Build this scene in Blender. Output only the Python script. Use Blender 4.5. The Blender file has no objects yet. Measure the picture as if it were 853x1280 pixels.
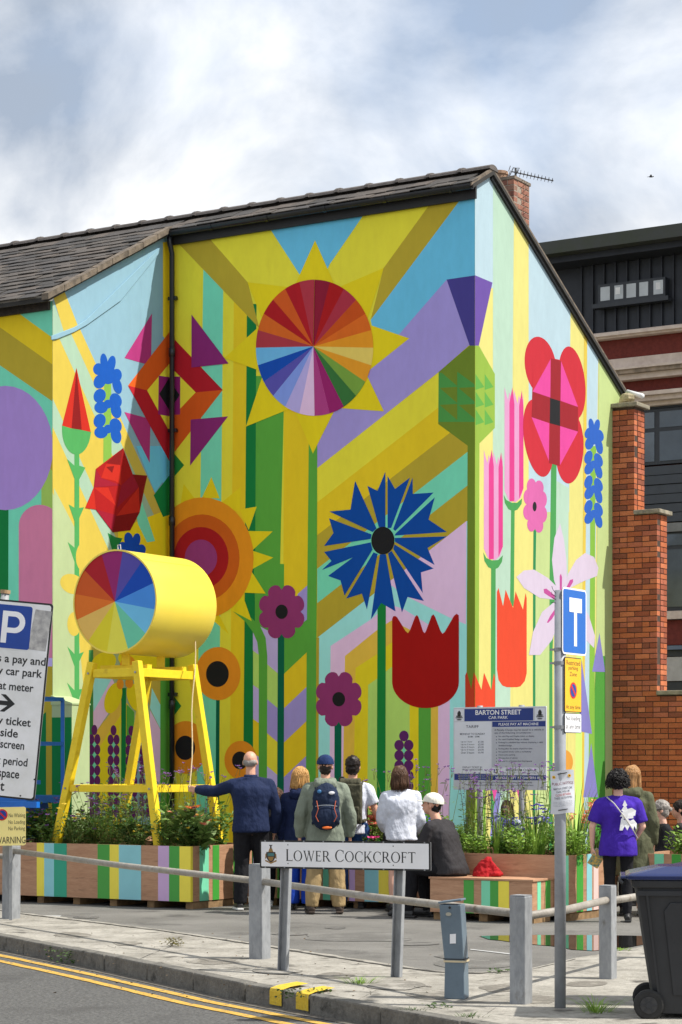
import bpy, bmesh, math, random
from mathutils import Vector, Matrix, noise
from mathutils.geometry import tessellate_polygon
random.seed(7)
R = math.radians
scene = bpy.context.scene
col = scene.collection

# ------------------------------------------------------------------ camera
FPX = 2700.0; CX = 426.5; HY = 957.0; CH = 1.63        # focal length and horizon, in photo pixels; eye height in metres
cam_d = bpy.data.cameras.new('camera'); cam = bpy.data.objects.new('camera', cam_d); col.objects.link(cam)
cam.location = (0, 0, CH); cam.rotation_euler = (R(90), 0, 0)
cam_d.sensor_fit = 'VERTICAL'; cam_d.sensor_height = 36.0; cam_d.lens = FPX/1280*36
cam_d.shift_y = (HY-640)/1280; cam_d.clip_start = 0.1; cam_d.clip_end = 3000
scene.camera = cam

# ------------------------------------------------------------------ light
SUN_AZ = R(-10.5); SUN_EL = R(53)                       # azimuth from +X towards +Y
sdir = Vector((math.cos(SUN_AZ)*math.cos(SUN_EL), math.sin(SUN_AZ)*math.cos(SUN_EL), math.sin(SUN_EL)))
sun_d = bpy.data.lights.new('sun', 'SUN'); sun_d.energy = 3.5; sun_d.angle = R(0.6); sun_d.color = (1, .95, .87)
sun = bpy.data.objects.new('sun', sun_d); col.objects.link(sun)
sun.rotation_euler = sdir.to_track_quat('Z', 'Y').to_euler(); sun.location = (30, -10, 40)
w = bpy.data.worlds.new('World'); scene.world = w; w.use_nodes = True
nt = w.node_tree; N = nt.nodes; L = nt.links; N.clear()
wo = N.new('ShaderNodeOutputWorld'); bg = N.new('ShaderNodeBackground'); L.new(bg.outputs[0], wo.inputs[0])
bg.inputs[1].default_value = 0.138
sky = N.new('ShaderNodeTexSky'); sky.sky_type = 'NISHITA'; sky.sun_disc = False
sky.sun_elevation = SUN_EL; sky.sun_rotation = R(90)-SUN_AZ; sky.dust_density = 1.5
tc = N.new('ShaderNodeTexCoord')
mp = N.new('ShaderNodeMapping'); mp.inputs['Location'].default_value = (0.3595, 3.5768, -0.8925); mp.inputs['Scale'].default_value = (1.0, 1.0, 1.45); L.new(tc.outputs['Generated'], mp.inputs[0])
def wn(scale, detail, rough, dist=0.0):
    n = N.new('ShaderNodeTexNoise'); n.inputs['Scale'].default_value = scale; n.inputs['Detail'].default_value = detail
    n.inputs['Roughness'].default_value = rough; n.inputs['Distortion'].default_value = dist
    L.new(mp.outputs[0], n.inputs['Vector']); return n
def wramp(src, stops):
    r = N.new('ShaderNodeValToRGB'); L.new(src, r.inputs[0]); e = r.color_ramp.elements
    e[0].position, e[0].color = stops[0][0], (*stops[0][1], 1); e[1].position, e[1].color = stops[1][0], (*stops[1][1], 1)
    for p, c in stops[2:]: x = e.new(p); x.color = (*c, 1)
    return r
n1 = wn(5.0, 8, .50, .3); n2 = wn(6.0, 9, .55, .35)
cover = wramp(n1.outputs['Fac'], [(0.30, (.62, .62, .62)), (0.52, (1, 1, 1))])
shade = wramp(n2.outputs['Fac'], [(0.36, (1.9, 2.25, 2.8)), (0.50, (3.7, 3.88, 4.15)), (0.62, (5.5, 5.5, 5.5))])
mx = N.new('ShaderNodeMix'); mx.data_type = 'RGBA'
L.new(cover.outputs[0], mx.inputs[0]); L.new(sky.outputs[0], mx.inputs[6]); L.new(shade.outputs[0], mx.inputs[7])
L.new(mx.outputs[2], bg.inputs[0])
scene.view_settings.view_transform = 'Standard'; scene.view_settings.look = 'None'
scene.view_settings.exposure = 0.70; scene.view_settings.gamma = 1.0
scene.view_settings.use_curve_mapping = False
scene.render.engine = 'CYCLES'

# ------------------------------------------------------------------ helpers
def lin(c): return tuple(((x/255)/12.92 if x/255 <= .04045 else ((x/255+.055)/1.055)**2.4) for x in c)
MATS = {}
def mat(name, rgb, rough=.6, var=.08, vscale=6.0, bump=0.0, bscale=60.0, metal=0.0, coat=0.0, spec=.5, rgb2=None, detail=5, trans=0.0, stretch=None):
    """procedural material: linear colour with noise variation and fine relief"""
    if name in MATS: return MATS[name]
    m = bpy.data.materials.new(name); m.use_nodes = True; t = m.node_tree; n = t.nodes; l = t.links
    b = n['Principled BSDF']; b.inputs['Roughness'].default_value = rough; b.inputs['Metallic'].default_value = metal
    b.inputs['Specular IOR Level'].default_value = spec
    if coat: b.inputs['Coat Weight'].default_value = coat; b.inputs['Coat Roughness'].default_value = .15
    co = n.new('ShaderNodeTexCoord'); vec = co.outputs['Object']
    if stretch:
        mpn = n.new('ShaderNodeMapping'); mpn.inputs['Scale'].default_value = stretch; l.new(vec, mpn.inputs[0]); vec = mpn.outputs[0]
    nz = n.new('ShaderNodeTexNoise'); nz.inputs['Scale'].default_value = vscale; nz.inputs['Detail'].default_value = detail
    nz.inputs['Roughness'].default_value = .62; l.new(vec, nz.inputs['Vector'])
    rp = n.new('ShaderNodeValToRGB'); l.new(nz.outputs['Fac'], rp.inputs[0])
    c2 = rgb2 if rgb2 else tuple(min(1, x*(1+var)) for x in rgb)
    c1 = rgb if rgb2 else tuple(x*(1-var) for x in rgb)
    rp.color_ramp.elements[0].position = .36; rp.color_ramp.elements[0].color = (*c1, 1)
    rp.color_ramp.elements[1].position = .64; rp.color_ramp.elements[1].color = (*c2, 1)
    l.new(rp.outputs[0], b.inputs['Base Color'])
    if trans:
        tr = n.new('ShaderNodeBsdfTranslucent'); l.new(rp.outputs[0], tr.inputs[0]); ms = n.new('ShaderNodeMixShader')
        ms.inputs[0].default_value = trans; out = n['Material Output']
        l.new(b.outputs[0], ms.inputs[1]); l.new(tr.outputs[0], ms.inputs[2]); l.new(ms.outputs[0], out.inputs[0])
    if bump:
        nb = n.new('ShaderNodeTexNoise'); nb.inputs['Scale'].default_value = bscale; nb.inputs['Detail'].default_value = 4
        l.new(vec, nb.inputs['Vector']); bp = n.new('ShaderNodeBump'); bp.inputs['Strength'].default_value = min(1, bump)
        bp.inputs['Distance'].default_value = .01; l.new(nb.outputs['Fac'], bp.inputs['Height']); l.new(bp.outputs[0], b.inputs['Normal'])
    MATS[name] = m; return m

def weathered(name, c1, c2, c3, s1, s2, s3, thr=(.58, .66), rough=.9, bump=.6, bs=45, spec=.3, stretch=None):
    """two tones mottled at a large and a small scale, with a third colour breaking through in patches"""
    if name in MATS: return MATS[name]
    m = bpy.data.materials.new(name); m.use_nodes = True; t = m.node_tree; n = t.nodes; l = t.links; b = n['Principled BSDF']
    b.inputs['Roughness'].default_value = rough; b.inputs['Specular IOR Level'].default_value = spec
    co = n.new('ShaderNodeTexCoord'); vec = co.outputs['Object']
    if stretch:
        q = n.new('ShaderNodeMapping'); q.inputs['Scale'].default_value = stretch; l.new(vec, q.inputs[0]); vec = q.outputs[0]
    def nz(s, d=6, r=.6):
        x = n.new('ShaderNodeTexNoise'); x.inputs['Scale'].default_value = s; x.inputs['Detail'].default_value = d; x.inputs['Roughness'].default_value = r; l.new(vec, x.inputs['Vector']); return x.outputs['Fac']
    def rng(src, a, b_):
        x = n.new('ShaderNodeMapRange'); x.inputs[1].default_value = a; x.inputs[2].default_value = b_; l.new(src, x.inputs[0]); return x.outputs[0]
    a1 = rng(nz(s1, 8), .35, .65); a2 = rng(nz(s2, 4), .3, .7); mm = n.new('ShaderNodeMath'); mm.operation = 'MULTIPLY_ADD'; mm.inputs[1].default_value = .5; l.new(a1, mm.inputs[0])
    m2 = n.new('ShaderNodeMath'); m2.operation = 'MULTIPLY'; m2.inputs[1].default_value = .5; l.new(a2, m2.inputs[0]); l.new(m2.outputs[0], mm.inputs[2])
    x1 = n.new('ShaderNodeMix'); x1.data_type = 'RGBA'; l.new(mm.outputs[0], x1.inputs[0]); x1.inputs[6].default_value = (*c1, 1); x1.inputs[7].default_value = (*c2, 1)
    x2 = n.new('ShaderNodeMix'); x2.data_type = 'RGBA'; l.new(rng(nz(s3, 10, .68), *thr), x2.inputs[0]); l.new(x1.outputs[2], x2.inputs[6]); x2.inputs[7].default_value = (*c3, 1)
    l.new(x2.outputs[2], b.inputs['Base Color'])
    bp = n.new('ShaderNodeBump'); bp.inputs['Strength'].default_value = bump; bp.inputs['Distance'].default_value = .012; l.new(nz(bs, 5), bp.inputs['Height']); l.new(bp.outputs[0], b.inputs['Normal'])
    MATS[name] = m; return m
WM = {}                                                  # world matrices of what has been built
def place(o, M, parent=None):
    col.objects.link(o); WM[o.name] = M.copy()
    if parent is not None:
        o.parent = parent; o.matrix_parent_inverse = WM[parent.name].inverted()
    o.matrix_basis = M
    return o
def tag(o, label, cat, group=None):
    o['label'] = label; o['category'] = cat
    if group: o['group'] = group
    return o
def struct(o): o['kind'] = 'structure'; return o
def thing(name, label, cat, loc=(0, 0, 0), rotz=0.0, group=None):
    o = bpy.data.objects.new(name, None); o.empty_display_size = .2
    place(o, Matrix.Translation(loc) @ Matrix.Rotation(rotz, 4, 'Z')); return tag(o, label, cat, group)

class MB:
    def __init__(s): s.v = []; s.f = []
    def add(s, vs, fs):
        k = len(s.v); s.v += [tuple(x) for x in vs]; s.f += [tuple(i+k for i in f) for f in fs]; return s
    def box(s, c, size, u=(1, 0, 0), v=(0, 1, 0), n=(0, 0, 1)):
        c = Vector(c); u = Vector(u)*size[0]/2; v = Vector(v)*size[1]/2; n = Vector(n)*size[2]/2
        vs = [c+a*u+b*v+d*n for d in (-1, 1) for b in (-1, 1) for a in (-1, 1)]
        return s.add(vs, [(0, 2, 3, 1), (4, 5, 7, 6), (0, 1, 5, 4), (2, 6, 7, 3), (0, 4, 6, 2), (1, 3, 7, 5)])
    def bar(s, a, b, wd, dp, up=(0, 0, 1)):
        a = Vector(a); b = Vector(b); d = b-a; n = d.normalized(); u = Vector(up).cross(n)
        if u.length < 1e-5: u = Vector((1, 0, 0)).cross(n)
        u.normalize(); v = n.cross(u)
        return s.box((a+b)/2, (wd, dp, d.length), u, v, n)
    def poly(s, pts): return s.add(pts, [tuple(range(len(pts)))])
    def prism(s, pts, d):
        d = Vector(d); k = len(pts); P = [Vector(p) for p in pts]
        fs = [tuple(range(k-1, -1, -1)), tuple(range(k, 2*k))]+[(i, (i+1) % k, k+(i+1) % k, k+i) for i in range(k)]
        return s.add(P+[p+d for p in P], fs)
    def tube(s, pts, rad, n=8, caps=True, sq=(1, 1)):
        P = [Vector(p) for p in pts]; k = len(P)
        if not hasattr(rad, '__len__'): rad = [rad]*k
        vs = []; ref = None
        for i in range(k):
            t = (P[min(i+1, k-1)]-P[max(i-1, 0)]).normalized()
            if ref is None: ref = Vector((0, 0, 1)) if abs(t.z) < .9 else Vector((1, 0, 0))
            u = (ref-t*ref.dot(t)); u.normalize(); v = t.cross(u); ref = u
            for j in range(n):
                a = 2*math.pi*j/n; vs.append(P[i]+u*math.cos(a)*rad[i]*sq[0]+v*math.sin(a)*rad[i]*sq[1])
        fs = [(i*n+j, i*n+(j+1) % n, (i+1)*n+(j+1) % n, (i+1)*n+j) for i in range(k-1) for j in range(n)]
        if caps: fs += [tuple(range(n-1, -1, -1)), tuple((k-1)*n+j for j in range(n))]
        return s.add(vs, fs)
    def capsule(s, a, b, ra, rb, n=10):
        a = Vector(a); b = Vector(b); d = (b-a)
        if d.length < 1e-6: d = Vector((0, 0, 1e-3))
        d.normalize(); P = []; r = []
        for q in (-1, -.8, -.5): P.append(a+d*ra*q); r.append(max(.02*ra, ra*math.sqrt(max(0, 1-q*q))))
        P += [a, b]; r += [ra, rb]
        for q in (.5, .8, 1): P.append(b+d*rb*q); r.append(max(.02*rb, rb*math.sqrt(max(0, 1-q*q))))
        return s.tube(P, r, n)
    def ell(s, c, r, n=14, m=9, rot=None):
        c = Vector(c); vs = []; fs = []
        for i in range(m+1):
            p = math.pi*i/m
            for j in range(n):
                a = 2*math.pi*j/n
                q = Vector((r[0]*math.sin(p)*math.cos(a), r[1]*math.sin(p)*math.sin(a), r[2]*math.cos(p)))
                if rot: q = rot @ q
                vs.append(c+q)
        for i in range(m):
            for j in range(n): fs.append((i*n+j, (i+1)*n+j, (i+1)*n+(j+1) % n, i*n+(j+1) % n))
        return s.add(vs, fs)
    def loft(s, rings, n=16):
        """rings: (centre, rx, ry) horizontal ellipses"""
        vs = []; k = len(rings)
        for c, rx, ry in rings:
            for j in range(n):
                a = 2*math.pi*j/n; e = .85
                ca, sa = math.cos(a), math.sin(a)
                vs.append((c[0]+rx*math.copysign(abs(ca)**e, ca), c[1]+ry*math.copysign(abs(sa)**e, sa), c[2]))
        fs = [(i*n+j, i*n+(j+1) % n, (i+1)*n+(j+1) % n, (i+1)*n+j) for i in range(k-1) for j in range(n)]
        fs += [tuple(range(n-1, -1, -1)), tuple((k-1)*n+j for j in range(n))]
        return s.add(vs, fs)
    def mesh(s, name, m=None, smooth=False):
        me = bpy.data.meshes.new(name); me.from_pydata(s.v, [], s.f); me.validate(); me.update()
        if m: me.materials.append(m)
        if smooth:
            for p in me.polygons: p.use_smooth = True
        return me
def obj(name, mb, m, parent=None, M=None, smooth=False, bevel=0.0, seg=2):
    me = mb.mesh(name, m, smooth) if isinstance(mb, MB) else mb
    o = bpy.data.objects.new(name, me)
    place(o, M if M is not None else Matrix.Identity(4), parent)
    if bevel:
        b = o.modifiers.new('bevel', 'BEVEL'); b.width = bevel; b.segments = seg; b.limit_method = 'ANGLE'; b.angle_limit = R(40)
    if smooth:
        try: o.data.shade_smooth()
        except Exception: pass
    return o
def local(o, parent):                                    # child given in its parent's own coordinates
    return o
def child(name, mb, m, parent, smooth=False, bevel=0.0):
    """a part whose vertices are in the parent's local frame"""
    return obj(name, mb, m, parent, WM[parent.name], smooth, bevel)

# pixel -> world
def ray(px, py): return Vector(((px-CX)/FPX, 1.0, (HY-py)/FPX))
def on_ground(px, py, z=0.0):
    d = ray(px, py); t = (z-CH)/d.z; return Vector((d.x*t, t, z))
def at_depth(px, py, Y): d = ray(px, py); return Vector((d.x*Y, Y, CH+d.z*Y))

# ------------------------------------------------------------------ town grid
E1 = Vector((-.854, .520, 0)); E2 = Vector((.520, .854, 0)); UP = Vector((0, 0, 1))
E1.normalize(); E2 = Vector((-E1.y*-1, 0, 0)); E2 = Vector((E1.y, -E1.x, 0))
COR = Vector((1.681, 27.1, 0))
def H(s, t, z): return COR+E1*s+E2*t+UP*z               # house coordinates: s along the front to the left, t to the back

# lettering: one flat mesh per text, fitted into a box of its panel
class Frame:
    """a flat panel: origin, right, up, normal towards the reader"""
    def __init__(s, o, u, v):
        s.o = Vector(o); s.u = Vector(u).normalized(); s.v = Vector(v).normalized(); s.n = s.u.cross(s.v)
    def P(s, x, y, d=0.0): return s.o+s.u*x+s.v*y+s.n*d
    def plate(s, name, x0, y0, x1, y1, d0, d1, m, parent, r=0.0, bevel=0.0):
        pts = []
        if r <= 0: pts = [(x0, y0), (x1, y0), (x1, y1), (x0, y1)]
        else:
            for cx, cy, a0 in ((x1-r, y0+r, -90), (x1-r, y1-r, 0), (x0+r, y1-r, 90), (x0+r, y0+r, 180)):
                for k in range(5): a = R(a0+22.5*k); pts.append((cx+r*math.cos(a), cy+r*math.sin(a)))
        mb = MB().prism([s.P(x, y, d0) for x, y in pts], s.n*(d1-d0))
        return obj(name, mb, m, parent, bevel=bevel)
    def shape(s, name, pts, d, m, parent, th=.0008):
        tris = tessellate_polygon([[Vector((x, y, 0)) for x, y in pts]])
        mb = MB().add([s.P(x, y, d) for x, y in pts], tris)
        me = mb.mesh(name, m); 
        return obj(name, orient(me, s.n), None, parent)
    def text(s, name, body, x0, y0, x1, y1, d, m, parent, bold=0.0):
        me0 = text_mesh(body, bold)
        xs = [v.co.x for v in me0.vertices]; ys = [v.co.y for v in me0.vertices]
        ax, bx, ay, by = min(xs), max(xs), min(ys), max(ys)
        sx = (x1-x0)/(bx-ax); sy = (y1-y0)/(by-ay)
        me = me0.copy(); me.name = name
        for v in me.vertices: v.co = s.P(x0+(v.co.x-ax)*sx, y0+(v.co.y-ay)*sy, d)
        me.materials.clear(); me.materials.append(m); me.update()
        return obj(name, me, None, parent)
def orient(me, n):
    me.update()
    if len(me.polygons) and sum((p.normal.dot(n)*p.area for p in me.polygons)) < 0: me.flip_normals()
    return me
TXT = {}
def text_mesh(body, bold=0.0):
    if (body, bold) in TXT: return TXT[(body, bold)]
    cu = bpy.data.curves.new('lettering', 'FONT'); cu.body = body; cu.resolution_u = 3; cu.offset = bold
    o = bpy.data.objects.new('lettering_source', cu); col.objects.link(o)
    dg = bpy.context.evaluated_depsgraph_get(); me = bpy.data.meshes.new_from_object(o.evaluated_get(dg))
    bpy.data.objects.remove(o); bpy.data.curves.remove(cu); TXT[(body, bold)] = me; return me

# ------------------------------------------------------------------ common materials
GALV = weathered('galvanised_steel', (.19, .20, .212), (.37, .383, .395), (.15, .14, .125), 7, 26, 9, (.60, .74), .55, .2, 40, .6, (1, 1, .45))
BLACKP = mat('black_plastic', (.012, .013, .015), .4, .2, 5, bump=.1, bscale=30)
# ================================================================== ground
TARMAC = weathered('tarmac', (.115, .11, .10), (.245, .236, .216), (.09, .086, .08), .9, 60, 1.3, (.55, .68), .9, .8, 110)
def road_material():
    m = weathered('road_asphalt', (.035, .034, .033), (.17, .168, .16), (.075, .073, .07), 34, 46, 1.0, (.52, .66), .9, 1.0, 48)
    return m
CONC = weathered('pavement_concrete', (.19, .176, .15), (.47, .445, .39), (.10, .093, .08), 2.2, 24, 3.0, (.55, .66), .95, 1.0, 38)
KERB = weathered('kerb_stone', (.10, .095, .085), (.22, .21, .185), (.06, .057, .05), 4, 30, 5, (.55, .68), .95, 1.0, 35)
YEL = weathered('yellow_road_paint', (.46, .27, .045), (.66, .42, .09), (.11, .10, .085), 8, 40, 16, (.56, .62), .85, .8, 50)
WHT = mat('worn_white_paint', (.30, .30, .29), .8, rgb2=(.5, .5, .49), vscale=10, bump=.3)
MOSS = mat('weed_leaf', (.06, .11, .025), .7, .35, 30, trans=.25)
g = struct(obj('ground', MB().poly([(-900, -300, -.2), (900, -300, -.2), (900, 1800, -.2), (-900, 1800, -.2)]), TARMAC))
# kerb line, traced on the pavement level and carried on past the frame
kl = [on_ground(0, 1172), on_ground(150, 1200.6), on_ground(299, 1231.6), on_ground(511, 1268.7)]
d0 = (kl[0]-kl[2]).normalized(); d1 = (kl[3]-kl[2]).normalized()
KL = [kl[0]+d0*16]+kl+[kl[3]+d1*3, kl[3]+d1*7+Vector((.6, 0, 0))]
def off(line, dist, z):                                  # offset to the road side (front-left of the line)
    out = []
    for i, p in enumerate(line):
        t = (line[min(i+1, len(line)-1)]-line[max(i-1, 0)]); t.z = 0; t.normalize()
        n = Vector((t.y, -t.x, 0)); q = p+n*dist; out.append(Vector((q.x, q.y, z)))
    return out
def strip(a, b):
    mb = MB(); k = len(a)
    mb.add(list(a)+list(b), [(i, i+1, k+i+1, k+i) for i in range(k-1)]); return mb
RZ = -.115
# which side is the road?  towards the camera
t_ = (KL[3]-KL[2]).normalized(); side = 1 if Vector((t_.y, -t_.x, 0)).dot(Vector((0, -1, 0))) > 0 else -1
far = off(KL, side*40, RZ)
struct(obj('road', strip(off(KL, side*.001, RZ), far), road_material()))
# the raised pavement with a broken back edge, and the car park behind it
bp = [(900, 1166), (778, 1190), (720, 1199), (664, 1212), (600, 1217), (545, 1215), (490, 1207), (400, 1193), (299, 1177), (200, 1163), (110, 1152), (28, 1142)]
BE = [on_ground(x, y) for x, y in bp]
back = [BE[0]+Vector((4, 3, 0))]+BE+[BE[-1]+d0*16]
def jag(pts, amp, step=.12):
    out = []
    for a, b in zip(pts[:-1], pts[1:]):
        k = max(1, int((b-a).length/step))
        for i in range(k):
            p = a.lerp(b, i/k); nz_ = noise.noise(p*3.1)*amp+noise.noise(p*11)*amp*.4
            out.append(p+Vector((nz_*.5, nz_, 0)))
    return out+[pts[-1]]
front = off(KL, -side*.125, 0)
pv = front+[Vector((p.x, p.y, 0)) for p in jag(back, .07)]
def flat(name, pts, z, m, parent=None):
    tris = tessellate_polygon([[Vector((p.x, p.y, 0)) for p in pts]])
    me = MB().add([(p.x, p.y, z) for p in pts], tris).mesh(name, m)
    return obj(name, orient(me, UP), None, parent)
pav = struct(flat('pavement', pv, .012, CONC))
cp = off(KL, -side*.06, 0)
carpark = struct(flat('car_park', [KL[0]+Vector((-40, 60, 0))]+cp+[cp[-1]+Vector((60, -4, 0)), Vector((80, 140, 0)), Vector((-60, 140, 0))], 0.0, TARMAC))
# kerb stones, one by one
kerb = struct(bpy.data.objects.new('kerb', None)); place(kerb, Matrix.Identity(4))
def along(line, dd):
    acc = 0
    for a, b in zip(line[:-1], line[1:]):
        l_ = (b-a).length
        if acc+l_ >= dd: return a.lerp(b, (dd-acc)/l_), (b-a).normalized()
        acc += l_
    return line[-1], (line[-1]-line[-2]).normalized()
tot = sum((b-a).length for a, b in zip(KL[:-1], KL[1:])); dd = 10.2; ki = 0
while dd < tot-.9:
    p, t = along(KL, dd+.457); n = Vector((t.y, -t.x, 0))*side
    c = p-n*.0625+UP*(-.062+random.uniform(-.004, .004))
    obj('kerb_stone', MB().box(c, (.908+random.uniform(-.012, 0), .125, .17), t, n, UP), KERB, kerb, bevel=.014)
    dd += .914
# double yellow lines and the two bars on the kerb
yl = struct(bpy.data.objects.new('double_yellow_lines', None)); place(yl, Matrix.Identity(4))
for a_, b_ in ((.19, .275), (.40, .485)):
    fine = []
    for a, b in zip(KL[:-1], KL[1:]):
        for i in range(14): fine.append(a.lerp(b, i/14))
    fine.append(KL[-1]); A = off(fine, side*a_, RZ+.005); B = off(fine, side*b_, RZ+.005)
    for i in range(len(A)):
        A[i] += Vector((0, noise.noise(A[i]*4)*.02, 0)); B[i] += Vector((0, noise.noise(B[i]*5)*.02, 0))
    obj('yellow_line', strip(A, B), YEL, yl)
GUT = mat('gutter_grit', (.16, .14, .11), .95, rgb2=(.07, .065, .06), vscale=22, bump=1, bscale=50, detail=9)
struct(obj('gutter_grit', strip(off(KL, side*.005, RZ+.004), off(KL, side*.11, RZ+.004)), GUT))
YB = weathered('kerb_bar_paint', (.56, .38, .03), (.72, .52, .05), (.20, .185, .15), 9, 40, 14, (.60, .66), .8, .8, 45)
best = min(range(400), key=lambda i: (along(KL, 10+i*.03)[0]-on_ground(342, 1240)).length)
for dd_ in (0, .37):
    p, t = along(KL, 10+best*.03+dd_); n = Vector((t.y, -t.x, 0))*side
    mb = MB(); a = p+t*.085; b = p-t*.085; bd = -Vector((.45, .89, 0))
    prof = [(-.40, .0325), (-.12, .0335), (.004, .022), (.011, .0), (.011, -.095)]
    for (o1, z1), (o2, z2) in zip(prof[:-1], prof[1:]):
        q1 = bd*o1 if o1 < 0 else n*o1
        q1, q2 = (bd*-o1*-1 if o1 < 0 else n*o1), (bd*-o2*-1 if o2 < 0 else n*o2)
        mb.poly([a+q1+UP*z1, b+q1+UP*z1, b+q2+UP*z2, a+q2+UP*z2])
    tag(obj('kerb_mark', mb, YB), 'yellow loading bar painted across the kerb below the street nameplate', 'road marking', 'yellow bars on the kerb')
# pavement joints (open cracks filled with dirt), patches and an old white line
CRK = mat('joint_dirt', (.05, .047, .04), .95, .3, 20, bump=.5)
def crack(pxs, wd, name='pavement_joint', m=CRK, z=.0165):
    P = jag([on_ground(*p) for p in pxs], .025, .06); A = []; B = []
    for i, p in enumerate(P):
        w_ = wd*(.5+abs(noise.noise(p*9))*1.2); A.append(Vector((p.x-w_*.3, p.y-w_, z))); B.append(Vector((p.x+w_*.3, p.y+w_, z)))
    return struct(obj(name, strip(A, B), m))
crack([(168, 1204), (188, 1195), (207, 1188), (228, 1180)], .02)
crack([(440, 1257), (470, 1240), (502, 1232), (540, 1236)], .016)
crack([(606, 1272), (626, 1258), (640, 1252)], .02)
crack([(520, 1262), (560, 1246), (600, 1228), (640, 1222)], .012)
crack([(300, 1180), (400, 1196), (490, 1210), (545, 1217), (600, 1219), (664, 1214), (720, 1201)], .035, 'pavement_edge_dirt', CRK, .0165)
crack([(-20, 1137), (28, 1144), (110, 1154), (200, 1165), (300, 1180)], .03, 'pavement_edge_dirt', CRK, .0165)
PATCH = weathered('repair_patch', (.13, .122, .105), (.30, .28, .245), (.36, .34, .30), 5, 30, 4, (.5, .62), .95, 1.0, 40)
def blob(name, cx, cy, rx, ry, z, m, sd, k=26, kind='structure'):
    pts = []
    for i in range(k):
        a = 2*math.pi*i/k; q = 1+.35*noise.noise(Vector((math.cos(a)*1.3+sd, math.sin(a)*1.3, sd)))
        pts.append(on_ground(cx+rx*q*math.cos(a), cy+ry*q*math.sin(a)))
    o = flat(name, pts, z, m); o['kind'] = kind; return o
blob('repair_patch', 494, 1234, 34, 6, .0175, PATCH, 2.1)
blob('repair_patch', 345, 1216, 30, 4, .0175, PATCH, 5.1)
blob('repair_patch', 600, 1205, 50, 6, .004, weathered('old_tarmac_patch', (.10, .096, .088), (.20, .193, .177), (.22, .212, .195), 1.5, 60, 2.0, (.5, .62), .9, .8, 100), 9.3)
blob('repair_patch', 450, 1172, 70, 6, .004, MATS['old_tarmac_patch'], 3.3)
struct(obj('worn_bay_line', strip([on_ground(45, 1145.5, .005), on_ground(75, 1146, .005)], [on_ground(45, 1144, .005), on_ground(77, 1144.4, .005)]), WHT))
struct(obj('worn_bay_line', strip([on_ground(588, 1187, .005), on_ground(655, 1195, .005)], [on_ground(588, 1186, .005), on_ground(655, 1193.4, .005)]), WHT))
rc = random.Random(31)
for k in range(15):                                      # hairline cracks wandering over the concrete
    x_ = rc.uniform(20, 640); y_ = 1180+(x_/640)*42+rc.uniform(-8, 16); pts_ = [(x_, y_)]
    for j in range(rc.randint(2, 4)): x_ += rc.uniform(-26, 26); y_ += rc.uniform(-6, 7); pts_.append((x_, y_))
    kd = min((along(KL, 8+j*.2)[0]-on_ground(*pts_[-1])).length for j in range(75)); 
    if all(y > 1172+(x*.199 if x < 299 else 59+(x-299)*.175)-34 and y < 1172+(x*.199 if x < 299 else 59+(x-299)*.175)-4 for x, y in pts_): crack(pts_, .006, 'pavement_crack', CRK, .0162)
STN = weathered('pavement_stain', (.13, .12, .10), (.24, .22, .19), (.30, .28, .24), 8, 40, 6, (.5, .62), .9, .8, 40)
for k, (x_, y_, a_, b_) in enumerate(((90, 1170, 26, 3), (270, 1204, 30, 4), (420, 1222, 24, 4), (545, 1247, 34, 5), (628, 1238, 26, 5), (160, 1181, 18, 2.5), (676, 1252, 22, 5), (735, 1232, 24, 4))): blob('pavement_stain', x_, y_, a_, b_, .0148, STN, 11.7+k*3.1, 34)
OIL = weathered('oil_stain', (.09, .086, .08), (.16, .154, .142), (.20, .193, .177), 4, 30, 5, (.45, .6), .85, .8, 90)
for k, (x_, y_, a_, b_) in enumerate(((110, 1147, 16, 1.6), (365, 1168, 22, 2), (420, 1160, 12, 1.4), (520, 1180, 26, 2.4), (560, 1196, 16, 2))): blob('oil_stain', x_, y_, a_, b_, .0048, OIL, 41.7+k*3.1, 30)
# puddle
pm = bpy.data.materials.new('puddle_water'); pm.use_nodes = True; b = pm.node_tree.nodes['Principled BSDF']
b.inputs['Base Color'].default_value = (.02, .02, .018, 1); b.inputs['Roughness'].default_value = .03; b.inputs['Specular IOR Level'].default_value = .9
b.inputs['IOR'].default_value = 1.6
pts = [(598, 1171), (625, 1170), (670, 1169.5), (730, 1169.5), (790, 1170), (830, 1172), (822, 1178), (780, 1186), (742, 1189), (715, 1187.5), (690, 1183), (660, 1181), (640, 1178), (612, 1175)]
pud = flat('puddle', jag([on_ground(*p) for p in pts+pts[:1]], .05, .15)[:-1], .006, pm); struct(pud)

# ================================================================== the painted house
PAINT_STEP = .0003
house = thing('mural_house', 'tall rendered house end covered in a bright geometric flower mural', 'house', H(0, 0, 0))
SL = .53; RT = .40; RZT = 9.12                           # roof pitch, ridge position and height at wall level
S1 = 4.72; T1 = -2.52; GT = 4.55; SE = 10.5
def wz(t): return RZT-abs(t-RT)*SL                       # wall-top height under the roof
RENDER = mat('painted_render', lin((226, 214, 90)), .75, .05, 2.0, bump=.35, bscale=25)
def wallbox(name, pts, dn, m=RENDER): return obj(name, MB().prism(pts, dn), m, house)
WALLS = {}
def frame_wall(name, o, u, poly, thick):
    fr = Frame(o, u, UP); p3 = [fr.P(x, y) for x, y in poly]
    w_ = wallbox(name, p3, fr.n*-thick)
    WALLS[name] = (fr, poly, w_, []); return w_
FRH = wz(0)
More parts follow.
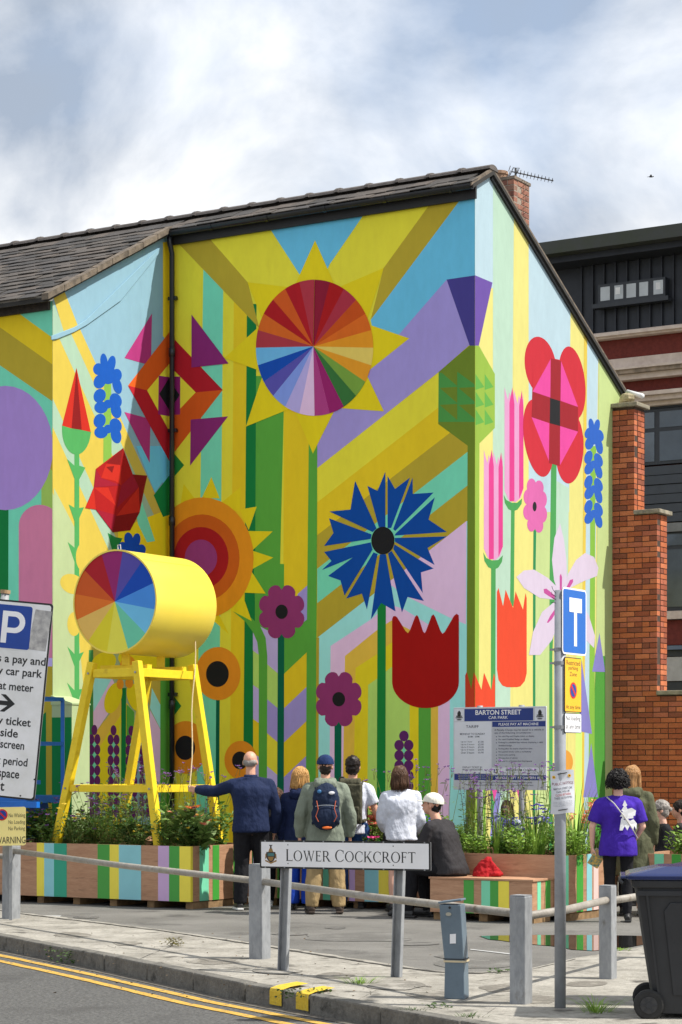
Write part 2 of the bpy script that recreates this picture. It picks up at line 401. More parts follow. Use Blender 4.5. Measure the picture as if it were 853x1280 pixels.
# front: x runs to the right (from the return to the corner)
frame_wall('front_wall', H(S1, 0, 0), -E1, [(0, 0), (S1, 0), (S1, FRH), (0, FRH)], .3)
frame_wall('gable_wall', H(0, .30, 0), E2, [(-.30, 0), (GT-.3, 0), (GT-.3, wz(GT)), (RT-.3, RZT), (-.3, FRH)], .3)
frame_wall('return_wall', H(S1, T1, 0), E2, [(0, 0), (-T1, 0), (-T1, FRH), (0, wz(T1))], .3)
frame_wall('left_wall', H(SE, T1, 0), -E1, [(0, 0), (SE-S1-.3, 0), (SE-S1-.3, wz(T1)), (0, wz(T1))], .3)
WALLS['left_wall'] = (Frame(H(SE, T1, 0), -E1, UP), [(0, 0), (SE-S1, 0), (SE-S1, wz(T1)), (0, wz(T1))], WALLS['left_wall'][2], [])
obj('rear_wall', MB().prism([H(.32, GT-.02, 0), H(SE, GT-.02, 0), H(SE, GT-.02, wz(GT)), H(.32, GT-.02, wz(GT))], E2*-.3), RENDER, house)

def clip(tri, poly):                                     # convex clip, both counter-clockwise in wall coordinates
    out = tri
    k = len(poly)
    for i in range(k):
        a = poly[i]; b_ = poly[(i+1) % k]; inp = out; out = []
        if not inp: return []
        ex, ey = b_[0]-a[0], b_[1]-a[1]
        sd = lambda p: ex*(p[1]-a[1])-ey*(p[0]-a[0])
        for j in range(len(inp)):
            p, q = inp[j], inp[(j+1) % len(inp)]; sp, sq = sd(p), sd(q)
            if sp >= 0: out.append(p)
            if (sp >= 0) != (sq >= 0):
                f = sp/(sp-sq); out.append((p[0]+(q[0]-p[0])*f, p[1]+(q[1]-p[1])*f))
    return out
PC = {}
def paint(c):
    """wall paint: one material for each colour of paint"""
    key = 'wall_paint_%02x%02x%02x' % c
    q = lin(c); f = lambda k: tuple(min(.93, x*k) for x in q)
    return weathered(key, f(.93), f(1.06), f(.80), 1.3, 11, 1.7, (.60, .88), .8, .32, 9, .2, (1, 1, .4))
class Zf:
    """coordinates read from an enlargement of the photograph"""
    def __init__(s, ox, oy, k=4.0): s.ox, s.oy, s.k = ox, oy, k
    def __call__(s, pts): return [(s.ox+x/s.k, s.oy+y/s.k) for x, y in pts]
    def el(s, cx, cy, rx, ry, rot=0.0, a0=0, a1=360, n=36, close=False):
        out = []; c_, s_ = math.cos(R(rot)), math.sin(R(rot))
        for i in range(n+(1 if close else 0)):
            a = R(a0+(a1-a0)*i/n); x, y = rx*math.cos(a), ry*math.sin(a)
            out.append((s.ox+(cx+x*c_-y*s_)/s.k, s.oy+(cy+x*s_+y*c_)/s.k))
        return out
def to_wall(fr, px, py):
    d = ray(px, py); o = Vector((0, 0, CH)); t = (fr.o-o).dot(fr.n)/d.dot(fr.n); q = o+d*t-fr.o
    return (q.dot(fr.u), q.z)
def shape(wall, name, c, pts):
    """pts in photo pixels, laid on the wall as a coat of paint and cut to the wall's outline"""
    fr, poly, wobj, done = WALLS[wall]
    P = [to_wall(fr, *p) for p in pts]
    tr = tessellate_polygon([[Vector((x, y, 0)) for x, y in P]])
    eps = .004; inset = poly
    mb = MB(); bb = [1e9, 1e9, -1e9, -1e9]; polys = []
    for t in tr:
        q = [P[i] for i in t]
        ar = (q[1][0]-q[0][0])*(q[2][1]-q[0][1])-(q[1][1]-q[0][1])*(q[2][0]-q[0][0])
        if ar < 0: q.reverse()
        q = clip(q, inset)
        if len(q) >= 3:
            polys.append(q)
            for x, y in q: bb = [min(bb[0], x), min(bb[1], y), max(bb[2], x), max(bb[3], y)]
    if not polys: return None
    lv = 1
    for b2, l2 in done:
        if bb[0] < b2[2] and b2[0] < bb[2] and bb[1] < b2[3] and b2[1] < bb[3]: lv = max(lv, l2+1)
    done.append((bb, lv)); d = lv*PAINT_STEP
    for q in polys: mb.poly([fr.P(x, y, d) for x, y in q])
    return obj(name, mb, paint(c), wobj)
# ------------------------------------------------------------------ the mural
def _srgb(x): return 255*(12.92*x if x <= .0031308 else 1.055*x**(1/2.4)-.055)
def _conv(c, k): return tuple(int(round(_srgb(min(.90, x/k)))) for x in lin(c))
def pf(*c): return _conv(c, .66)                         # paint colour estimated from a wall seen in shade
def pg(*c): return _conv(c, 1.6)                        # paint colour estimated from a wall seen in sun
Y1 = pf(232, 192, 52); Y2 = pf(208, 174, 30); OL = pf(160, 142, 42); GOLD = pf(218, 182, 22)
BLU = pf(90, 166, 196); LAV = pf(142, 130, 188); LAV2 = pf(168, 154, 202); NAVP = pf(60, 54, 120)
MINT = pf(104, 190, 160); MBL = pf(140, 204, 200); DG = pf(12, 106, 52); GR = pf(78, 144, 54); LG = pf(158, 192, 96)
LIL = pf(204, 170, 204); ORL = pf(226, 166, 62); YG = pf(204, 184, 30); OGR = pf(96, 116, 36); PUR = pf(126, 46, 96)
BLK = pf(24, 24, 26); TEAL = pf(0, 84, 62); NAVY = pf(2, 62, 138); RED = pf(142, 10, 8); ORG = pf(206, 128, 24); GRP = pf(80, 32, 88)
F = 'front_wall'; G = 'gable_wall'; RW = 'return_wall'; LW = 'left_wall'
A2 = Zf(200, 210); A3 = Zf(400, 210); A6 = Zf(200, 500); A7 = Zf(400, 500); A10 = Zf(200, 720); A11 = Zf(400, 720)
P_ = Zf(0, 0, 1)
BOT = 1150
def vs(wall, x0, x1, y0, c, x2=None, x3=None, name='painted_stripe', y1=BOT):
    """upright stripe from (x0..x1, y0) to the foot (x2..x3)"""
    shape(wall, name, c, [(x0, y0), (x1, y0), (x3 if x3 is not None else x1, y1), (x2 if x2 is not None else x0, y1)])
# --- front wall, ground colours
shape(F, 'painted_ground', Y1, [(205, 200), (600, 200), (600, BOT), (205, BOT)])
vs(F, 254.5, 279.5, 330, MINT, 244, 272)
vs(F, 279.5, 293, 340, Y1, 272, 286); vs(F, 293, 309, 340, Y2, 286, 303)
vs(F, 309, 321, 380, DG, 303, 317); vs(F, 320.5, 356, 470, GR, 317, 340); vs(F, 355.5, 388, 470, Y2, 353, 384)
shape(F, 'painted_ray', OL, A2([(92, 376), (238, 340), (440, 572), (497, 800)]))
shape(F, 'painted_ray', Y1, A2([(238, 340), (548, 296), (712, 495), (700, 640), (620, 640), (440, 572)]))
shape(F, 'painted_sky_patch', BLU, P_([(334, 280), (462, 258), (412, 331), (404, 350), (376, 345)]))
shape(F, 'painted_ray', Y1, A3([(248, 222), (553, 178), (320, 500), (130, 600), (50, 480)]))
shape(F, 'painted_ray', OL, A3([(553, 178), (705, 156), (255, 760), (320, 500)]))
shape(F, 'painted_sky_patch', BLU, A3([(705, 156), (800, 130), (800, 540), (635, 558), (400, 835), (262, 795), (255, 760)]))
shape(F, 'painted_band', LAV, P_([(558.75, 349.5), (587.5, 431), (548.75, 465), (397, 585), (397, 520), (440, 480), (460, 440), (500, 417)]))
shape(F, 'painted_band', Y1, P_([(397, 585), (549, 465), (549, 509), (397, 628)]))
shape(F, 'painted_band', Y2, P_([(397, 628), (549, 509), (549, 530), (563, 541), (397, 669)]))
shape(F, 'painted_band', OL, P_([(397, 669), (563, 541), (586, 556), (586, 564), (397, 711)]))
shape(F, 'painted_band', MINT, P_([(397, 711), (586, 564), (586, 606), (397, 754)]))
shape(F, 'painted_band', OL, P_([(397, 754), (586, 606), (586, 650), (397, 797)]))
shape(F, 'painted_band', MBL, P_([(398, 796.5), (480, 732.8), (586, 650), (586, BOT), (398, BOT)]))
vs(F, 396, 399.5, 797, OL, 394, 397.5)
shape(F, 'painted_band', LIL, A7([(735, 605), (545, 755), (340, 915), (440, 985), (655, 1090), (732, 1122)]))
shape(F, 'painted_band', LIL, A11([(55, 350), (260, 215), (345, 140), (420, 165), (540, 240), (652, 305), (648, 1720), (44, 1720)]))
shape(F, 'painted_band', ORL, A11([(127, 400), (285, 272), (360, 222), (594, 340), (590, 1720), (106, 1720)]))
shape(F, 'painted_band', YG, A11([(180, 460), (285, 392), (360, 332), (495, 400), (495, 1720), (160, 1720)]))
shape(F, 'painted_band', LG, A11([(243, 545), (285, 515), (360, 455), (450, 500), (450, 1720), (236, 1720)]))
# chevrons between the stems
shape(F, 'painted_chevron', LAV2, A10([(466, 240), (496, 280), (496, 394), (466, 374)]))
for k, (ya, yb, c) in enumerate(((374, 545, LG), (545, 715, LAV2), (715, 885, Y2), (885, 1720, LAV2))):
    shape(F, 'painted_chevron', c, A10([(467, ya), (496, ya+20), (496, yb+20), (467, yb)]))
shape(F, 'painted_chevron', LAV2, A10([(500, 250), (592, 290), (592, 490), (536, 440)]))
for ya, yb, c in ((440, 615, LG), (615, 785, LAV), (785, 950, Y1), (950, 1720, LAV2)):
    shape(F, 'painted_chevron', c, A10([(536, ya), (592, ya+48), (592, yb+48), (536, yb)]))
shape(F, 'painted_field', GR, A10([(470, -60), (625, -60), (624, 50), (740, 45), (738, 385), (622, 494), (590, 300), (480, 240)]))
shape(F, 'painted_band', Y2, A10([(622, -80), (742, -80), (742, 45), (690, 110), (622, 110)]))
shape(F, 'painted_chevron', LAV, A10([(690, 90), (742, 44), (742, 215), (690, 250)]))
for ya, yb, c in ((490, 662, Y2), (662, 832, LAV), (832, 1006, Y2), (1006, 1720, LAV)):
    shape(F, 'painted_chevron', c, A10([(621, ya), (737, ya-110), (737, yb-110), (621, yb)]))
shape(F, 'painted_stem', GR, [(387, 510), (397, 510), (397, 620), (396, 800), (394.5, BOT), (382, BOT), (384, 800)])
shape(F, 'painted_stem', GR, A10([(362, 172), (400, 180), (460, 210), (505, 255), (530, 310), (538, 400), (535, 1720), (494, 1720), (496, 400), (488, 330), (466, 280), (430, 230)]))
# green lantern on the corner
shape(F, 'painted_lantern', OGR, A3([(750, 888), (800, 888), (800, 1390), (742, 1390), (593, 1280), (595, 1020)]))
GRN2 = pf(66, 130, 62)
shape(F, 'painted_lantern_panel', GRN2, A3([(595, 1025), (690, 1020), (800, 1100), (800, 1270), (593, 1270)]))
for r_ in range(3):
    for c_ in range(2):
        x0 = 600+c_*95; y0 = 1015+r_*85
        shape(F, 'painted_triangle', OGR, A3([(x0, y0), (x0+88, y0+75), (x0+88, y0-5)]))
shape(F, 'painted_stem', OGR, [(585, 555), (600, 555), (600, BOT), (582.5, BOT)])
shape(F, 'painted_facet', NAVP, A3([(635, 558), (800, 534), (800, 888), (750, 888)]))
# rainbow sun
SX, SY, SRX, SRY = 394.0, 434.8, 73.2, 85.0
tips = [A2([(777, 362)]), A3([(320, 500)]), A3([(448, 852)]), A3([(322, 1217)]), A6([(767, 268)]), A6([(432, 133)]), A2([(325, 950)]), A2([(440, 572)])]
for k, tp in enumerate(tips):
    q = lambda a: (SX+SRX*.97*math.sin(R(a)), SY-SRY*.97*math.cos(R(a)))
    shape(F, 'painted_sun_ray', GOLD, [q(k*45-21), tp[0], q(k*45+21), (SX, SY)])
wheel = [(122, 20, 44), (152, 18, 22), (152, 42, 58), (176, 70, 20), (192, 92, 26), (216, 132, 30), (226, 178, 88), (222, 136, 34), (106, 142, 56), (48, 100, 50), (132, 28, 92), (152, 54, 114),
         (200, 170, 214), (160, 150, 206), (112, 134, 202), (78, 72, 152), (14, 66, 154), (96, 160, 214), (150, 48, 58), (186, 88, 28), (150, 20, 26), (184, 78, 26), (152, 20, 30), (152, 46, 58)]
for k, c in enumerate(wheel):
    pts = [(392.5, 433.2)]+[(SX+SRX*math.sin(R(k*15+a)), SY-SRY*math.cos(R(k*15+a))) for a in (0, 3.75, 7.5, 11.25, 15)]
    shape(F, 'painted_wedge', pf(*c), pts)
# cornflower
shape(F, 'painted_stem', pf(16, 112, 48), A7([(290, 990), (332, 990), (328, 2600), (284, 2600)]))
CF = [[(340, 640), (340, 380), (377, 445), (452, 388), (358, 640)], [(368, 645), (465, 388), (466, 470), (570, 463), (378, 655)],
      [(380, 668), (576, 487), (545, 598), (637, 660), (375, 678)], [(375, 690), (637, 682), (540, 740), (575, 825), (378, 710)],
      [(375, 722), (570, 843), (507, 862), (516, 965), (368, 745)], [(360, 755), (522, 1005), (440, 985), (412, 1063), (342, 768)],
      [(332, 772), (380, 1057), (308, 1015), (257, 1097), (302, 772)], [(290, 770), (237, 1047), (212, 968), (133, 993), (270, 762)],
      [(265, 748), (125, 978), (105, 902), (43, 880), (168, 787), (12, 850), (60, 805), (23, 760), (256, 712)],
      [(256, 695), (23, 730), (70, 665), (48, 592), (260, 672)], [(266, 660), (50, 558), (155, 548), (178, 405), (285, 642)],
      [(297, 636), (240, 430), (290, 455), (329, 360), (329, 634)]]
for p in CF: shape(F, 'painted_petal', NAVY, A7(p))
shape(F, 'painted_flower_centre', BLK, A7.el(317, 703, 58, 69))
# red tulip
shape(F, 'painted_stem', GR, A11([(495, 640), (557, 640), (555, 1720), (493, 1720)]))
shape(F, 'painted_tulip', RED, A11([(363, 215), (368, 202), (378, 200), (388, 206), (430, 275), (442, 286), (452, 272), (478, 204), (487, 195), (494, 204), (518, 278), (526, 286), (532, 276), (560, 200), (569, 192), (577, 202), (605, 275), (615, 289), (626, 280), (672, 200), (685, 189), (696, 196), (697, 230), (697, 528)]
      +[(697-167+167*math.cos(R(a)), 528+133*math.sin(R(a))) for a in range(8, 180, 8)]+[(363, 528)]))
# purple daisies
def daisy(wall, zf, cx, cy, rx, ry, c, bx, by, n=8, name='painted_daisy', twist=22.5):
    pts = []
    for k in range(n):
        a0 = k*360/n+twist
        for j in range(9):
            a = R(a0-180/n*.98+(j/8)*360/n*.98); rr = .80+.20*math.sin(math.pi*j/8)**.55
            pts.append((cx+rx*rr*math.cos(a), cy+ry*rr*math.sin(a)))
    shape(wall, name, c, zf(pts)); shape(wall, 'painted_flower_centre', BLK, zf.el(cx, cy, bx, by))
shape(F, 'painted_stem', TEAL, A10([(591, 290), (623, 290), (619, 1720), (585, 1720)]))
shape(F, 'painted_stem', TEAL, A11([(75, 730), (110, 730), (106, 1720), (72, 1720)]))
daisy(F, A10, 610, 179, 119, 140, PUR, 31, 36); daisy(F, A11, 96, 616, 120, 143, PUR, 32, 36)
# grape hyacinth
def grapes(wall, zf, cx, y0, rows, r=(24, 27), dx=24, dy=51, c=GRP, gem=True):
    shape(wall, 'painted_berry', c, zf.el(cx, y0, *r, n=18))
    for k in range(rows):
        for sx in (-1, 1): shape(wall, 'painted_berry', c, zf.el(cx+sx*dx, y0+46+k*dy, *r, n=18))
        if gem and k: yy = y0+46+(k-.5)*dy; shape(wall, 'painted_leaf', MINT, zf([(cx, yy-16), (cx+10, yy), (cx, yy+16), (cx-10, yy)]))
grapes(F, A11, 422, 800, 7)
# sunflower over the inner corner
SUNF = [([(258, 385), (210, 490), (300, 492)]), ([(405, 435), (300, 520), (400, 560)]), ([(485, 533), (400, 548), (445, 650)]), ([(565, 657), (440, 655), (460, 755)]),
        ([(568, 788), (460, 752), (455, 850)]), ([(530, 968), (455, 850), (418, 963)]), ([(460, 1105), (415, 975), (355, 1050)]), ([(120, 420), (100, 545), (180, 500)]),
        ([(345, 1170), (290, 1060), (240, 1080)]), ([(0, 440), (20, 600), (80, 545)]), ([(-105, 460), (-40, 660), (20, 590)]), ([(-140, 620), (-60, 760), (-40, 660)])]
for wl in (F, RW):
    for p in SUNF: shape(wl, 'painted_sun_ray', GOLD, A6(p))
    shape(wl, 'painted_ring', ORG, A6.el(214, 790, 256, 303)); shape(wl, 'painted_ring', pf(176, 82, 20), A6.el(212, 790, 188, 218))
    shape(wl, 'painted_ring', pf(146, 20, 26), A6.el(208, 790, 137, 155)); shape(wl, 'painted_ring', pf(130, 50, 108), A6.el(207, 790, 81, 92))
# orange flowers
vs(F, 270.5, 275, 870, TEAL, 269, 273.5)
for cx, cy, rx, ry, bx, by in ((292, 488, 112, 133, 57, 65), (130, 857, 106, 132, 50, 61), (405, 920, 81, 96, 40, 45)):
    shape(F, 'painted_flower', pf(206, 126, 30), A10.el(cx, cy, rx, ry)); shape(F, 'painted_flower_centre', BLK, A10.el(cx-3, cy+2, bx, by))
shape(F, 'painted_leaf', pf(30, 110, 46), A10([(40, 560), (108, 650), (40, 740)]))
shape(F, 'painted_leaf', pf(30, 110, 46), A6([(40, 230), (122, 326), (40, 420)]))
# diamond over the inner corner
DIAM_R = pf(152, 22, 34); DIAM_O = pf(182, 76, 20); MAG = pf(122, 26, 92)
shape(F, 'painted_diamond', DIAM_R, A2([(20, 800), (315, 1110), (180, 1122), (20, 960)]))
shape(F, 'painted_diamond', DIAM_O, A2([(315, 1110), (180, 1122), (20, 1290), (20, 1490)]))
shape(F, 'painted_diamond', Y1, A2([(20, 960), (180, 1122), (20, 1290)])); shape(F, 'painted_diamond', MAG, A2([(20, 1043), (103, 1043), (102, 1232), (20, 1237)]))
shape(F, 'painted_diamond', BLK, A2([(20, 1020), (100, 1135), (20, 1260)]))
shape(F, 'painted_triangle', pf(116, 34, 96), A2([(160, 733), (345, 978), (160, 998)])); shape(F, 'painted_triangle', pf(116, 34, 96), A6([(155, 98), (342, 82), (152, 328)]))
# --- gable
B4 = Zf(580, 210); B8 = Zf(580, 500); B12 = Zf(580, 720)
PYE = pg(252, 244, 146); PGR = pg(226, 238, 170); PMI = pg(204, 236, 214); PBL = pg(206, 234, 246); GYO = pg(250, 220, 90); LIM = pg(150, 208, 78)
GST = pg(84, 176, 96); GDK = pg(56, 150, 64); LEM = pg(216, 236, 160)
shape(G, 'painted_ground', PYE, [(585, 180), (800, 180), (800, BOT), (585, BOT)])
vs(G, 594, 616.5, 200, PBL, 594, 616.5, y1=360)
vs(G, 616.5, 643, 200, PMI, 616, 636); vs(G, 643, 661, 200, PYE, 640, 662)
vs(G, 661, 714.5, 200, PBL, 661, 712, y1=640); vs(G, 714.5, 731, 200, PYE, 708, 722); vs(G, 731, 735, 300, GYO, 726, 730); vs(G, 735, 750, 300, PBL, 729, 738); vs(G, 750, 790, 300, LEM, 742, 790)
shape(G, 'painted_stripe', LEM, B8([(360, 560), (435, 560), (422, 2600), (352, 2600)])); shape(G, 'painted_stripe', PMI, B8([(455, 400), (525, 440), (520, 880), (465, 1400), (450, 1400)]))
shape(G, 'painted_stripe', PMI, B12([(452, 300), (480, 300), (478, 1720), (450, 1720)]))
shape(G, 'painted_stripe', LG, B12([(563, 400), (592, 400), (585, 1720), (552, 1720)]))
shape(G, 'painted_stripe', pg(92, 176, 70), B12([(660, 400), (706, 400), (706, 1720), (628, 1720), (640, 1000)]))
shape(G, 'painted_stripe', LIM, B12([(70, 880), (110, 880), (108, 1720), (66, 1720)]))
GLN = pg(166, 204, 80)
shape(G, 'painted_stem', GLN, B8([(40, 180), (78, 215), (72, 2600), (40, 2600)]))
shape(G, 'painted_facet', pg(122, 92, 184), B4([(40, 533), (58, 537), (143, 573), (75, 888), (40, 888)]))
shape(G, 'painted_lantern', GLN, B4([(40, 888), (75, 888), (155, 1030), (155, 1300), (80, 1375), (40, 1375)]))
for r_ in range(3):
    for c_ in range(2):
        x0 = 58+c_*46; y0 = 1020+r_*88
        shape(G, 'painted_triangle', pg(112, 190, 84), B4([(x0, y0+10), (x0+44, y0+75), (x0, y0+90)]))
# striped tulips
PKL = pg(246, 176, 222); PKD = pg(244, 74, 158)
def striped(zf, x0, x1, yt, yb, sl):
    w4 = (x1-x0)/4; zig = []
    for k in range(4): zig += [(x0+k*w4, yt+sl*k*w4/(x1-x0)+(0 if k % 2 == 0 else 18)), (x0+(k+.75)*w4, yt+sl*(k+.75)*w4/(x1-x0)+62)]
    zig.append((x1, yt+sl))
    shape(G, 'painted_tulip', PKL, zf(zig+[(x1, yb-70), (x1-w4*.6, yb-22), ((x0+x1)/2+w4*.3, yb), (x0+w4*.8, yb-14), (x0, yb-60)]))
    for a, b in ((.26, .52), (.77, 1.0)):
        xa, xb = x0+(x1-x0)*a, x0+(x1-x0)*b
        shape(G, 'painted_tulip_stripe', PKD, zf([(xa, yt+sl*a+70), ((xa+xb)/2+w4*.1, yt+sl*a-6), (xb, yt+sl*b+70), (xb, yb-(8 if b < .9 else 70)), (xa, yb-(4 if b < .9 else 18))]))
striped(B4, 203, 298, 1095, 1672, 30); striped(B8, 100, 195, 250, 802, 20)
shape(G, 'painted_stem', GST, B8([(236, 540), (254, 540), (250, 1030), (231, 1030)])); shape(G, 'painted_stem', GST, B8([(136, 840), (159, 840), (155, 2600), (133, 2600)]))
shape(G, 'painted_cup', GST, B8([(199, 474), (212, 500), (238, 513), (266, 514), (291, 492), (288, 520), (268, 548), (245, 557), (222, 545), (205, 515)]))
shape(G, 'painted_cup', GST, B8([(97, 762), (112, 790), (140, 802), (172, 800), (195, 776), (190, 810), (172, 838), (150, 849), (122, 836), (103, 805)]))
# poppy
POP = pg(226, 52, 66); PDK = pg(176, 40, 50); PPK = pg(252, 84, 176)
shape(G, 'painted_stem', GST, B8([(436, 320), (463, 320), (458, 900), (442, 1280), (446, 2600), (424, 2600), (428, 900)]))
shape(G, 'painted_petal', POP, B4.el(383, 990, 78, 148, -8)); shape(G, 'painted_petal', POP, B4.el(540, 1075, 66, 184, -6))
shape(G, 'painted_petal', POP, B8.el(372, 190, 72, 196, -8)); shape(G, 'painted_petal', POP, B8.el(528, 240, 70, 178, 2))
shape(G, 'painted_petal', POP, B4([(345, 1020), (432, 950), (485, 960), (575, 1150), (575, 1380), (480, 1490), (425, 1475), (335, 1300)]))
shape(G, 'painted_facet', PPK, B4([(433, 955), (432, 1152), (343, 1118)])); shape(G, 'painted_facet', PPK, B4([(485, 965), (570, 1195), (480, 1163)]))
shape(G, 'painted_facet', PPK, B8([(338, 86), (426, 116), (424, 304)])); shape(G, 'painted_facet', PPK, B8([(480, 130), (570, 158), (480, 326)]))
shape(G, 'painted_facet', PDK, B4([(435, 952), (485, 965), (478, 1490), (425, 1475)])); shape(G, 'painted_facet', PDK, B4([(343, 1118), (570, 1195), (570, 1318), (338, 1246)]))
shape(G, 'painted_flower_centre', BLK, B4([(430, 1150), (480, 1165), (480, 1290), (428, 1276)]))
# pink daisy, blue column, orange tulips
shape(G, 'painted_stem', pg(52, 156, 96), B8([(348, 640), (362, 640), (358, 860), (356, 2600), (344, 2600), (346, 860)]))
PDA = pg(240, 118, 190)
for cx, cy, rx, ry in ((338, 432, 24, 40), (375, 440, 24, 38), (322, 485, 24, 40), (392, 498, 23, 42), (320, 560, 24, 40), (393, 572, 23, 42), (338, 622, 22, 36), (375, 628, 22, 36), (356, 530, 40, 100)):
    shape(G, 'painted_petal', PDA, B8.el(cx, cy, rx, ry, n=20))
shape(G, 'painted_flower_centre', BLK, B8.el(353, 533, 10, 24, n=20))
shape(G, 'painted_stem', LIM, B8([(632, 230), (662, 230), (656, 620), (650, 2600), (618, 2600), (630, 900)]))
BCL = pg(52, 112, 218)
def bluecol(wall, zf, lobes, c):
    for cx, cy, rx, ry, ro in lobes: shape(wall, 'painted_petal', c, zf.el(cx, cy, rx, ry, ro, n=20))
top = [(637, 128, 14, 36, -8), (664, 132, 15, 36, 10), (622, 165, 18, 28, 20), (680, 178, 18, 30, -15), (628, 215, 22, 34, 15), (675, 228, 18, 44, -12), (650, 180, 26, 42, 0)]
bluecol(G, B8, top, BCL)
for yy in (318, 442, 565):
    bluecol(G, B8, [(622, yy-32, 20, 34, 15), (672, yy-18, 20, 36, -20), (626, yy+22, 22, 34, 25), (672, yy+36, 18, 40, -15), (646, yy+4, 16, 20, 0)], BCL)
OTU = pf(150, 26, 18); OT2 = pg(252, 84, 50)
def tulip_g(zf, wall, c, x0, x1, yt, yb, sl, r=40):
    w3 = (x1-x0)/3; z = [(x0, yt+20), (x0+8, yt)]
    for k in range(3): z += [(x0+w3*(k+.62), yt+sl*(k+.6)/3+86), (x0+w3*(k+1)-6, yt+sl*(k+1)/3)]
    z += [(x1, yt+sl+26), (x1, yb-70), (x1-10, yb-30), (x1-32, yb-4), (x1-50, yb), (x0+50, yb), (x0+28, yb-8), (x0+8, yb-36), (x0, yb-90)]
    shape(wall, 'painted_tulip', c, zf(z))
tulip_g(B12, G, OT2, 165, 314, 60, 556, 25)
tulip_g(B12, G, OT2, 8, 156, 478, 960, 8); tulip_g(B12, F, OT2, 8, 156, 478, 960, 8)
# lily
LLY = pg(238, 222, 244); LAN = pg(216, 92, 172)
for p in ([(478, 985), (450, 900), (440, 800), (452, 690), (480, 615), (500, 700), (512, 800), (515, 890)], [(470, 1000), (380, 990), (300, 940), (262, 885), (300, 852), (350, 848), (420, 890), (470, 940)],
          [(490, 960), (520, 870), (560, 800), (605, 765), (650, 785), (672, 840), (665, 880), (600, 905), (540, 935)], [(475, 990), (390, 1060), (345, 1160), (325, 1275), (380, 1275), (440, 1200), (480, 1090)],
          [(500, 1000), (580, 1000), (625, 1080), (655, 1180), (650, 1240), (600, 1190), (540, 1100)]): shape(G, 'painted_petal', LLY, B8(p))
for p in ([(470, 1010), (400, 965), (398, 945), (412, 943), (470, 990)], [(472, 1020), (430, 1080), (414, 1112), (420, 1115), (440, 1095), (478, 1030)], [(480, 1000), (478, 880), (484, 868), (490, 885), (488, 1000)], [(500, 960), (530, 900), (545, 895), (545, 910), (515, 960)]): shape(G, 'painted_stamen', LAN, B8(p))
PTR = pg(150, 146, 220)
for p in ([(677, 285), (641, 478), (706, 480)], [(588, 420), (640, 790), (575, 775)], [(636, 836), (596, 1106), (670, 1106)], [(165, 1060), (185, 1090), (160, 1300), (130, 1300)]): shape(G, 'painted_triangle', PTR, B12(p))
shape(G, 'painted_flower', pg(250, 176, 70), B12.el(505, 930, 40, 60))
shape(G, 'painted_petal', pg(240, 90, 170), B12([(262, 1060), (290, 1060), (280, 1140)])); shape(G, 'painted_petal', pg(240, 90, 170), B12([(140, 1060), (170, 1060), (150, 1130)]))
# --- return wall
C1 = Zf(0, 260); C5 = Zf(0, 560); C9 = Zf(0, 740)
RBL = pg(170, 216, 238); RYE = pg(252, 224, 96); RMI = pg(198, 234, 206); RGR = pg(214, 234, 178)
shape(RW, 'painted_ground', RBL, [(60, 270), (220, 270), (220, BOT), (60, BOT)])
def dband(xa, xb, c, y0=560, y1=2600):                  # slanting band given by its edges at y = 660
    f = lambda x, y: (x+.456*(y-660), y)
    shape(RW, 'painted_band', c, C1([f(xa, y0), f(xb, y0), f(xb, y1), f(xa, y1)]))
dband(-1400, -85, RGR, 300); dband(-85, 65, RYE); dband(65, 130, RMI); dband(130, 300, RYE); dband(300, 370, RMI, 600); dband(370, 425, RYE, 588)
shape(RW, 'painted_band', RMI, C1([(240, 470), (262, 462), (335, 640), (250, 670)])); shape(RW, 'painted_band', RYE, C1([(246, 380), (300, 360), (388, 585), (322, 628)]))
shape(RW, 'painted_ground', RGR, C5([(270, 200), (385, 420), (440, 600), (445, 2600), (250, 2600)]))
shape(RW, 'painted_ground', RYE, C5([(390, 440), (520, 600), (520, 1500), (445, 1500), (390, 900)]))
shape(RW, 'painted_ground', GOLD, C5([(590, 420), (700, 360), (860, 300), (860, 560), (860, 1100), (600, 1100)]))
shape(RW, 'painted_band', MINT, C5([(640, 130), (705, 255), (775, 465), (735, 472), (690, 380)]))
shape(RW, 'painted_band', BLU, C5([(680, -10), (860, -10), (860, 180), (810, 172), (775, 225)]))
shape(RW, 'painted_leaf', DG, C5([(768, 236), (860, 120), (860, 330), (815, 345), (795, 300)]))
shape(RW, 'painted_stripe', Y2, C1([(815, 170), (860, 170), (860, 700), (815, 640)]))
# bud
BRT = pg(236, 52, 36); BMD = pg(206, 30, 32); BDK = pg(160, 22, 26); CRM = pg(190, 30, 60); GBD = pg(96, 196, 110)
STEM = C1([(372, 1200), (396, 1200), (396, 2500), (372, 2500)]); shape(RW, 'painted_stem', GBD, STEM)
for p in ([(335, 55), (376, 92), (396, 88), (427, 98), (392, 165), (376, 165)], [(343, 282), (374, 300), (396, 300), (420, 296), (390, 365), (374, 372)], [(338, 470), (374, 500), (374, 575)]): shape(RW, 'painted_thorn', GBD, C5(p))
for p in ([(336, 272), (374, 312), (392, 310), (420, 298), (384, 372), (372, 372)], [(334, 452), (372, 492), (388, 488), (414, 484), (384, 558), (372, 552)]): shape(RW, 'painted_thorn', GBD, C9(p))
shape(RW, 'painted_cup', GBD, C1([(310, 1086), (382, 1100), (455, 1120)]+[(382+72*math.cos(R(a)), 1108+125*math.sin(R(a))) for a in range(10, 176, 11)]))
shape(RW, 'painted_facet', BRT, C1([(382, 800), (357, 1102), (310, 1088)])); shape(RW, 'painted_facet', BDK, C1([(382, 800), (408, 1110), (357, 1102)])); shape(RW, 'painted_facet', BRT, C1([(382, 800), (453, 1120), (408, 1110)]))
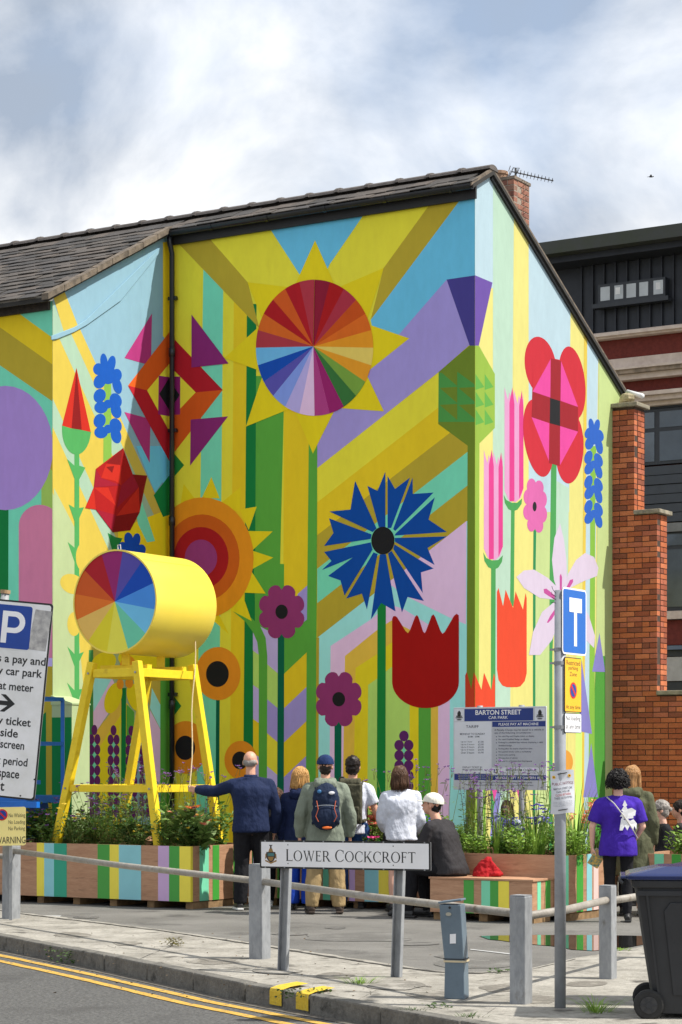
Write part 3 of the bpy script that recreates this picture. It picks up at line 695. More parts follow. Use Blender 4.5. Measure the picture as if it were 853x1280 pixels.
# blue column
shape(RW, 'painted_stem', pg(158, 216, 92), C1([(520, 860), (556, 860), (558, 1280), (516, 1280)]))
RBC = pg(24, 106, 222)
bluecol(RW, C1, [(520, 770, 18, 43, -6), (556, 782, 21, 44, 12), (492, 806, 27, 30, 0), (584, 836, 25, 32, 0), (498, 868, 30, 36, 20), (586, 888, 22, 42, -15), (540, 835, 42, 46, 0)], RBC)
for yy in (975, 1100): bluecol(RW, C1, [(498, yy-36, 30, 36, 20), (578, yy-12, 30, 38, -20), (505, yy+22, 34, 30, 0), (580, yy+38, 26, 40, -15), (540, yy+5, 22, 22, 0)], RBC)
PTP = pg(214, 66, 150)
shape(RW, 'painted_triangle', PTP, C1([(760, 527), (755, 788), (622, 750)])); shape(RW, 'painted_triangle', PTP, C1([(622, 1020), (752, 1055), (748, 1275)]))
shape(RW, 'painted_diamond', DIAM_O, C1([(870, 590), (640, 888), (735, 912), (870, 750)])); shape(RW, 'painted_diamond', DIAM_R, C1([(640, 888), (735, 912), (870, 1160), (870, 1310)]))
shape(RW, 'painted_diamond', Y1, C1([(735, 912), (870, 750), (870, 1160)])); shape(RW, 'painted_diamond', MAG, C1([(793, 838), (870, 850), (870, 1045), (790, 1032)])); shape(RW, 'painted_diamond', BLK, C1([(870, 810), (795, 930), (870, 1050)]))
# faceted rose
shape(RW, 'painted_rose', BMD, C5([(615, 0), (478, 105), (468, 197), (425, 300), (478, 308), (562, 421), (650, 412), (698, 320), (735, 138), (663, 132)]))
for c, p in ((BMD, [(615, 0), (530, 75), (478, 105), (505, 150)]), (BDK, [(530, 75), (615, 0), (600, 85)]), (BRT, [(505, 150), (530, 80), (600, 85), (575, 165)]), (BDK, [(530, 95), (570, 90), (560, 125)]), (BRT, [(575, 165), (600, 85), (606, 187)]), (BMD, [(615, 0), (663, 132), (606, 187), (600, 85)]),
             (CRM, [(478, 105), (468, 197), (606, 187), (505, 150)]), (BRT, [(468, 197), (540, 198), (580, 290)]), (BMD, [(540, 198), (606, 187), (580, 290)]), (BRT, [(468, 197), (425, 300), (478, 308)]), (BMD, [(468, 197), (580, 290), (575, 335), (478, 308)]),
             (CRM, [(478, 308), (578, 335), (562, 420)]), (CRM, [(606, 187), (663, 132), (692, 196), (582, 300)]), (BRT, [(692, 196), (580, 340), (698, 320)]), (BDK, [(663, 132), (735, 138), (698, 300), (692, 196)]), (BDK, [(578, 340), (698, 320), (650, 412), (562, 422)])):
    shape(RW, 'painted_facet', c, C5(p))
shape(RW, 'painted_leaf', pg(40, 160, 80), C5([(538, 424), (575, 445), (612, 452), (585, 510), (560, 510)]))
bluecol(RW, C5, [(642, 458, 22, 36, -8), (680, 462, 20, 36, 10), (612, 500, 26, 30, 0), (705, 508, 22, 26, 0), (660, 500, 40, 36, 0)], pf(6, 62, 150))
# daffodils and meadow behind the frame
for cx, cy, rx, ry, ro in ((415, 545, 36, 70, 0), (360, 680, 62, 48, 25), (370, 880, 34, 60, 0)): shape(RW, 'painted_petal', RYE, C5.el(cx, cy, rx, ry, ro))
shape(RW, 'painted_stripe', GST, C9([(444, 290), (466, 290), (462, 1600), (440, 1600)]))
for c, p in ((MBL, [(466, 420), (560, 400), (560, 560), (466, 700)]), (LIL, [(560, 430), (600, 520), (466, 720), (466, 600)]), (ORL, [(600, 540), (640, 560), (480, 800), (466, 720)]), (YG, [(640, 560), (680, 700), (640, 1600), (480, 1600), (480, 800)]),
             (LG, [(600, 650), (640, 1600), (560, 1600)]), (MBL, [(760, 480), (840, 640), (840, 760), (750, 580)]), (LIL, [(750, 590), (840, 760), (840, 1000), (740, 900)])): shape(RW, 'painted_band', c, C9(p))
shape(RW, 'painted_stripe', DG, C9([(606, 480), (630, 480), (628, 1600), (602, 1600)])); shape(RW, 'painted_stripe', GR, C9([(632, 560), (670, 600), (668, 1600), (630, 1600)]))
shape(RW, 'painted_stripe', GR, C9([(802, 330), (870, 330), (870, 1600), (800, 1600)]))
for cx, cy, rx, ry, ro in ((520, 350, 62, 48, -20), (640, 330, 50, 40, 0), (720, 350, 60, 44, 25), (565, 530, 40, 80, 18), (680, 530, 42, 76, -22)): shape(RW, 'painted_petal', GOLD, C9.el(cx, cy, rx, ry, ro))
shape(RW, 'painted_flower', pf(214, 130, 30), C9.el(640, 380, 42, 62)); shape(RW, 'painted_flower', pf(214, 130, 30), C9.el(600, 460, 18, 26)); shape(RW, 'painted_flower', pf(214, 130, 30), C9.el(645, 455, 20, 26)); shape(RW, 'painted_flower_centre', BLK, C9.el(622, 378, 14, 26))
GR2 = pg(128, 50, 132)
for cx, y0, rows in ((471, 690, 8), (567, 692, 8), (656, 694, 8), (726, 745, 7)): grapes(RW, C9, cx, y0, rows, (15, 26), 15, 52, GR2)
# --- left wall
shape(LW, 'painted_ground', MINT, [(-120, 320), (80, 320), (80, BOT), (-120, BOT)])
shape(LW, 'painted_band', Y2, C1([(-360, 240), (0, 480), (55, 497), (320, 690), (320, 822), (0, 596), (-360, 345)])); shape(LW, 'painted_band', OL, C1([(-360, 345), (0, 596), (320, 822), (320, 1006), (0, 786), (-360, 536)]))
shape(LW, 'painted_band', Y2, C1([(-360, 150), (-100, 330), (60, 497), (0, 500), (-360, 260)]))
shape(LW, 'painted_stripe', OL, C5([(262, -70), (300, -70), (300, 150), (240, 150)])); shape(LW, 'painted_stripe', pf(140, 172, 80), C5([(208, 60), (300, 150), (300, 400), (208, 400)]))
shape(LW, 'painted_stripe', DG, C5([(-300, 200), (44, 200), (38, 2600), (-300, 2600)])); shape(LW, 'painted_stripe', MINT, C5([(44, 200), (96, 240), (92, 2600), (38, 2600)]))
shape(LW, 'painted_circle', pf(150, 122, 184), C1.el(28, 1200, 238, 311))
shape(LW, 'painted_pillar', pf(186, 112, 142), C5([(95, 1050), (95, 390)]+[(200-105*math.cos(R(a)), 390-106*math.sin(R(a))) for a in range(0, 150, 10)]+[(300, 330), (300, 1050)]))
shape(LW, 'painted_stripe', LAV2, C9([(100, 330), (310, 330), (310, 400), (100, 400)])); shape(LW, 'painted_stripe', OL, C9([(100, 372), (310, 372), (310, 1600), (100, 1600)])); shape(LW, 'painted_stripe', DG, C9([(100, 700), (232, 600), (232, 1600), (100, 1600)]))
# ------------------------------------------------------------------ relief on the return wall
fr = WALLS['return_wall'][0]
def rel(name, px, th, m, bev=.02):
    P = [fr.P(*to_wall(fr, *p), .01) for p in px]
    return obj(name, MB().prism(P, fr.n*th), m, house, bevel=bev)
rel('render_ridge', [(199, 309), (201, 313), (150, 376), (108, 406), (92, 415), (70, 424), (63, 425), (63, 420), (92, 409), (106, 400)], .012, paint(RBL), .005)
# low painted pier at the foot of the return wall
pc = H(S1-.16, T1+.17, 0)
obj('low_pier', MB().box(pc+UP*1.2, (.32, .36, 2.4), -E1, E2, UP), paint(RGR), house)
obj('pier_front', MB().box(pc-E2*.184+UP*1.14, (.31, .006, 2.2), -E1, E2, UP), paint(DG), house)
obj('pier_cap', MB().prism([pc+E1*.17-E2*.19+UP*2.4, pc-E1*.17-E2*.19+UP*2.4, pc-E1*.17-E2*.19+UP*2.42, pc+E1*.17-E2*.19+UP*2.52], E2*.38), paint(RGR), house)

# ------------------------------------------------------------------ roof
SLATE = [mat('roof_slate_%d' % i, lin(c), .75, .18, 12, bump=.4, bscale=50) for i, c in enumerate([(70, 65, 61), (80, 74, 68), (58, 55, 52), (86, 78, 71), (66, 63, 61)])]
RIDGE = mat('ridge_tile', lin((92, 86, 82)), .8, .2, 10, bump=.5)
ROOFB = mat('roof_boarding', (.03, .028, .025), .9, .2)
FASC = mat('black_fascia', (.012, .012, .012), .6, .2)
GUTB = mat('black_gutter', (.014, .016, .02), .28, .2, 6)
GUTG = mat('weathered_gutter', lin((128, 122, 112)), .7, .2, 8)
VERGE = mat('verge_mortar', lin((108, 97, 84)), .9, .35, 9, bump=.6, bscale=50)
roof = obj('roof', MB(), ROOFB, house)
def rz(t): return RZT+.06-abs(t-RT)*SL
mb = MB()
mb.prism([H(-.06, -.16, rz(-.16)), H(-.06, RT, rz(RT)), H(-.06, GT+.25, rz(GT+.25)), H(-.06, GT+.25, rz(GT+.25)-.05), H(-.06, RT, rz(RT)-.05), H(-.06, -.16, rz(-.16)-.05)], E1*(SE+.06))
mb.prism([H(S1-.1, -2.72, rz(-2.72)), H(S1-.1, -.16, rz(-.16)), H(S1-.1, -.16, rz(-.16)-.05), H(S1-.1, -2.72, rz(-2.72)-.05)], E1*(SE-S1+.1))
roof.data = mb.mesh('roof', ROOFB)
# slates, one by one where they show
cs_ = 1/math.sqrt(1+SL*SL); VU = (E2*cs_+UP*SL*cs_); VN = E1.cross(VU); VN = VN if VN.z > 0 else -VN
def slate_mesh(m, k):
    wd, ln, th = .285, .36, .011; mbx = MB(); j = [random.uniform(-.006, .006) for _ in range(4)]
    b_ = [(-wd/2+j[0], -ln/2+j[1], 0), (wd/2, -ln/2+j[2], 0), (wd/2+j[3], ln/2, 0), (-wd/2, ln/2, 0)]
    mbx.prism(b_, (0, 0, th)); return mbx.mesh('slate', m)
SM = [slate_mesh(m, k) for k in range(2) for m in SLATE]
Mrot = Matrix((( -E1.x, VU.x, VN.x, 0), (-E1.y, VU.y, VN.y, 0), (-E1.z, VU.z, VN.z, 0), (0, 0, 0, 1)))
ns = 0; extra = MB()
rows = [(t0, s0, s1) for t0, s0, s1 in ([( -.16+.0+i*.205*cs_, -.05, S1-.05) for i in range(3)]+[(-2.72+i*.205*cs_, S1-.05, 8.6) for i in range(16)])]
for ri, (t0, s0, s1) in enumerate(rows):
    s = s0+(.15 if ri % 2 else .0)+.14
    while s < s1:
        c = H(s, t0+.17*cs_, rz(t0+.17*cs_))+VN*(.020+random.uniform(-.003, .007))+VU*random.uniform(-.018, .012)
        tilt = Matrix.Rotation(R(-3.0+random.uniform(-1.8, 1.0)), 4, 'X') @ Matrix.Rotation(R(random.uniform(-2.4, 2.4)), 4, 'Z') @ Matrix.Rotation(R(random.uniform(-.8, .8)), 4, 'Y')
        if t0+.3*cs_ < RT+.02:
            ns += 1
            obj('slate', random.choice(SM), None, roof, Matrix.Translation(c) @ Mrot @ tilt)
        s += .30
# ridge tiles
s = -.06; k = 0
while s < 8.9:
    mbx = MB(); prof = []
    for a in range(0, 181, 30): prof.append((math.cos(R(a))*.12, math.sin(R(a))*.07))
    def rp(q, ss, up): return H(ss, RT+q[0], rz(RT)+.005+q[1]+up)
    ln = .455; big = [(x*1.10, y*1.12) for x, y in prof]
    A = [rp(q, s, 0) for q in prof]; B_ = [rp(q, s+ln-.05, 0) for q in prof]; C_ = [rp(q, s+ln-.05, .008) for q in big]; D_ = [rp(q, s+ln+.01, .008) for q in big]
    n_ = len(prof); allv = A+B_+C_+D_
    fs = [(r_*n_+i, r_*n_+i+1, (r_+1)*n_+i+1, (r_+1)*n_+i) for r_ in range(3) for i in range(n_-1)]+[tuple(range(n_)), tuple(range(3*n_, 4*n_))]
    mbx.add(allv, fs); obj('ridge_tile', mbx, RIDGE, roof); s += .46
# verges
def verge(name, s, ta, tb, wd, th, m, lift=.02, out=0):
    P = [H(s, ta, rz(ta)+lift), H(s, tb, rz(tb)+lift), H(s, tb, rz(tb)+lift-th), H(s, ta, rz(ta)+lift-th)]
    return obj(name, MB().prism(P, E1*wd), m, roof)
k = 8
for i in range(k):                                       # coping along the verge over the return wall
    ta = -2.76+i*(2.66/k); tb = ta+2.66/k-.012
    verge('verge_coping', S1-.13, ta, tb, .11, .08, VERGE, .06+random.uniform(-.006, .006))
verge('verge_board', -.05, RT, GT+.27, .02, .055, VERGE, .045); verge('verge_board', -.05, -.18, RT, .02, .055, VERGE, .045)
verge('verge_undercloak', -.035, RT, GT+.2, .03, .07, FASC, -.03)
# rear-slope slates read only as an edge
extra = MB()
for i in range(22):
    t0 = RT+.05+i*.2
    for j in range(4): extra.box(H(.1+j*.3, t0+.1, rz(t0+.1)+.03), (.28, .3, .012), E1, Vector((E2.x*cs_, E2.y*cs_, -SL*cs_)), Vector((E2.x*SL*cs_, E2.y*SL*cs_, cs_)))
ex = obj('rear_slates', extra, SLATE[1], roof); ex['kind'] = 'stuff'
# gutters, fascia, downpipe
def gutter(s0, s1, t, z, m, r=.062, name='gutter'):
    mbx = MB(); A = []; B_ = []
    for a in range(180, 361, 20): A.append((math.cos(R(a))*r, math.sin(R(a))*r))
    outer = A; inner = [(x*.86, y*.86) for x, y in reversed(A)]; pr = outer+inner
    mbx.prism([H(s0, t+x, z+y) for x, y in pr], E1*(s1-s0)); return obj(name, mbx, m, house, smooth=False)
obj('fascia', MB().box(H((S1-.05)/2, -.035, FRH-.09), (S1+.02, .035, .17), E1, E2, UP), FASC, house)
gut = gutter(-.03, S1-.1, -.13, FRH-.015, GUTB)
for s in (.25, 1.2, 2.1, 3.0, 3.9):
    mbx = MB(); mbx.prism([H(s, -.13+math.cos(R(a))*.07, FRH-.015+math.sin(R(a))*.07) for a in range(180, 361, 20)], E1*.05); obj('gutter_bracket', mbx, GUTB, gut)
obj('fascia', MB().box(H((S1+SE)/2+.02, T1-.03, wz(T1)-.06), (SE-S1-.02, .05, .2), E1, E2, UP), mat('rotten_fascia', (.035, .028, .022), .9, .4, 14, bump=.5), house)
g2 = gutter(S1-.05, SE, T1-.13, wz(T1)-.015, GUTG)
obj('gutter_end', MB().prism([H(S1-.075, T1-.13+math.cos(R(a))*.066, wz(T1)-.015+math.sin(R(a))*.066) for a in range(180, 361, 20)], E1*.022), mat('white_plastic', (.75, .75, .75), .4), g2)
dp = obj('downpipe', MB().tube([H(S1-.10, -.13, FRH-.07), H(S1-.10, -.13, FRH-.16), H(S1-.10, -.075, FRH-.3), H(S1-.10, -.075, 0)], .036, 12), GUTB, house, smooth=True)
for z in (8.0, 6.2, 4.4, 2.6, 1.0): obj('pipe_bracket', MB().box(H(S1-.10, -.055, z), (.13, .06, .05), E1, E2, UP), GUTB, dp, bevel=.006)
for z in (7.2, 4.9, 2.4): obj('pipe_socket', MB().tube([H(S1-.10, -.075, z), H(S1-.10, -.075, z+.12)], .045, 12), GUTB, dp, smooth=True)
# chimney with its bricks
CBR = [mat('chimney_brick_%d' % i, lin(c), .9, .16, 20, bump=.4) for i, c in enumerate([(146, 98, 80), (128, 84, 70), (160, 112, 92), (138, 104, 88)])]
MORT = mat('mortar', lin((150, 138, 124)), .95, .15, 14)
cs0, ct0, cw, cd = .10, 1.29, .46, .46; cz1 = 9.31; cz0 = 8.3
chim = obj('chimney', MB().box(H(cs0+cw/2, ct0+cd/2, (cz0+cz1)/2), (cw-.012, cd-.012, cz1-cz0), E1, E2, UP), MORT, roof)
chim.parent = house; chim.matrix_parent_inverse = WM[house.name].inverted()
z = cz0+.04; r_ = 0
while z < cz1-.03:
    lens = ([.215, .225] if r_ % 2 else [.1025, .215, .1225])
    for face in (0, 1):
        x = 0
        for ln in lens:
            if face == 0: c = H(cs0+x+ln/2, ct0+.05, z+.0325)
            else: c = H(cs0+.05, ct0+x+ln/2, z+.0325)
            sz = (ln-.01, .1, .065) if face == 0 else (.1, ln-.01, .065)
            if not (face == 1 and x == 0): obj('brick', MB().box(c, sz, E1, E2, UP), random.choice(CBR), chim, bevel=.004, seg=1)
            x += ln
    z += .075; r_ += 1
obj('chimney_cap', MB().box(H(cs0+cw/2, ct0+cd/2, cz1+.02), (cw+.02, cd+.02, .04), E1, E2, UP), mat('flaunching', lin((120, 108, 96)), .95, .2), chim)
mbx = MB(); cc = H(cs0+cw/2+.06, ct0+.12, 0)
mbx.tube([cc+UP*(cz1+.03), cc+UP*(cz1+.10), cc+UP*(cz1+.11), cc+UP*(cz1+.15)], [.12, .115, .13, .125], 14); obj('chimney_pot', mbx, mat('chimney_pot', lin((150, 120, 98)), .9, .2), chim, smooth=False)
# television aerial
aer = thing('television_aerial', 'thin grey television aerial pointing right from the brick chimney', 'aerial', H(cs0+.05, ct0+.3, cz1))
AL = mat('aerial_metal', (.10, .10, .10), .5, metal=.6)
a0 = H(cs0+.05, ct0+.28, cz1-.5); a1 = a0+UP*.62
b0 = at_depth(640, 214.5, a1.y); b1 = at_depth(692, 226, a1.y-.1)
a1 = Vector((b0.x+.05, a0.y, b0.z-.01)); a0 = Vector((a1.x, a1.y, cz1-.45))
obj('mast', MB().tube([a0, a1+UP*.05], .014, 8), AL, aer); obj('boom', MB().tube([b0, b1], .008, 6), AL, aer)
for i in range(11):
    p = b0.lerp(b1, .12+.085*i); obj('element', MB().tube([p+Vector((0, -.12+.005*i, .012)), p+Vector((0, .12-.005*i, -.012))], .004, 5), AL, aer)
    obj('element', MB().tube([p+Vector((0, 0, -.015)), p+Vector((.008, 0, .018))], .004, 5), AL, aer)
for dz in (-.04, .05): obj('reflector', MB().tube([b0+Vector((-.03, -.14, dz*.7)), b0+Vector((-.03, .14, dz*.7+.01))], .005, 5), AL, aer)
obj('reflector_frame', MB().tube([b0+Vector((-.03, -.02, -.06)), b0+Vector((.02, .0, .05)), b0+Vector((.10, 0, .045)), b0+Vector((.07, 0, -.02))], .007, 5), AL, aer)

# ================================================================== stepped brick wall at the back of the gable
BW = H(0, 4.17, 0); RT_ = -E1                              # runs to the right from the gable plane
bwall = thing('brick_wall', 'stepped orange brick wall against the back edge of the painted gable', 'wall', BW)
TH = .345; tiers = [(.345, 6.70), (.69, 5.17), (1.085, 2.62)]
BRK = [weathered('orange_brick_%d' % i, tuple(x*.8 for x in lin(c)), tuple(min(1, x*1.15) for x in lin(c)), lin((92, 66, 52)), 1.1, 22, 2.3, (.62, .86), .92, .8, 40) for i, c in enumerate([(184, 104, 66), (166, 90, 58), (196, 116, 78), (150, 82, 58), (176, 102, 76), (138, 80, 60)])]
JNT = mat('brick_joint', lin((74, 58, 48)), .95, .2, 16)
core = MB(); x0 = 0.002
for xe, zt in tiers: core.box(BW+RT_*((x0+xe-.006)/2)+E2*(TH/2)+UP*(zt/2), (xe-.006-x0, TH-.012, zt), RT_, E2, UP); x0 = xe-.006+.0005
obj('wall_core', core, JNT, bwall)
bm_cache = {}
def brick_mesh(ln, dp_, i):
    key = (round(ln, 3), round(dp_, 3), i)
    if key not in bm_cache:
        bm_cache[key] = MB().box((0, 0, 0), (ln, dp_, .064)).mesh('brick', BRK[i])
    return bm_cache[key]
MR = Matrix(((RT_.x, E2.x, 0, 0), (RT_.y, E2.y, 0, 0), (0, 0, 1, 0), (0, 0, 0, 1)))
nb = 0; rest = [MB() for _ in BRK]
course = 89
allb = []
for cidx in range(89, 0, -1):
    z = cidx*.0752+.01
    xe = next(x for x, zt in reversed(tiers) if z+.03 < zt) if any(z+.03 < zt for x, zt in tiers) else None
    if xe is None: continue
    header = (cidx % 4 == 0); u = .115 if header else .23
    # front face, laid from the outer end towards the house
    x = xe; k = 0
    first = .115 if (cidx % 2 == 0 and not header) else u
    while x > .02:
        ln = min(first if k == 0 else u, x); lnn = ln-.011
        if lnn > .03: allb.append((z, 0, BW+RT_*(x-ln/2)+E2*(.048)+UP*z, lnn, .104))
        x -= ln; k += 1
    # outer end: what the corner brick does not cover
    y = .104; segs = [.235] if cidx % 2 else [.12, .115]
    for ln in segs: allb.append((z, 1, BW+RT_*(xe-.05)+E2*(y+ln/2+.003)+UP*z, .104, ln-.011)); y += ln
allb.sort(key=lambda q: -q[0])
for z, face, c, lx, ly in allb:
    i = random.randrange(len(BRK)); c = c+RT_*random.uniform(-.0015, .0015)+E2*random.uniform(-.002, .001)
    if nb < 300:
        obj('brick', brick_mesh(lx, ly, i), None, bwall, Matrix.Translation(c) @ MR); nb += 1
    else: rest[0 if i % 2 else 1].box(c, (lx, ly, .064), RT_, E2, UP)
for i in (0, 1):
    o = obj('lower_bricks', rest[i], BRK[i], bwall); o['kind'] = 'stuff'
COPE = mat('coping_stone', lin((116, 112, 96)), .9, rgb2=lin((162, 152, 132)), vscale=8, bump=.6, bscale=40)
x0 = -.04
for xe, zt in tiers:
    obj('coping_stone', MB().box(BW+RT_*((x0+xe+.06)/2)+E2*(TH/2)+UP*(zt+.03), (xe+.06-x0, TH+.12, .06), RT_, E2, UP), COPE, bwall, bevel=.01); x0 = xe+.004
# loose stone and pipe end on the top coping
ls = thing('loose_stone', 'pale broken stone lying on top of the stepped brick wall', 'stone', BW+RT_*.15+E2*.1+UP*6.76)
q = BW+RT_*.16+E2*.12+UP*6.83; mbx = MB().ell(q, (.13, .1, .085), 9, 6)
for i, v in enumerate(mbx.v): v = Vector(v); mbx.v[i] = tuple(v+(v-q)*.45*noise.noise(v*9))
obj('stone', mbx, mat('pale_stone', lin((168, 156, 124)), .9, .3, 12, bump=.5), ls)
pp = thing('waste_pipe', 'short white plastic pipe end above the stepped brick wall', 'pipe', BW+RT_*.3+E2*.3+UP*6.76)
obj('pipe', MB().tube([BW+RT_*.12+E2*.25+UP*6.96, BW+RT_*.40+E2*.16+UP*6.86], .035, 10), MATS['white_plastic'], pp, smooth=True)

# ================================================================== big dark-topped building behind
FB = at_depth(853, 957, 44.0); FB.z = 0
bld = thing('mill_building', 'large red brick building with dark metal top storey and stone bands behind', 'building', FB)
ff = Frame(FB-RT_*12, RT_, UP)                           # x to the right along its front
def fp(px, py): return to_wall(ff, px, py)
def hz(py_at_853): return fp(853, py_at_853)[1]
X0, X1 = 0.0, 26.0
STONE = mat('band_stone', lin((196, 178, 164)), .85, .14, 5, bump=.3, rgb2=lin((214, 198, 184)))
DRED = mat('dark_red_brick', lin((108, 44, 36)), .9, .16, 14, bump=.3, bscale=60)
CLAD = mat('charcoal_cladding', lin((46, 49, 55)), .5, .12, 3, metal=.3)
DRK = mat('dark_frame', lin((42, 46, 52)), .45, .1)
GLSS = [mat('window_glass_%d' % i, lin(c), .06, .25, .8, spec=.9, metal=.2) for i, c in enumerate([(92, 100, 106), (74, 82, 88), (110, 116, 120)])]  # glass tones differ from pane to pane to stand in for varied reflections
obj('wall', MB().box(ff.P(13, hz(408)/2, -3.2), (26, 6, hz(408)-.02), ff.u, ff.n, UP), DRED, bld)
def band(name, ya, yb, d, m, par=bld, x0=X0, x1=X1): return ff.plate(name, x0, hz(yb), x1, hz(ya), -.15, d, m, par)
band('stone_band', 408, 416, .25, STONE); band('stone_band', 410.5, 413.5, .32, STONE)
band('brick_band', 416.2, 441, .05, DRED); band('stone_band', 441.2, 456, .10, STONE)
band('cornice', 456.2, 459, .42, STONE); band('cornice', 459.2, 463.8, .36, mat('darker_stone', lin((150, 134, 118)), .9, .3, 6)); band('cornice', 464, 471, .26, STONE)  # middle cornice moulding in a darker stone tone
band('brick_band', 471.2, 489, .05, DRED); band('cornice', 489.2, 494, .40, STONE); band('cornice', 494.2, 500, .30, STONE); band('stone_band', 500.2, 505, .14, STONE)
band('lintel', 505.2, 507.5, .0, DRK)
# top storey: cladding panels with standing seams, oversailing roof edge
zt, zb = hz(314), hz(408)
obj('top_storey', MB().box(ff.P(13, (zt+zb)/2, -3.25), (26, 6, zt-zb), ff.u, ff.n, UP), CLAD, bld)
xw = (fp(853, 420)[0]-fp(695, 440)[0])/11.0; xs = fp(853, 420)[0]
for i in range(-9, 16):
    xa = xs+(i*xw); rr = .004*random.random()
    obj('cladding_panel', MB().box(ff.P(xa+xw/2, (zt+zb)/2, -.23+rr), (xw-.03, .05, zt-zb-.01), ff.u, ff.n, UP), CLAD, bld)
    obj('seam', MB().box(ff.P(xa, (zt+zb)/2, -.185), (.035, .09, zt-zb-.01), ff.u, ff.n, UP), CLAD, bld)
obj('roof_edge', MB().box(ff.P(13, (hz(290)+hz(306))/2, -2.9), (26, 7.2, hz(290)-hz(306)), ff.u, ff.n, UP), mat('roof_edge_metal', lin((58, 60, 58)), .6, rgb2=lin((52, 58, 40)), vscale=1.5), bld)
obj('roof_soffit', MB().box(ff.P(13, (hz(306.2)+hz(314))/2, -3.0), (26, 6.8, hz(306.2)-hz(314)), ff.u, ff.n, UP), CLAD, bld)
wx0, wzb = fp(748, 381); wx1, wzt = fp(832, 348); _, wza = fp(832, 374.6); wzt2 = fp(748, 356.5)[1]
wn_ = obj('window', MB().box(ff.P((wx0+wx1)/2, (wzb+wzt2)/2, -.1), (wx1-wx0, .22, wzt2-wzb), ff.u, ff.n, UP), DRK, bld)
ww = wx1-wx0; zc0, zc1 = wzb+(wzt2-wzb)*.16, wzt2-(wzt2-wzb)*.14
for a, b_ in ((.04, .18), (.25, .38), (.43, .57), (.62, .75), (.83, .97)):
    ff.plate('pane', wx0+ww*a, zc0, wx0+ww*b_, zc1, .0, .018, mat('bright_pane', lin((176, 182, 186)), .12, .12, 2, spec=.8), wn_)
for a in (.30, .90): ff.plate('paper', wx0+ww*(a-.035), zc0+(zc1-zc0)*.35, wx0+ww*(a+.035), zc0+(zc1-zc0)*.85, .019, .022, MATS['white_plastic'], wn_)
ff.plate('sill', wx0-.1, wzb-.09, wx1+.1, wzb, -.1, .1, DRK, wn_)
# storey windows to the right of the stepped wall
def storey(ya, yb, label, cols, bars):
    xa = fp(790, 560)[0]; wz0, wz1 = hz(yb), hz(ya)
    wnd = ff.plate('window', xa-2.5, wz0, X1, wz1, -.14, -.02, DRK, bld)
    for i, (pa, pb) in enumerate(cols):
        x_a, x_b = fp(pa, 560)[0], fp(pb, 560)[0]
        for (za_, zb_) in bars: ff.plate('pane', x_a, hz(zb_), x_b, hz(za_), -.018, -.006, GLSS[(i+len(bars)) % 3], wnd)
    return wnd
storey(508, 578, '', [(770, 803), (806, 818), (824.5, 862), (868, 905), (911, 950)], [(512, 532), (537, 574)])
for i in range(6):
    ya = 580+i*12; ff.plate('louvre', fp(780, 600)[0]-2.5, hz(ya+11), X1, hz(ya), -.15, -.03+.02*(i % 2), mat('louvre_grey', lin((58, 63, 70)), .5, .08), bld)
band('lintel', 653, 664, .04, mat('grey_lintel', lin((120, 120, 118)), .8, .1))
storey(665, 763, '', [(780, 822), (828, 862), (868, 905)], [(667, 681), (686, 758)])
band('sill', 764, 774, .18, STONE); band('brick_band', 775, 806, .05, DRED); band('string_course', 807, 812, .12, mat('slate_blue_band', lin((96, 108, 124)), .6, .1)); band('lintel', 812.5, 820, .02, DRK)
band('rendered_panel', 821, 851, .03, mat('pale_panel', lin((176, 172, 166)), .8, .08)); band('lintel', 852, 866, .0, DRK)
# ================================================================== planters and bench
PLY = weathered('plywood', lin((166, 122, 92)), lin((196, 154, 122)), lin((140, 104, 80)), 2.2, 14, 2.6, (.56, .72), .6, .2, 24, .35, (1, 1, 8))
PALLET = mat('pallet_timber', lin((140, 112, 78)), .85, .25, 12, bump=.3)
SOIL = mat('soil', (.035, .024, .016), .95, .4, 12, bump=.8, bscale=30)
def eggshell(nm, c): return mat(nm, lin(c), .42, .04, 3)
PS = {'y': eggshell('planter_yellow', (244, 226, 76)), 'b': eggshell('planter_pale_blue', (142, 206, 214)), 't': eggshell('planter_teal', (40, 160, 128)),
      'g': eggshell('planter_green', (70, 160, 62)), 'l': eggshell('planter_lilac', (206, 172, 214)), 'm': eggshell('planter_mint', (126, 218, 176)), 'd': eggshell('planter_deep_green', (16, 108, 78)), 'p': eggshell('planter_pink', (238, 206, 200))}
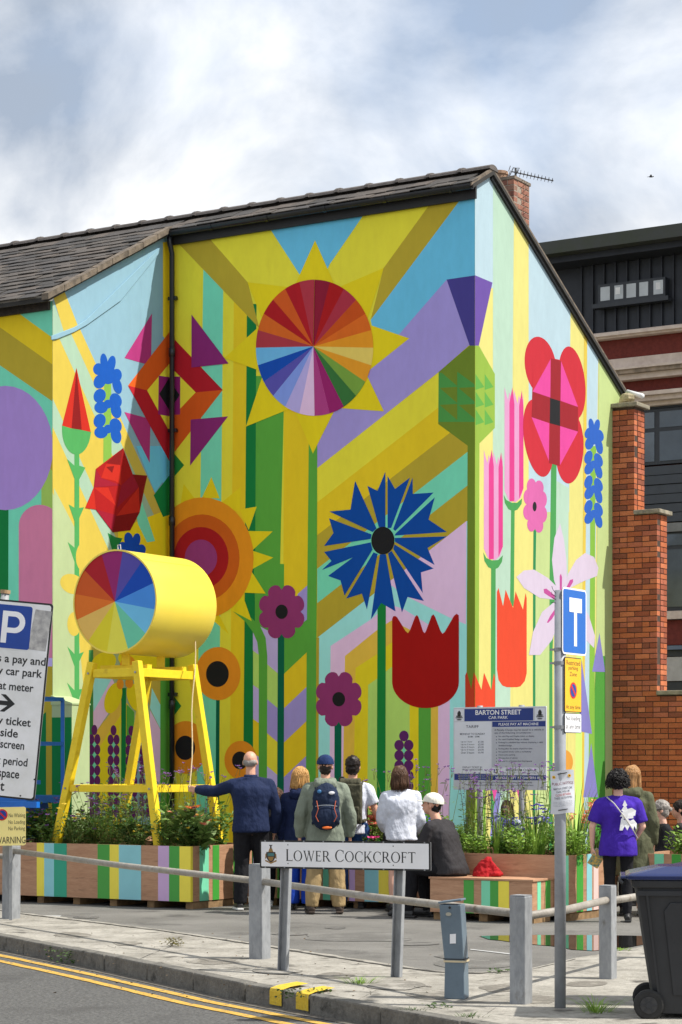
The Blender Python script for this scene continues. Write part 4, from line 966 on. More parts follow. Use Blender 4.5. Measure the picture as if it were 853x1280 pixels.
def box_planter(name, label, cat, corner, length, depth, h, stripes_f, stripes_s, group=None, soil=True, lift=.085):
    """corner = front right corner on the ground; the front runs along E1; stripes in metres from that corner"""
    c = Vector((corner.x, corner.y, 0)); t = thing(name, label, cat, c, 0, group)
    th = .02
    obj('front_panel', MB().box(c+E1*(length/2)+E2*(th/2)+UP*(lift+(h-lift)/2), (length, th, h-lift), E1, E2, UP), PLY, t)
    obj('rear_panel', MB().box(c+E1*(length/2)+E2*(depth-th/2)+UP*(lift+(h-lift)/2), (length, th, h-lift), E1, E2, UP), PLY, t)
    for s in (th/2, length-th/2):
        obj('side_panel', MB().box(c+E1*s+E2*(depth/2)+UP*(lift+(h-lift)/2), (th, depth-2*th-.002, h-lift), E1, E2, UP), PLY, t)
    if soil: obj('soil', MB().box(c+E1*(length/2)+E2*(depth/2)+UP*(h-.12), (length-2*th-.004, depth-2*th-.004, .04), E1, E2, UP), SOIL, t)
    else: obj('top_panel', MB().box(c+E1*(length/2)+E2*(depth/2)+UP*(h-.011+.024), (length+.03, depth+.02, .022), E1, E2, UP), PLY, t, bevel=.003)
    for a, b_, k in stripes_f:
        obj('painted_stripe', MB().box(c+E1*((a+b_)/2)-E2*.0015+UP*(lift+(h-lift)/2), (b_-a, .003, h-lift-.002), E1, E2, UP), PS[k], t)
    for a, b_, k in stripes_s:
        obj('painted_stripe', MB().box(c-E1*.0015+E2*((a+b_)/2)+UP*(lift+(h-lift)/2), (.003, b_-a, h-lift-.002), E1, E2, UP), PS[k], t)
    k = max(2, int(length/.55))
    for i in range(k+1):
        s = .06+(length-.12)*i/k
        obj('pallet_block', MB().box(c+E1*s+E2*(depth/2)+UP*(lift-.008)/2, (.10, depth-.12, lift-.008), E1, E2, UP), PALLET, t)
    return t
def sx(corner, px):                                     # distance along E1 from the corner at which the base line crosses pixel column px
    k = (px-CX)/FPX; return (corner.x-k*corner.y)/(k*E1.y-E1.x)
def sy(corner, px):
    k = (px-CX)/FPX; return (k*corner.y-corner.x)/(E2.x-k*E2.y)
PA = on_ground(238.5, 1137)
def stripes(c, lst, f): return [(min(f(c, a), f(c, b_)), max(f(c, a), f(c, b_)), k) for a, b_, k in lst]
sf = stripes(PA, [(46.4, 55.6, 'y'), (55.6, 67.9, 'b'), (67.9, 83.7, 't'), (122.4, 137.5, 'g'), (137.5, 149, 'y'), (149, 176.6, 'b'), (198, 211.7, 'l'), (211.7, 224.8, 'g'), (224.8, 238.5, 'y')], sx)
sd_ = stripes(PA, [(249.7, 261, 'm'), (266, 274, 'g')], sy)+[(.0, .04, 'y'), (.86, .98, 'g')]
box_planter('planter', 'long plywood planter with bright stripes beneath the yellow drum frame', 'planter', PA, 3.9, 1.25, .715, sf, sd_, 'striped plywood planters')
PZ = PA+E1*2.0+E2*1.75+E2*0
box_planter('planter', 'striped plywood planter standing behind the long planter of the drum frame', 'planter', PA+E1*1.9+E2*1.35, 2.6, .62, .80, [(.5, .62, 'g'), (.94, 1.12, 'l'), (1.5, 1.7, 'b')], [], 'striped plywood planters')
PCc = on_ground(473, 1137)-E1*.9
sf = stripes(PCc, [(437, 444, 'l'), (456, 473.6, 'b'), (473.6, 488, 'y'), (510, 521, 'd'), (347, 356, 'g'), (380, 390, 'y'), (404, 413, 'm'), (424, 432, 'y')], sx)
box_planter('planter', 'striped plywood planter behind the standing group of people', 'planter', PCc, 2.42, 1.1, .70, sf, [], 'striped plywood planters')
PBn = on_ground(665.6, 1155); BH = .445
sf = stripes(PBn, [(580, 592.5, 'g'), (602, 613, 'm'), (613, 623.4, 'g'), (623.4, 636.6, 'y')], sx); sd_ = stripes(PBn, [(671.8, 676, 'm'), (682, 688, 'g')], sy)
box_planter('bench', 'low plywood bench with green and yellow stripes in front of a planter', 'bench', PBn, 1.20, .50, BH-.013, sf, sd_, None, False)
PB = PBn+E2*.51-E1*.17
sf = [(.0, .07, 'm')]; sd_ = stripes(PB, [(721, 729, 'g'), (733.5, 740, 'b'), (742, 748, 'p')], sy)
box_planter('planter', 'plywood planter full of tall flowers behind the striped bench', 'planter', PB, 1.75, 1.25, .69, sf, sd_, 'striped plywood planters')
PD = Vector((0, 23.4, 0)); PD.x = (796-CX)/FPX*23.4; PD = PD-E1*1.7
sf = stripes(PD, [(818.4, 830, 'm'), (840, 851.6, 'g')], sx)
box_planter('planter', 'striped plywood planter with pink flowers beside the brick wall', 'planter', PD, 1.7, .9, .68, sf, [], 'striped plywood planters')

# ================================================================== yellow drum on its trestle
YP = mat('drum_yellow', lin((245, 219, 80)), .34, .035, 1.5, spec=.7); YF = weathered('frame_yellow', lin((232, 198, 28)), lin((246, 216, 44)), lin((206, 172, 34)), 3, 16, 5, (.60, .75), .5, .25, 22, .4)
DC = at_depth(143.5, 752, 25.45); DRr, DL = .612, 1.24
drum = thing('rainbow_drum', 'big yellow drum with a rainbow wheel end on a tall yellow trestle', 'sculpture', (DC.x, DC.y, 0))
def ring(c, r, n=64): return [c+E1*(-r*math.sin(2*math.pi*i/n))+UP*(r*math.cos(2*math.pi*i/n)) for i in range(n)]
n_ = 72; mb = MB(); st = [(0, DRr-.012), (.0, DRr), (.03, DRr), (DL-.02, DRr), (DL, DRr-.01), (DL, .01)]
vsx = []
for d, r in st: vsx += ring(DC+E2*d, r, n_)
mb.add(vsx, [(i*n_+j, i*n_+(j+1) % n_, (i+1)*n_+(j+1) % n_, (i+1)*n_+j) for i in range(len(st)-1) for j in range(n_)])
shell = obj('drum_shell', mb, YP, drum, smooth=True)
em = shell.modifiers.new('edge', 'EDGE_SPLIT'); em.split_angle = R(40)
obj('drum_rim', MB().add(ring(DC-E2*.004, DRr+.004, n_)+ring(DC+E2*.03, DRr+.004, n_)+ring(DC+E2*.03, DRr-.001, n_)+ring(DC-E2*.004, DRr-.016, n_), [(i*n_+j, i*n_+(j+1) % n_, ((i+1) % 4)*n_+(j+1) % n_, ((i+1) % 4)*n_+j) for i in range(4) for j in range(n_)]), YP, drum)
wedge = [(78, 70, 150), (16, 66, 160), (66, 130, 204), (104, 176, 216), (100, 184, 152), (214, 204, 74), (206, 192, 42), (222, 172, 88), (206, 106, 36), (190, 82, 32), (160, 26, 36), (136, 36, 98)]
b0_ = 11.0
for k, c in enumerate(wedge):
    pts = [DC+E2*.004]+[DC+E2*.004-E1*(DRr-.014)*math.sin(R(b0_+k*30+a))+UP*(DRr-.014)*math.cos(R(b0_+k*30+a)) for a in range(0, 31, 5)]
    me = MB().poly(pts).mesh('wheel_wedge', mat('wedge_%02x%02x%02x' % c, tuple(min(.85, x*1.3) for x in lin(c)), .6, .03, 3, spec=.2)); orient(me, -E2); obj('wheel_wedge', me, None, drum)
obj('hanging_eye', MB().tube([DC+UP*(DRr-.01)-E1*.05, DC+UP*(DRr+.05)-E1*.045, DC+UP*(DRr+.055)-E1*.085, DC+UP*(DRr-.01)-E1*.09], .007, 6), mat('eye_white', (.6, .6, .6), .4), drum)
# trestle: four splayed legs, rails and drum posts
def dpt(px, py, base, e):                               # point on the vertical plane through base spanned by e and up
    fr_ = Frame(base, e, UP); x, z = to_wall(fr_, px, py); return fr_.P(x, z)
b1_ = DC+E2*.0; b2_ = DC+E2*1.12
lt, rt = dpt(116, 831, b1_, -E1), dpt(171.5, 830, b1_, -E1); wtop = (rt-lt).length; mid = (lt+rt)/2; zt_ = (lt.z+rt.z)/2
LEGS = []
for base, dsp in ((0, -.06), (1.12, .06)):
    for sg in (-1, 1):
        top = Vector((mid.x, mid.y, zt_))+E2*base-E1*sg*(wtop/2); foot = top-E1*sg*.60*(1 if sg < 0 else .62)+E2*dsp; foot.z = .60
        if sg < 0: foot = Vector((top.x, top.y, .6))+E1*.52+E2*dsp
        obj('leg', MB().bar(foot, top+UP*.03, .092, .092, E1), YF, drum, bevel=.006); LEGS.append((foot, top))
def at_z(l, z): f, t = l; return f.lerp(t, (z-f.z)/(t.z-f.z))
for z, hh in ((zt_-.10, .10), (1.36, .085)):
    for i, j in ((0, 1), (2, 3), (0, 2), (1, 3)):
        a = at_z(LEGS[i], z); b_ = at_z(LEGS[j], z); d = (b_-a).normalized()
        obj('rail', MB().bar(a+d*.047, b_-d*.047, .05, hh), YF, drum, bevel=.004)
for e in (.22, .92):
    c = Vector((mid.x, mid.y, 0))+E2*e
    obj('cross_rail', MB().bar(Vector((c.x, c.y, zt_-.03))-E1*(wtop/2+.02), Vector((c.x, c.y, zt_-.03))+E1*(wtop/2+.02), .09, .06), YF, drum)
    obj('drum_post', MB().bar(Vector((c.x, c.y, zt_)), Vector((c.x, c.y, DC.z-DRr+.03)), .13, .09), YF, drum)
BLT = mat('bolt_steel', (.35, .35, .36), .4, metal=.8)
for i, l_ in enumerate(LEGS):
    for z in (zt_-.10, 1.36):
        c = at_z(l_, z)-E2*(.05 if i < 2 else .05); obj('bolt', MB().tube([c, c-E2*.012], .013, 8), BLT, drum)
obj('shell_seam', MB().box(DC+E2*(DL*.5)+(-E1*.62+UP*.785).normalized()*(DRr+.0005), (.004, DL-.04, .003), (-E1*.785-UP*.62).normalized(), E2, (-E1*.62+UP*.785).normalized()), mat('seam_yellow', lin((196, 166, 40)), .6), drum)  # seam strip in a deeper yellow than the shell
rope_top = DC+E2*1.05-E1*.42-UP*.40; HAND = Vector((-1.72, 24.62, 1.40))
rope = thing('cord', 'thin pale cord hanging from the yellow drum to the reaching hand', 'cord', (HAND.x, HAND.y, 1.3))
pts = [rope_top.lerp(HAND+Vector((0, 0, -.02)), i/10)+Vector((.012*math.sin(i), 0, 0)) for i in range(11)]
obj('cord_line', MB().tube(pts, .008, 6), mat('cord_fibre', lin((186, 168, 130)), .9, .2, 60), rope)

# ================================================================== blue access platform
BLP = mat('lift_blue', lin((18, 104, 196)), .4, .1, 6)
lb = at_depth(33, 957, 26.1); lb.z = 0
lift_ = thing('access_platform', 'blue scissor lift parked by the wall behind the parking sign', 'lift', lb)
LU = E1; LV = E2                                         # right end at lb, runs left along the wall
def lp(s, t, z): return lb+LU*s+LV*t+UP*z
obj('chassis', MB().box(lp(.85, .35, .32), (1.7, .72, .34), LU, LV, UP), BLP, lift_, bevel=.03)
for s in (.3, 1.4):
    for t in (.02, .70): 
        wh = obj('wheel', MB().tube([lp(s, t-.06, .18), lp(s, t+.06, .18)], .18, 18), mat('lift_tyre', (.03, .03, .03), .8), lift_)
for z0, sgn in ((.52, 1), (.52, -1), (.84, 1), (.84, -1)):
    a, b_ = (.15, 1.55) if sgn > 0 else (1.55, .15)
    for t in (.12, .58): obj('scissor_arm', MB().bar(lp(a, t, z0), lp(b_, t, z0+.3), .05, .08), BLP, lift_)
obj('deck', MB().box(lp(.85, .35, 1.22), (1.75, .75, .09), LU, LV, UP), BLP, lift_)
obj('control_box', MB().box(lp(.02, -.05, 1.55), (.26, .16, .28), LU, LV, UP), BLP, lift_, bevel=.015); obj('control_tray', MB().box(lp(-.02, -.06, 1.43), (.34, .2, .05), LU, LV, UP), BLP, lift_)
for s, t in ((0, 0), (0, .7), (1.7, 0), (1.7, .7), (.16, 0), (.85, 0), (.85, .7)): obj('guard_post', MB().bar(lp(s, t, 1.26), lp(s, t, 2.45), .045, .045), BLP, lift_)
for z in (1.9, 2.45):
    for a, b_ in (((0, 0), (1.7, 0)), ((0, .7), (1.7, .7)), ((0, 0), (0, .7)), ((1.7, 0), (1.7, .7))): obj('guard_rail', MB().bar(lp(*a, z), lp(*b_, z), .04, .045), BLP, lift_)
obj('tool_tray', MB().box(lp(.1, -.06, 2.2), (.2, .1, .02), LU, LV, UP), mat('grey_tray', (.45, .45, .45), .5), lift_); obj('gate_panel', MB().box(lp(.1, -.03, 2.1), (.16, .02, .14), LU, LV, UP), BLP, lift_)
mbx = MB()
mbx.tube([lp(.16, -.06, 2.18)+Vector((.02*math.sin(i*1.7), 0, -.045*i)) for i in range(12)], .008, 6); obj('cable', mbx, GALV, lift_)
low = at_depth(48, 1006, 25.2); obj('drawbar', MB().bar(low, low+E1*1.2, .06, .07), BLP, lift_)

# ================================================================== signs
SW = mat('sign_white', lin((238, 238, 240)), .45, .03, 3); SWd = mat('dirty_sign_white', lin((236, 236, 238)), .5, rgb2=lin((216, 216, 214)), vscale=2.5, detail=9)
SBK = mat('sign_black', (.012, .012, .012), .5); SBL = mat('sign_blue', lin((14, 62, 150)), .4, .05); SBN = mat('sign_navy', lin((26, 52, 128)), .4, .05)
TBL = mat('traffic_blue', lin((0, 98, 190)), .35, .03); SYE = mat('sign_amber', lin((250, 188, 30)), .45, .04); SRD = mat('sign_red', lin((206, 32, 30)), .45); SBG = mat('sign_back', (.25, .25, .26), .6, .1)
SYL = mat('sign_pale_yellow', lin((246, 230, 150)), .5, .04); TAN = mat('pole_cap', lin((170, 140, 105)), .8)
# --- parking sign on its leaning pole
Yp = 21.0; lean = R(5.6); u = Vector((math.cos(lean), 0, -math.sin(lean))); v = Vector((math.sin(lean), 0, math.cos(lean)))
rot = Matrix.Rotation(R(-6), 3, 'Z'); u = rot @ u; v = rot @ v
sc = Yp/FPX
br = at_depth(43.5, 1001, Yp); Wd, Ht = 1.15, 247*sc
fp_ = Frame(br-u*Wd, u, v)
gx = -Wd*0; foot = fp_.P(Wd-.50, 0)-v*(fp_.P(Wd-.5, 0).z/v.z)
ps = thing('parking_sign', 'grubby white pay and display parking sign with blue P, leaning over', 'sign', (foot.x, foot.y, 0))
fp_.plate('sign_backing', 0, 0, Wd, Ht, -.012, 0, SBG, ps, .03); fp_.plate('sign_border', .0, .0, Wd, Ht, 0, .001, SBK, ps, .03); fp_.plate('sign_face', .018, .018, Wd-.018, Ht-.018, .0012, .0022, SWd, ps, .025)
for xx in (Wd-.50, .22):
    a = fp_.P(xx, Ht+.06, -.045); b_ = fp_.P(xx, 0, -.045); b_ = b_-v*((b_.z+.03)/v.z); obj('pole', MB().tube([b_, a], .042, 12), GALV, ps, smooth=True); obj('pole_cap', MB().tube([a, a+v*.035], .05, 12), TAN, ps)
def zpx(zx, zy):                                        # enlarged parking sign (k = 3.76 from 0,730) -> panel coordinates
    q = to_sign(zx/3.762, 730+zy/3.765); return q
def to_sign(px, py):
    d = ray(px, py); o = Vector((0, 0, CH)); t = (fp_.o-o).dot(fp_.n)/d.dot(fp_.n); q = o+d*t-fp_.o; return q.dot(fp_.u), q.dot(fp_.v)
x1, y1 = zpx(156, 108); x0, y0 = zpx(132, 316); x0 = x1-.41
fp_.plate('parking_panel', x0, y0+.01, x1, y1, .0024, .0032, SBL, ps, .025)
cx = x0+.12; hh = y1-y0
st_ = .055
fp_.plate('letter_stem', cx, y0+hh*.14, cx+st_, y1-hh*.14, .0034, .004, SW, ps)
bow = [(cx+st_, y1-hh*.14), (cx+.13, y1-hh*.14)]+[(cx+.13+.10*math.sin(R(a)), y1-hh*.14-.105+.105*math.cos(R(a))) for a in range(15, 181, 15)]+[(cx+st_, y1-hh*.14-.21), (cx+st_, y1-hh*.14-.16), (cx+.12, y1-hh*.14-.16)]+[(cx+.12+.055*math.sin(R(a)), y1-hh*.14-.105+.055*math.cos(R(a))) for a in range(165, -1, -15)]+[(cx+st_, y1-hh*.14-.05)]
fp_.shape('letter_bowl', bow, .0036, SW, ps)
xq, yq = zpx(246, 130); xr, yr = zpx(215, 318); fp_.shape('worn_patch', [(x1+.03, y1-.02), (xq, yq), (xr, yr), (x1-.02, y0+.02)], .0026, mat('worn_sticker', lin((150, 148, 148)), .7, rgb2=lin((196, 194, 190)), vscale=14, detail=10), ps)
lines = [('This is a pay and', 345, 388, 219), ('display car park', 400, 445, 203), ('Pay at meter', 470, 512, 162), ('Display ticket', 625, 675, 150), ('inside', 690, 725, 88), ('windscreen', 745, 782, 118), ('Max period', 825, 862, 133), ('space', 885, 920, 94), ('st', 945, 975, 24)]
cap = .062
for body, ya, yb, xr_ in lines:
    xe, ye = zpx(xr_, yb+ (12 if any(ch in body for ch in 'pyg') else 0)); xe, yt_ = zpx(xr_, ya-8)[0], 0
    base = zpx(xr_, yb)[1]; wid = .0425*len(body)
    desc = .022 if any(ch in body for ch in 'pyg') else 0; asc = .083 if any(ch in body for ch in 'dtlkPTMDbh') else .066
    fp_.text('sign_lettering', body, xe-wid, base-desc, xe, base+asc, .0027, SBK, ps, .018)
ax, ay = zpx(72, 565); sh = .022
fp_.shape('arrow', [(ax, ay), (ax-.10, ay+.085), (ax-.15, ay+.085), (ax-.075, ay+sh), (ax-.42, ay+sh), (ax-.42, ay-sh), (ax-.075, ay-sh), (ax-.15, ay-.085), (ax-.10, ay-.085)], .0027, SBK, ps)
for zx, zy in ((163, 920), (97, 997)): q = zpx(zx, zy); fp_.shape('bolt_head', [(q[0]+.009*math.cos(R(a)), q[1]+.009*math.sin(R(a))) for a in range(0, 360, 40)], .003, SBK, ps)
# --- yellow warning notice on a stake at the rail
Yn = 22.6; nb_ = at_depth(33, 1058, Yn); fn = Frame(nb_-Vector((.66, 0, 0)), (1, -.05, .02), UP)
wn2 = thing('warning_notice', 'pale yellow no waiting warning notice fixed to the rail post', 'notice', (-3.5, Yn, 0))
hN = 48*Yn/FPX; fn.plate('notice_board', 0, 0, .66, hN, -.006, 0, SYL, wn2, .02)
obj('stake', MB().bar((-3.46, Yn+.03, .012), (-3.46, Yn+.03, 1.1), .03, .03), GALV, wn2)
def tn(body, zx0, zy0, zx1, zy1, m=SBK):                 # enlargement at k=4 from (0,740)
    f = lambda x, y: to_wall(fn, x/4, 740+y/4)
    a, b_ = f(zx0, zy1), f(zx1, zy0); fn.text('notice_lettering', body, a[0], a[1], b_[0], b_[1], .001, m, wn2)
tn('No Waiting', 42, 1112, 124, 1137); tn('No Loading', 42, 1146, 124, 1170); tn('No Parking', 42, 1178, 124, 1202); tn('WARNING', -22, 1228, 128, 1262)
q = to_wall(fn, 2, 740+1118/4)
fn.shape('roundel', [(q[0]+.06*math.cos(R(a)), q[1]+.06*math.sin(R(a))) for a in range(0, 360, 15)], .001, SRD, wn2); fn.shape('roundel_field', [(q[0]+.046*math.cos(R(a)), q[1]+.046*math.sin(R(a))) for a in range(0, 360, 15)], .002, SBL, wn2)
fn.shape('roundel_bar', [(q[0]-.04, q[1]+.028), (q[0]-.028, q[1]+.04), (q[0]+.04, q[1]-.028), (q[0]+.028, q[1]-.04)], .003, SRD, wn2)
# --- car park tariff board
bs = at_depth(567, 987, 25.5); fb = Frame(bs, -E1, UP); bw = to_wall(fb, 683, 985)[0]; bh = to_wall(fb, 567, 884.5)[1]
bsn = thing('tariff_board', 'large grey and navy car park tariff board standing behind the flowers', 'sign', (bs.x+.5, bs.y-.3, 0))
PAN = mat('board_grey', lin((198, 200, 208)), .5, .04); LTX = mat('board_text', lin((40, 46, 70)), .6)
fb.plate('board', 0, 0, bw, bh, -.02, 0, PAN, bsn, .01, .003)
for xx in (.27*bw, .72*bw): a = fb.P(xx, bh*1.02, -.05); obj('post', MB().tube([Vector((a.x, a.y, 0)), a], .035, 10), GALV, bsn, smooth=True)
def bf(zx, zy): return zx/548*bw-.0, 0
def B(zx, zy): return ((zx-32)/548*bw, (1-(zy-62)/510)*bh)   # enlargement k=4.739 of the board, squared up
def brect(nm, x0, y0, x1, y1, m, d=.0012): a, b_ = B(x0, y1), B(x1, y0); return fb.plate(nm, a[0], a[1], b_[0], b_[1], .0004, d, m, bsn)
def btxt(body, x0, y0, x1, y1, m=LTX, d=.002, bold=.008): a, b_ = B(x0, y1), B(x1, y0); fb.text('board_lettering', body, a[0], a[1], b_[0], b_[1], d, m, bsn, bold)
brect('title_panel', 99, 72, 505, 148, SBN); btxt('BARTON STREET', 165, 80, 435, 110, SW, bold=.02); btxt('CAR PARK', 243, 118, 357, 136, SW)
LGT = mat('board_pale', lin((220, 222, 230)), .5, .03)
for x0 in (38, 515):
    brect('crest_panel', x0, 72, x0+58, 148, LGT)
    for k, (dx, dy, rx, ry) in enumerate(((29, 30, 11, 18), (29, 18, 5, 8), (29, 44, 20, 5), (29, 54, 24, 4), (29, 66, 16, 4))):
        pts = [B(x0+dx+rx*math.cos(R(a)), 72+dy+ry*math.sin(R(a))) for a in range(0, 360, 30)]; fb.shape('crest', pts, .002+k*.0002, SBK, bsn)
brect('tariff_panel', 38, 152, 260, 470, LGT); btxt('TARIFF', 108, 173, 184, 190); btxt('MONDAY TO SUNDAY', 72, 221, 222, 233); btxt('8AM - 5PM', 120, 239, 188, 249)
for k, (a, p) in enumerate((('Up to 1 hour', '£1.00'), ('Up to 2 hours', '£2.00'), ('Up to 3 hours', '£3.30'), ('Up to 5 hours', '£4.70'), ('Over 5 hours', '£6.90'))):
    yy = 270+k*16.6; btxt(a, 78, yy, 158-(12 if k == 0 else 0), yy+12); btxt(p, 181, yy, 214, yy+11)
btxt('DISPLAY TICKET IN', 88, 428, 204, 438); btxt('FRONT WINDSCREEN', 86, 443, 206, 453)
brect('footer_panel', 38, 474, 260, 512, SBN)
for k in range(3): btxt('Enforcement enquiries', 62, 479+k*10, 140, 486+k*10, PAN); btxt('Telephone enquiries', 160, 479+k*10, 238, 486+k*10, PAN)
brect('pay_panel', 265, 152, 576, 185, SBN); btxt('PLEASE PAY AT MACHINE', 303, 161, 536, 177, SW)
brect('rules_panel', 265, 189, 578, 430, mat('board_mid', lin((184, 186, 194)), .5, .04))
btxt('A Penalty Charge may be issued to a vehicle in', 278, 198, 566, 213); btxt('any of the following circumstances -', 278, 216, 500, 230)
for k, (body, wd, ind) in enumerate((('No valid Pay and Display ticket on display', 210, 0), ('No valid Disabled Badge on display', 180, 0), ('Parking in a disabled bay without displaying a valid', 258, 0), ('disabled badge', 78, 1), ('Parking after the expiry of paid for time', 198, 0), ('Not parked wholly within a marked bay', 192, 0), ('Obstructive parking', 98, 0), ('Wrong class of vehicle', 112, 0), ('Parked in a Suspended bay/space', 196, 0))):
    yy = 238+k*19; btxt(body, 302, yy, 302+wd, yy+12)
    if not ind: q = B(290, yy+7); fb.shape('bullet', [(q[0]+.006*math.cos(R(a)), q[1]+.006*math.sin(R(a))) for a in range(0, 360, 45)], .002, LTX, bsn)
brect('free_panel', 265, 436, 580, 478, LGT); brect('badge_symbol', 274, 444, 296, 468, SBN, .0018); btxt('FREE FROM CHARGE', 346, 442, 522, 458); btxt('Disabled Badge holders must display a valid badge correctly', 312, 463, 564, 472)
q = B(284, 452); fb.shape('badge_figure', [(q[0]-.006, q[1]+.02), (q[0]+.004, q[1]+.02), (q[0]+.004, q[1]-.002), (q[0]+.018, q[1]-.002), (q[0]+.022, q[1]-.025), (q[0]-.012, q[1]-.025), (q[0]-.006, q[1]-.006)], .0026, SW, bsn)
brect('risk_panel', 265, 482, 580, 512, SBN); btxt('VEHICLES LEFT AT OWNERS RISK', 283, 490, 566, 505, SW)
btxt('This car park is managed by the council and parking regulations apply', 140, 521, 500, 531); btxt('Please contact the parking office for further information about parking here', 108, 538, 506, 548)
# --- sign pole with dead-end sign and parking plates
PO = on_ground(700.5, 1262); sp = thing('sign_pole', 'grey street pole carrying a blue dead end sign and amber parking plate', 'sign pole', (PO.x, PO.y, 0))
ztop = at_depth(700, 738, PO.y).z
obj('pole', MB().tube([PO+UP*.012, PO+UP*ztop], .038, 16), mat('pole_grey', lin((150, 154, 160)), .5, .15, 5), sp, smooth=True)
ft = Frame(PO-E1*.042-E2*.045+UP*0, E2, UP)
def tp(px, py): return to_wall(ft, px, py)
a = tp(702, 817); b_ = tp(733, 737.5); tx0 = -.012; tx1 = b_[0]; tz0 = a[1]; tz1 = tp(702, 733)[1]
ft.plate('dead_end_sign', tx0, tz0, tx1, tz1, -.004, 0, SBG, sp, .03); ft.plate('sign_border', tx0, tz0, tx1, tz1, .0004, .001, SW, sp, .03); fce = ft.plate('sign_field', tx0+.012, tz0+.012, tx1-.012, tz1-.012, .0014, .002, TBL, sp, .02)
tw, tz = tx1-tx0, tz1-tz0; mxx = tx0+tw*.535
ft.plate('road_symbol', mxx-tw*.06, tz0+tz*.13, mxx+tw*.06, tz1-tz*.30, .0022, .003, SW, sp); ft.plate('road_symbol', mxx-tw*.26, tz1-tz*.36, mxx+tw*.26, tz1-tz*.145, .0032, .004, SW, sp)
a = tp(706, 889); b_ = tp(727, 821); yx0, yx1 = tp(706, 850)[0], tp(727, 850)[0]; yz0, yz1 = tp(706, 890)[1], tp(706, 821)[1]-.0
ft.plate('restriction_plate', yx0, yz0, yx1, yz1, -.004, 0, SBK, sp, .01); ft.plate('plate_face', yx0+.006, yz0+.006, yx1-.006, yz1-.006, .0004, .0012, SYE, sp, .008)
yw, yh = yx1-yx0, yz1-yz0
for body, fa, fb_, wd in (('Restricted', .86, .945, .80), ('parking', .755, .845, .56), ('Zone', .66, .735, .42), ('At any time', .04, .135, .86)):
    ft.text('plate_lettering', body, yx0+yw*(.5-wd/2), yz0+yh*fa, yx0+yw*(.5+wd/2), yz0+yh*fb_, .0018, SBK, sp)
q = (yx0+yw*.5, yz0+yh*.40); rr = yw*.21
ft.shape('roundel', [(q[0]+rr*math.cos(R(a)), q[1]+rr*math.sin(R(a))) for a in range(0, 360, 12)], .0018, SRD, sp); ft.shape('roundel_field', [(q[0]+rr*.78*math.cos(R(a)), q[1]+rr*.78*math.sin(R(a))) for a in range(0, 360, 12)], .0024, SBL, sp)
k = rr*.6; w_ = rr*.11; ft.shape('roundel_bar', [(q[0]-k-w_, q[1]+k-w_), (q[0]-k+w_, q[1]+k+w_), (q[0]+k+w_, q[1]-k+w_), (q[0]+k-w_, q[1]-k-w_)], .003, SRD, sp)
nz0, nz1 = tp(706, 916)[1], tp(706, 891)[1]
ft.plate('loading_plate', yx0, nz0, yx1, nz1, -.004, 0, SBK, sp, .01); ft.plate('plate_face', yx0+.005, nz0+.005, yx1-.005, nz1-.005, .0004, .0012, SW, sp, .008)
for body, fa, fb_ in (('No loading', .56, .86), ('at any time', .14, .44)): ft.text('plate_lettering', body, yx0+yw*.07, nz0+(nz1-nz0)*fa, yx0+yw*.93, nz0+(nz1-nz0)*fb_, .0018, SBK, sp)
for py in (812, 829, 909): z_ = at_depth(700, py, PO.y).z; obj('clamp', MB().tube([PO+UP*(z_-.012), PO+UP*(z_+.012)], .042, 16), GALV, sp); obj('clamp_bolt', MB().bar(PO+Vector((-.07, 0, z_)), PO+Vector((-.03, 0, z_)), .014, .014), GALV, sp)
for k in range(4): obj('cable_tie', MB().tube([PO+Vector((-.03, -.02, at_depth(700, 742+k*4, PO.y).z)), PO+Vector((-.05-.012*(k % 2), -.03, at_depth(700, 738+k*5, PO.y).z)), PO+Vector((-.058, -.02, at_depth(700, 733+k*7, PO.y).z))], .002, 4), SBK, sp)
# --- laminated notice taped round the pole
nt_ = thing('paper_notice', 'white laminated public notice sheet tied to the grey sign pole', 'notice', (PO.x, PO.y-.05, at_depth(700, 1016, PO.y).z))
n0 = at_depth(689, 1017, PO.y-.05); n1 = at_depth(718.5, 963, PO.y-.05); W_, H_ = n1.x-n0.x, n1.z-n0.z
def npnt(x, y, d=0): xx = x/W_-.5; return Vector((n0.x+x+.004*math.sin(y*14), PO.y-.043+.09*xx*xx-.006*math.sin(y*20+xx*3)-d, n0.z+y+.006*math.sin(xx*5)))
mb = MB(); gx_, gy_ = 8, 10
for j in range(gy_+1):
    for i in range(gx_+1): mb.v.append(tuple(npnt(W_*i/gx_, H_*j/gy_)))
for j in range(gy_):
    for i in range(gx_): k = j*(gx_+1)+i; mb.f.append((k, k+1, k+gx_+2, k+gx_+1))
sh_ = obj('sheet', mb, mat('laminated_paper', lin((214, 216, 222)), .25, .05, 5, spec=.6), nt_, smooth=True)
def ntxt(body, y0, y1, m, wd=.86):
    me = text_mesh(body).copy(); xs = [v.co.x for v in me.vertices]; ys = [v.co.y for v in me.vertices]
    for v_ in me.vertices:
        fx = (v_.co.x-min(xs))/(max(xs)-min(xs)); fy = (v_.co.y-min(ys))/(max(ys)-min(ys)); v_.co = npnt(W_*(.5-wd/2+wd*fx), H_*(y0+(y1-y0)*fy), .002)
    me.materials.clear(); me.materials.append(m); obj('notice_lettering', me, None, nt_)
ntxt('PUBLIC NOTICE', .67, .73, mat('maroon_ink', lin((120, 30, 60)), .6), .9); ntxt('BARTON STREET CAR', .56, .61, LTX, .8); ntxt('PARK WILL BE', .49, .535, LTX, .56); ntxt('CLOSED BETWEEN', .415, .465, mat('red_ink', lin((170, 40, 50)), .6), .66); ntxt('THESE DATES/TIMES', .345, .39, LTX, .76)
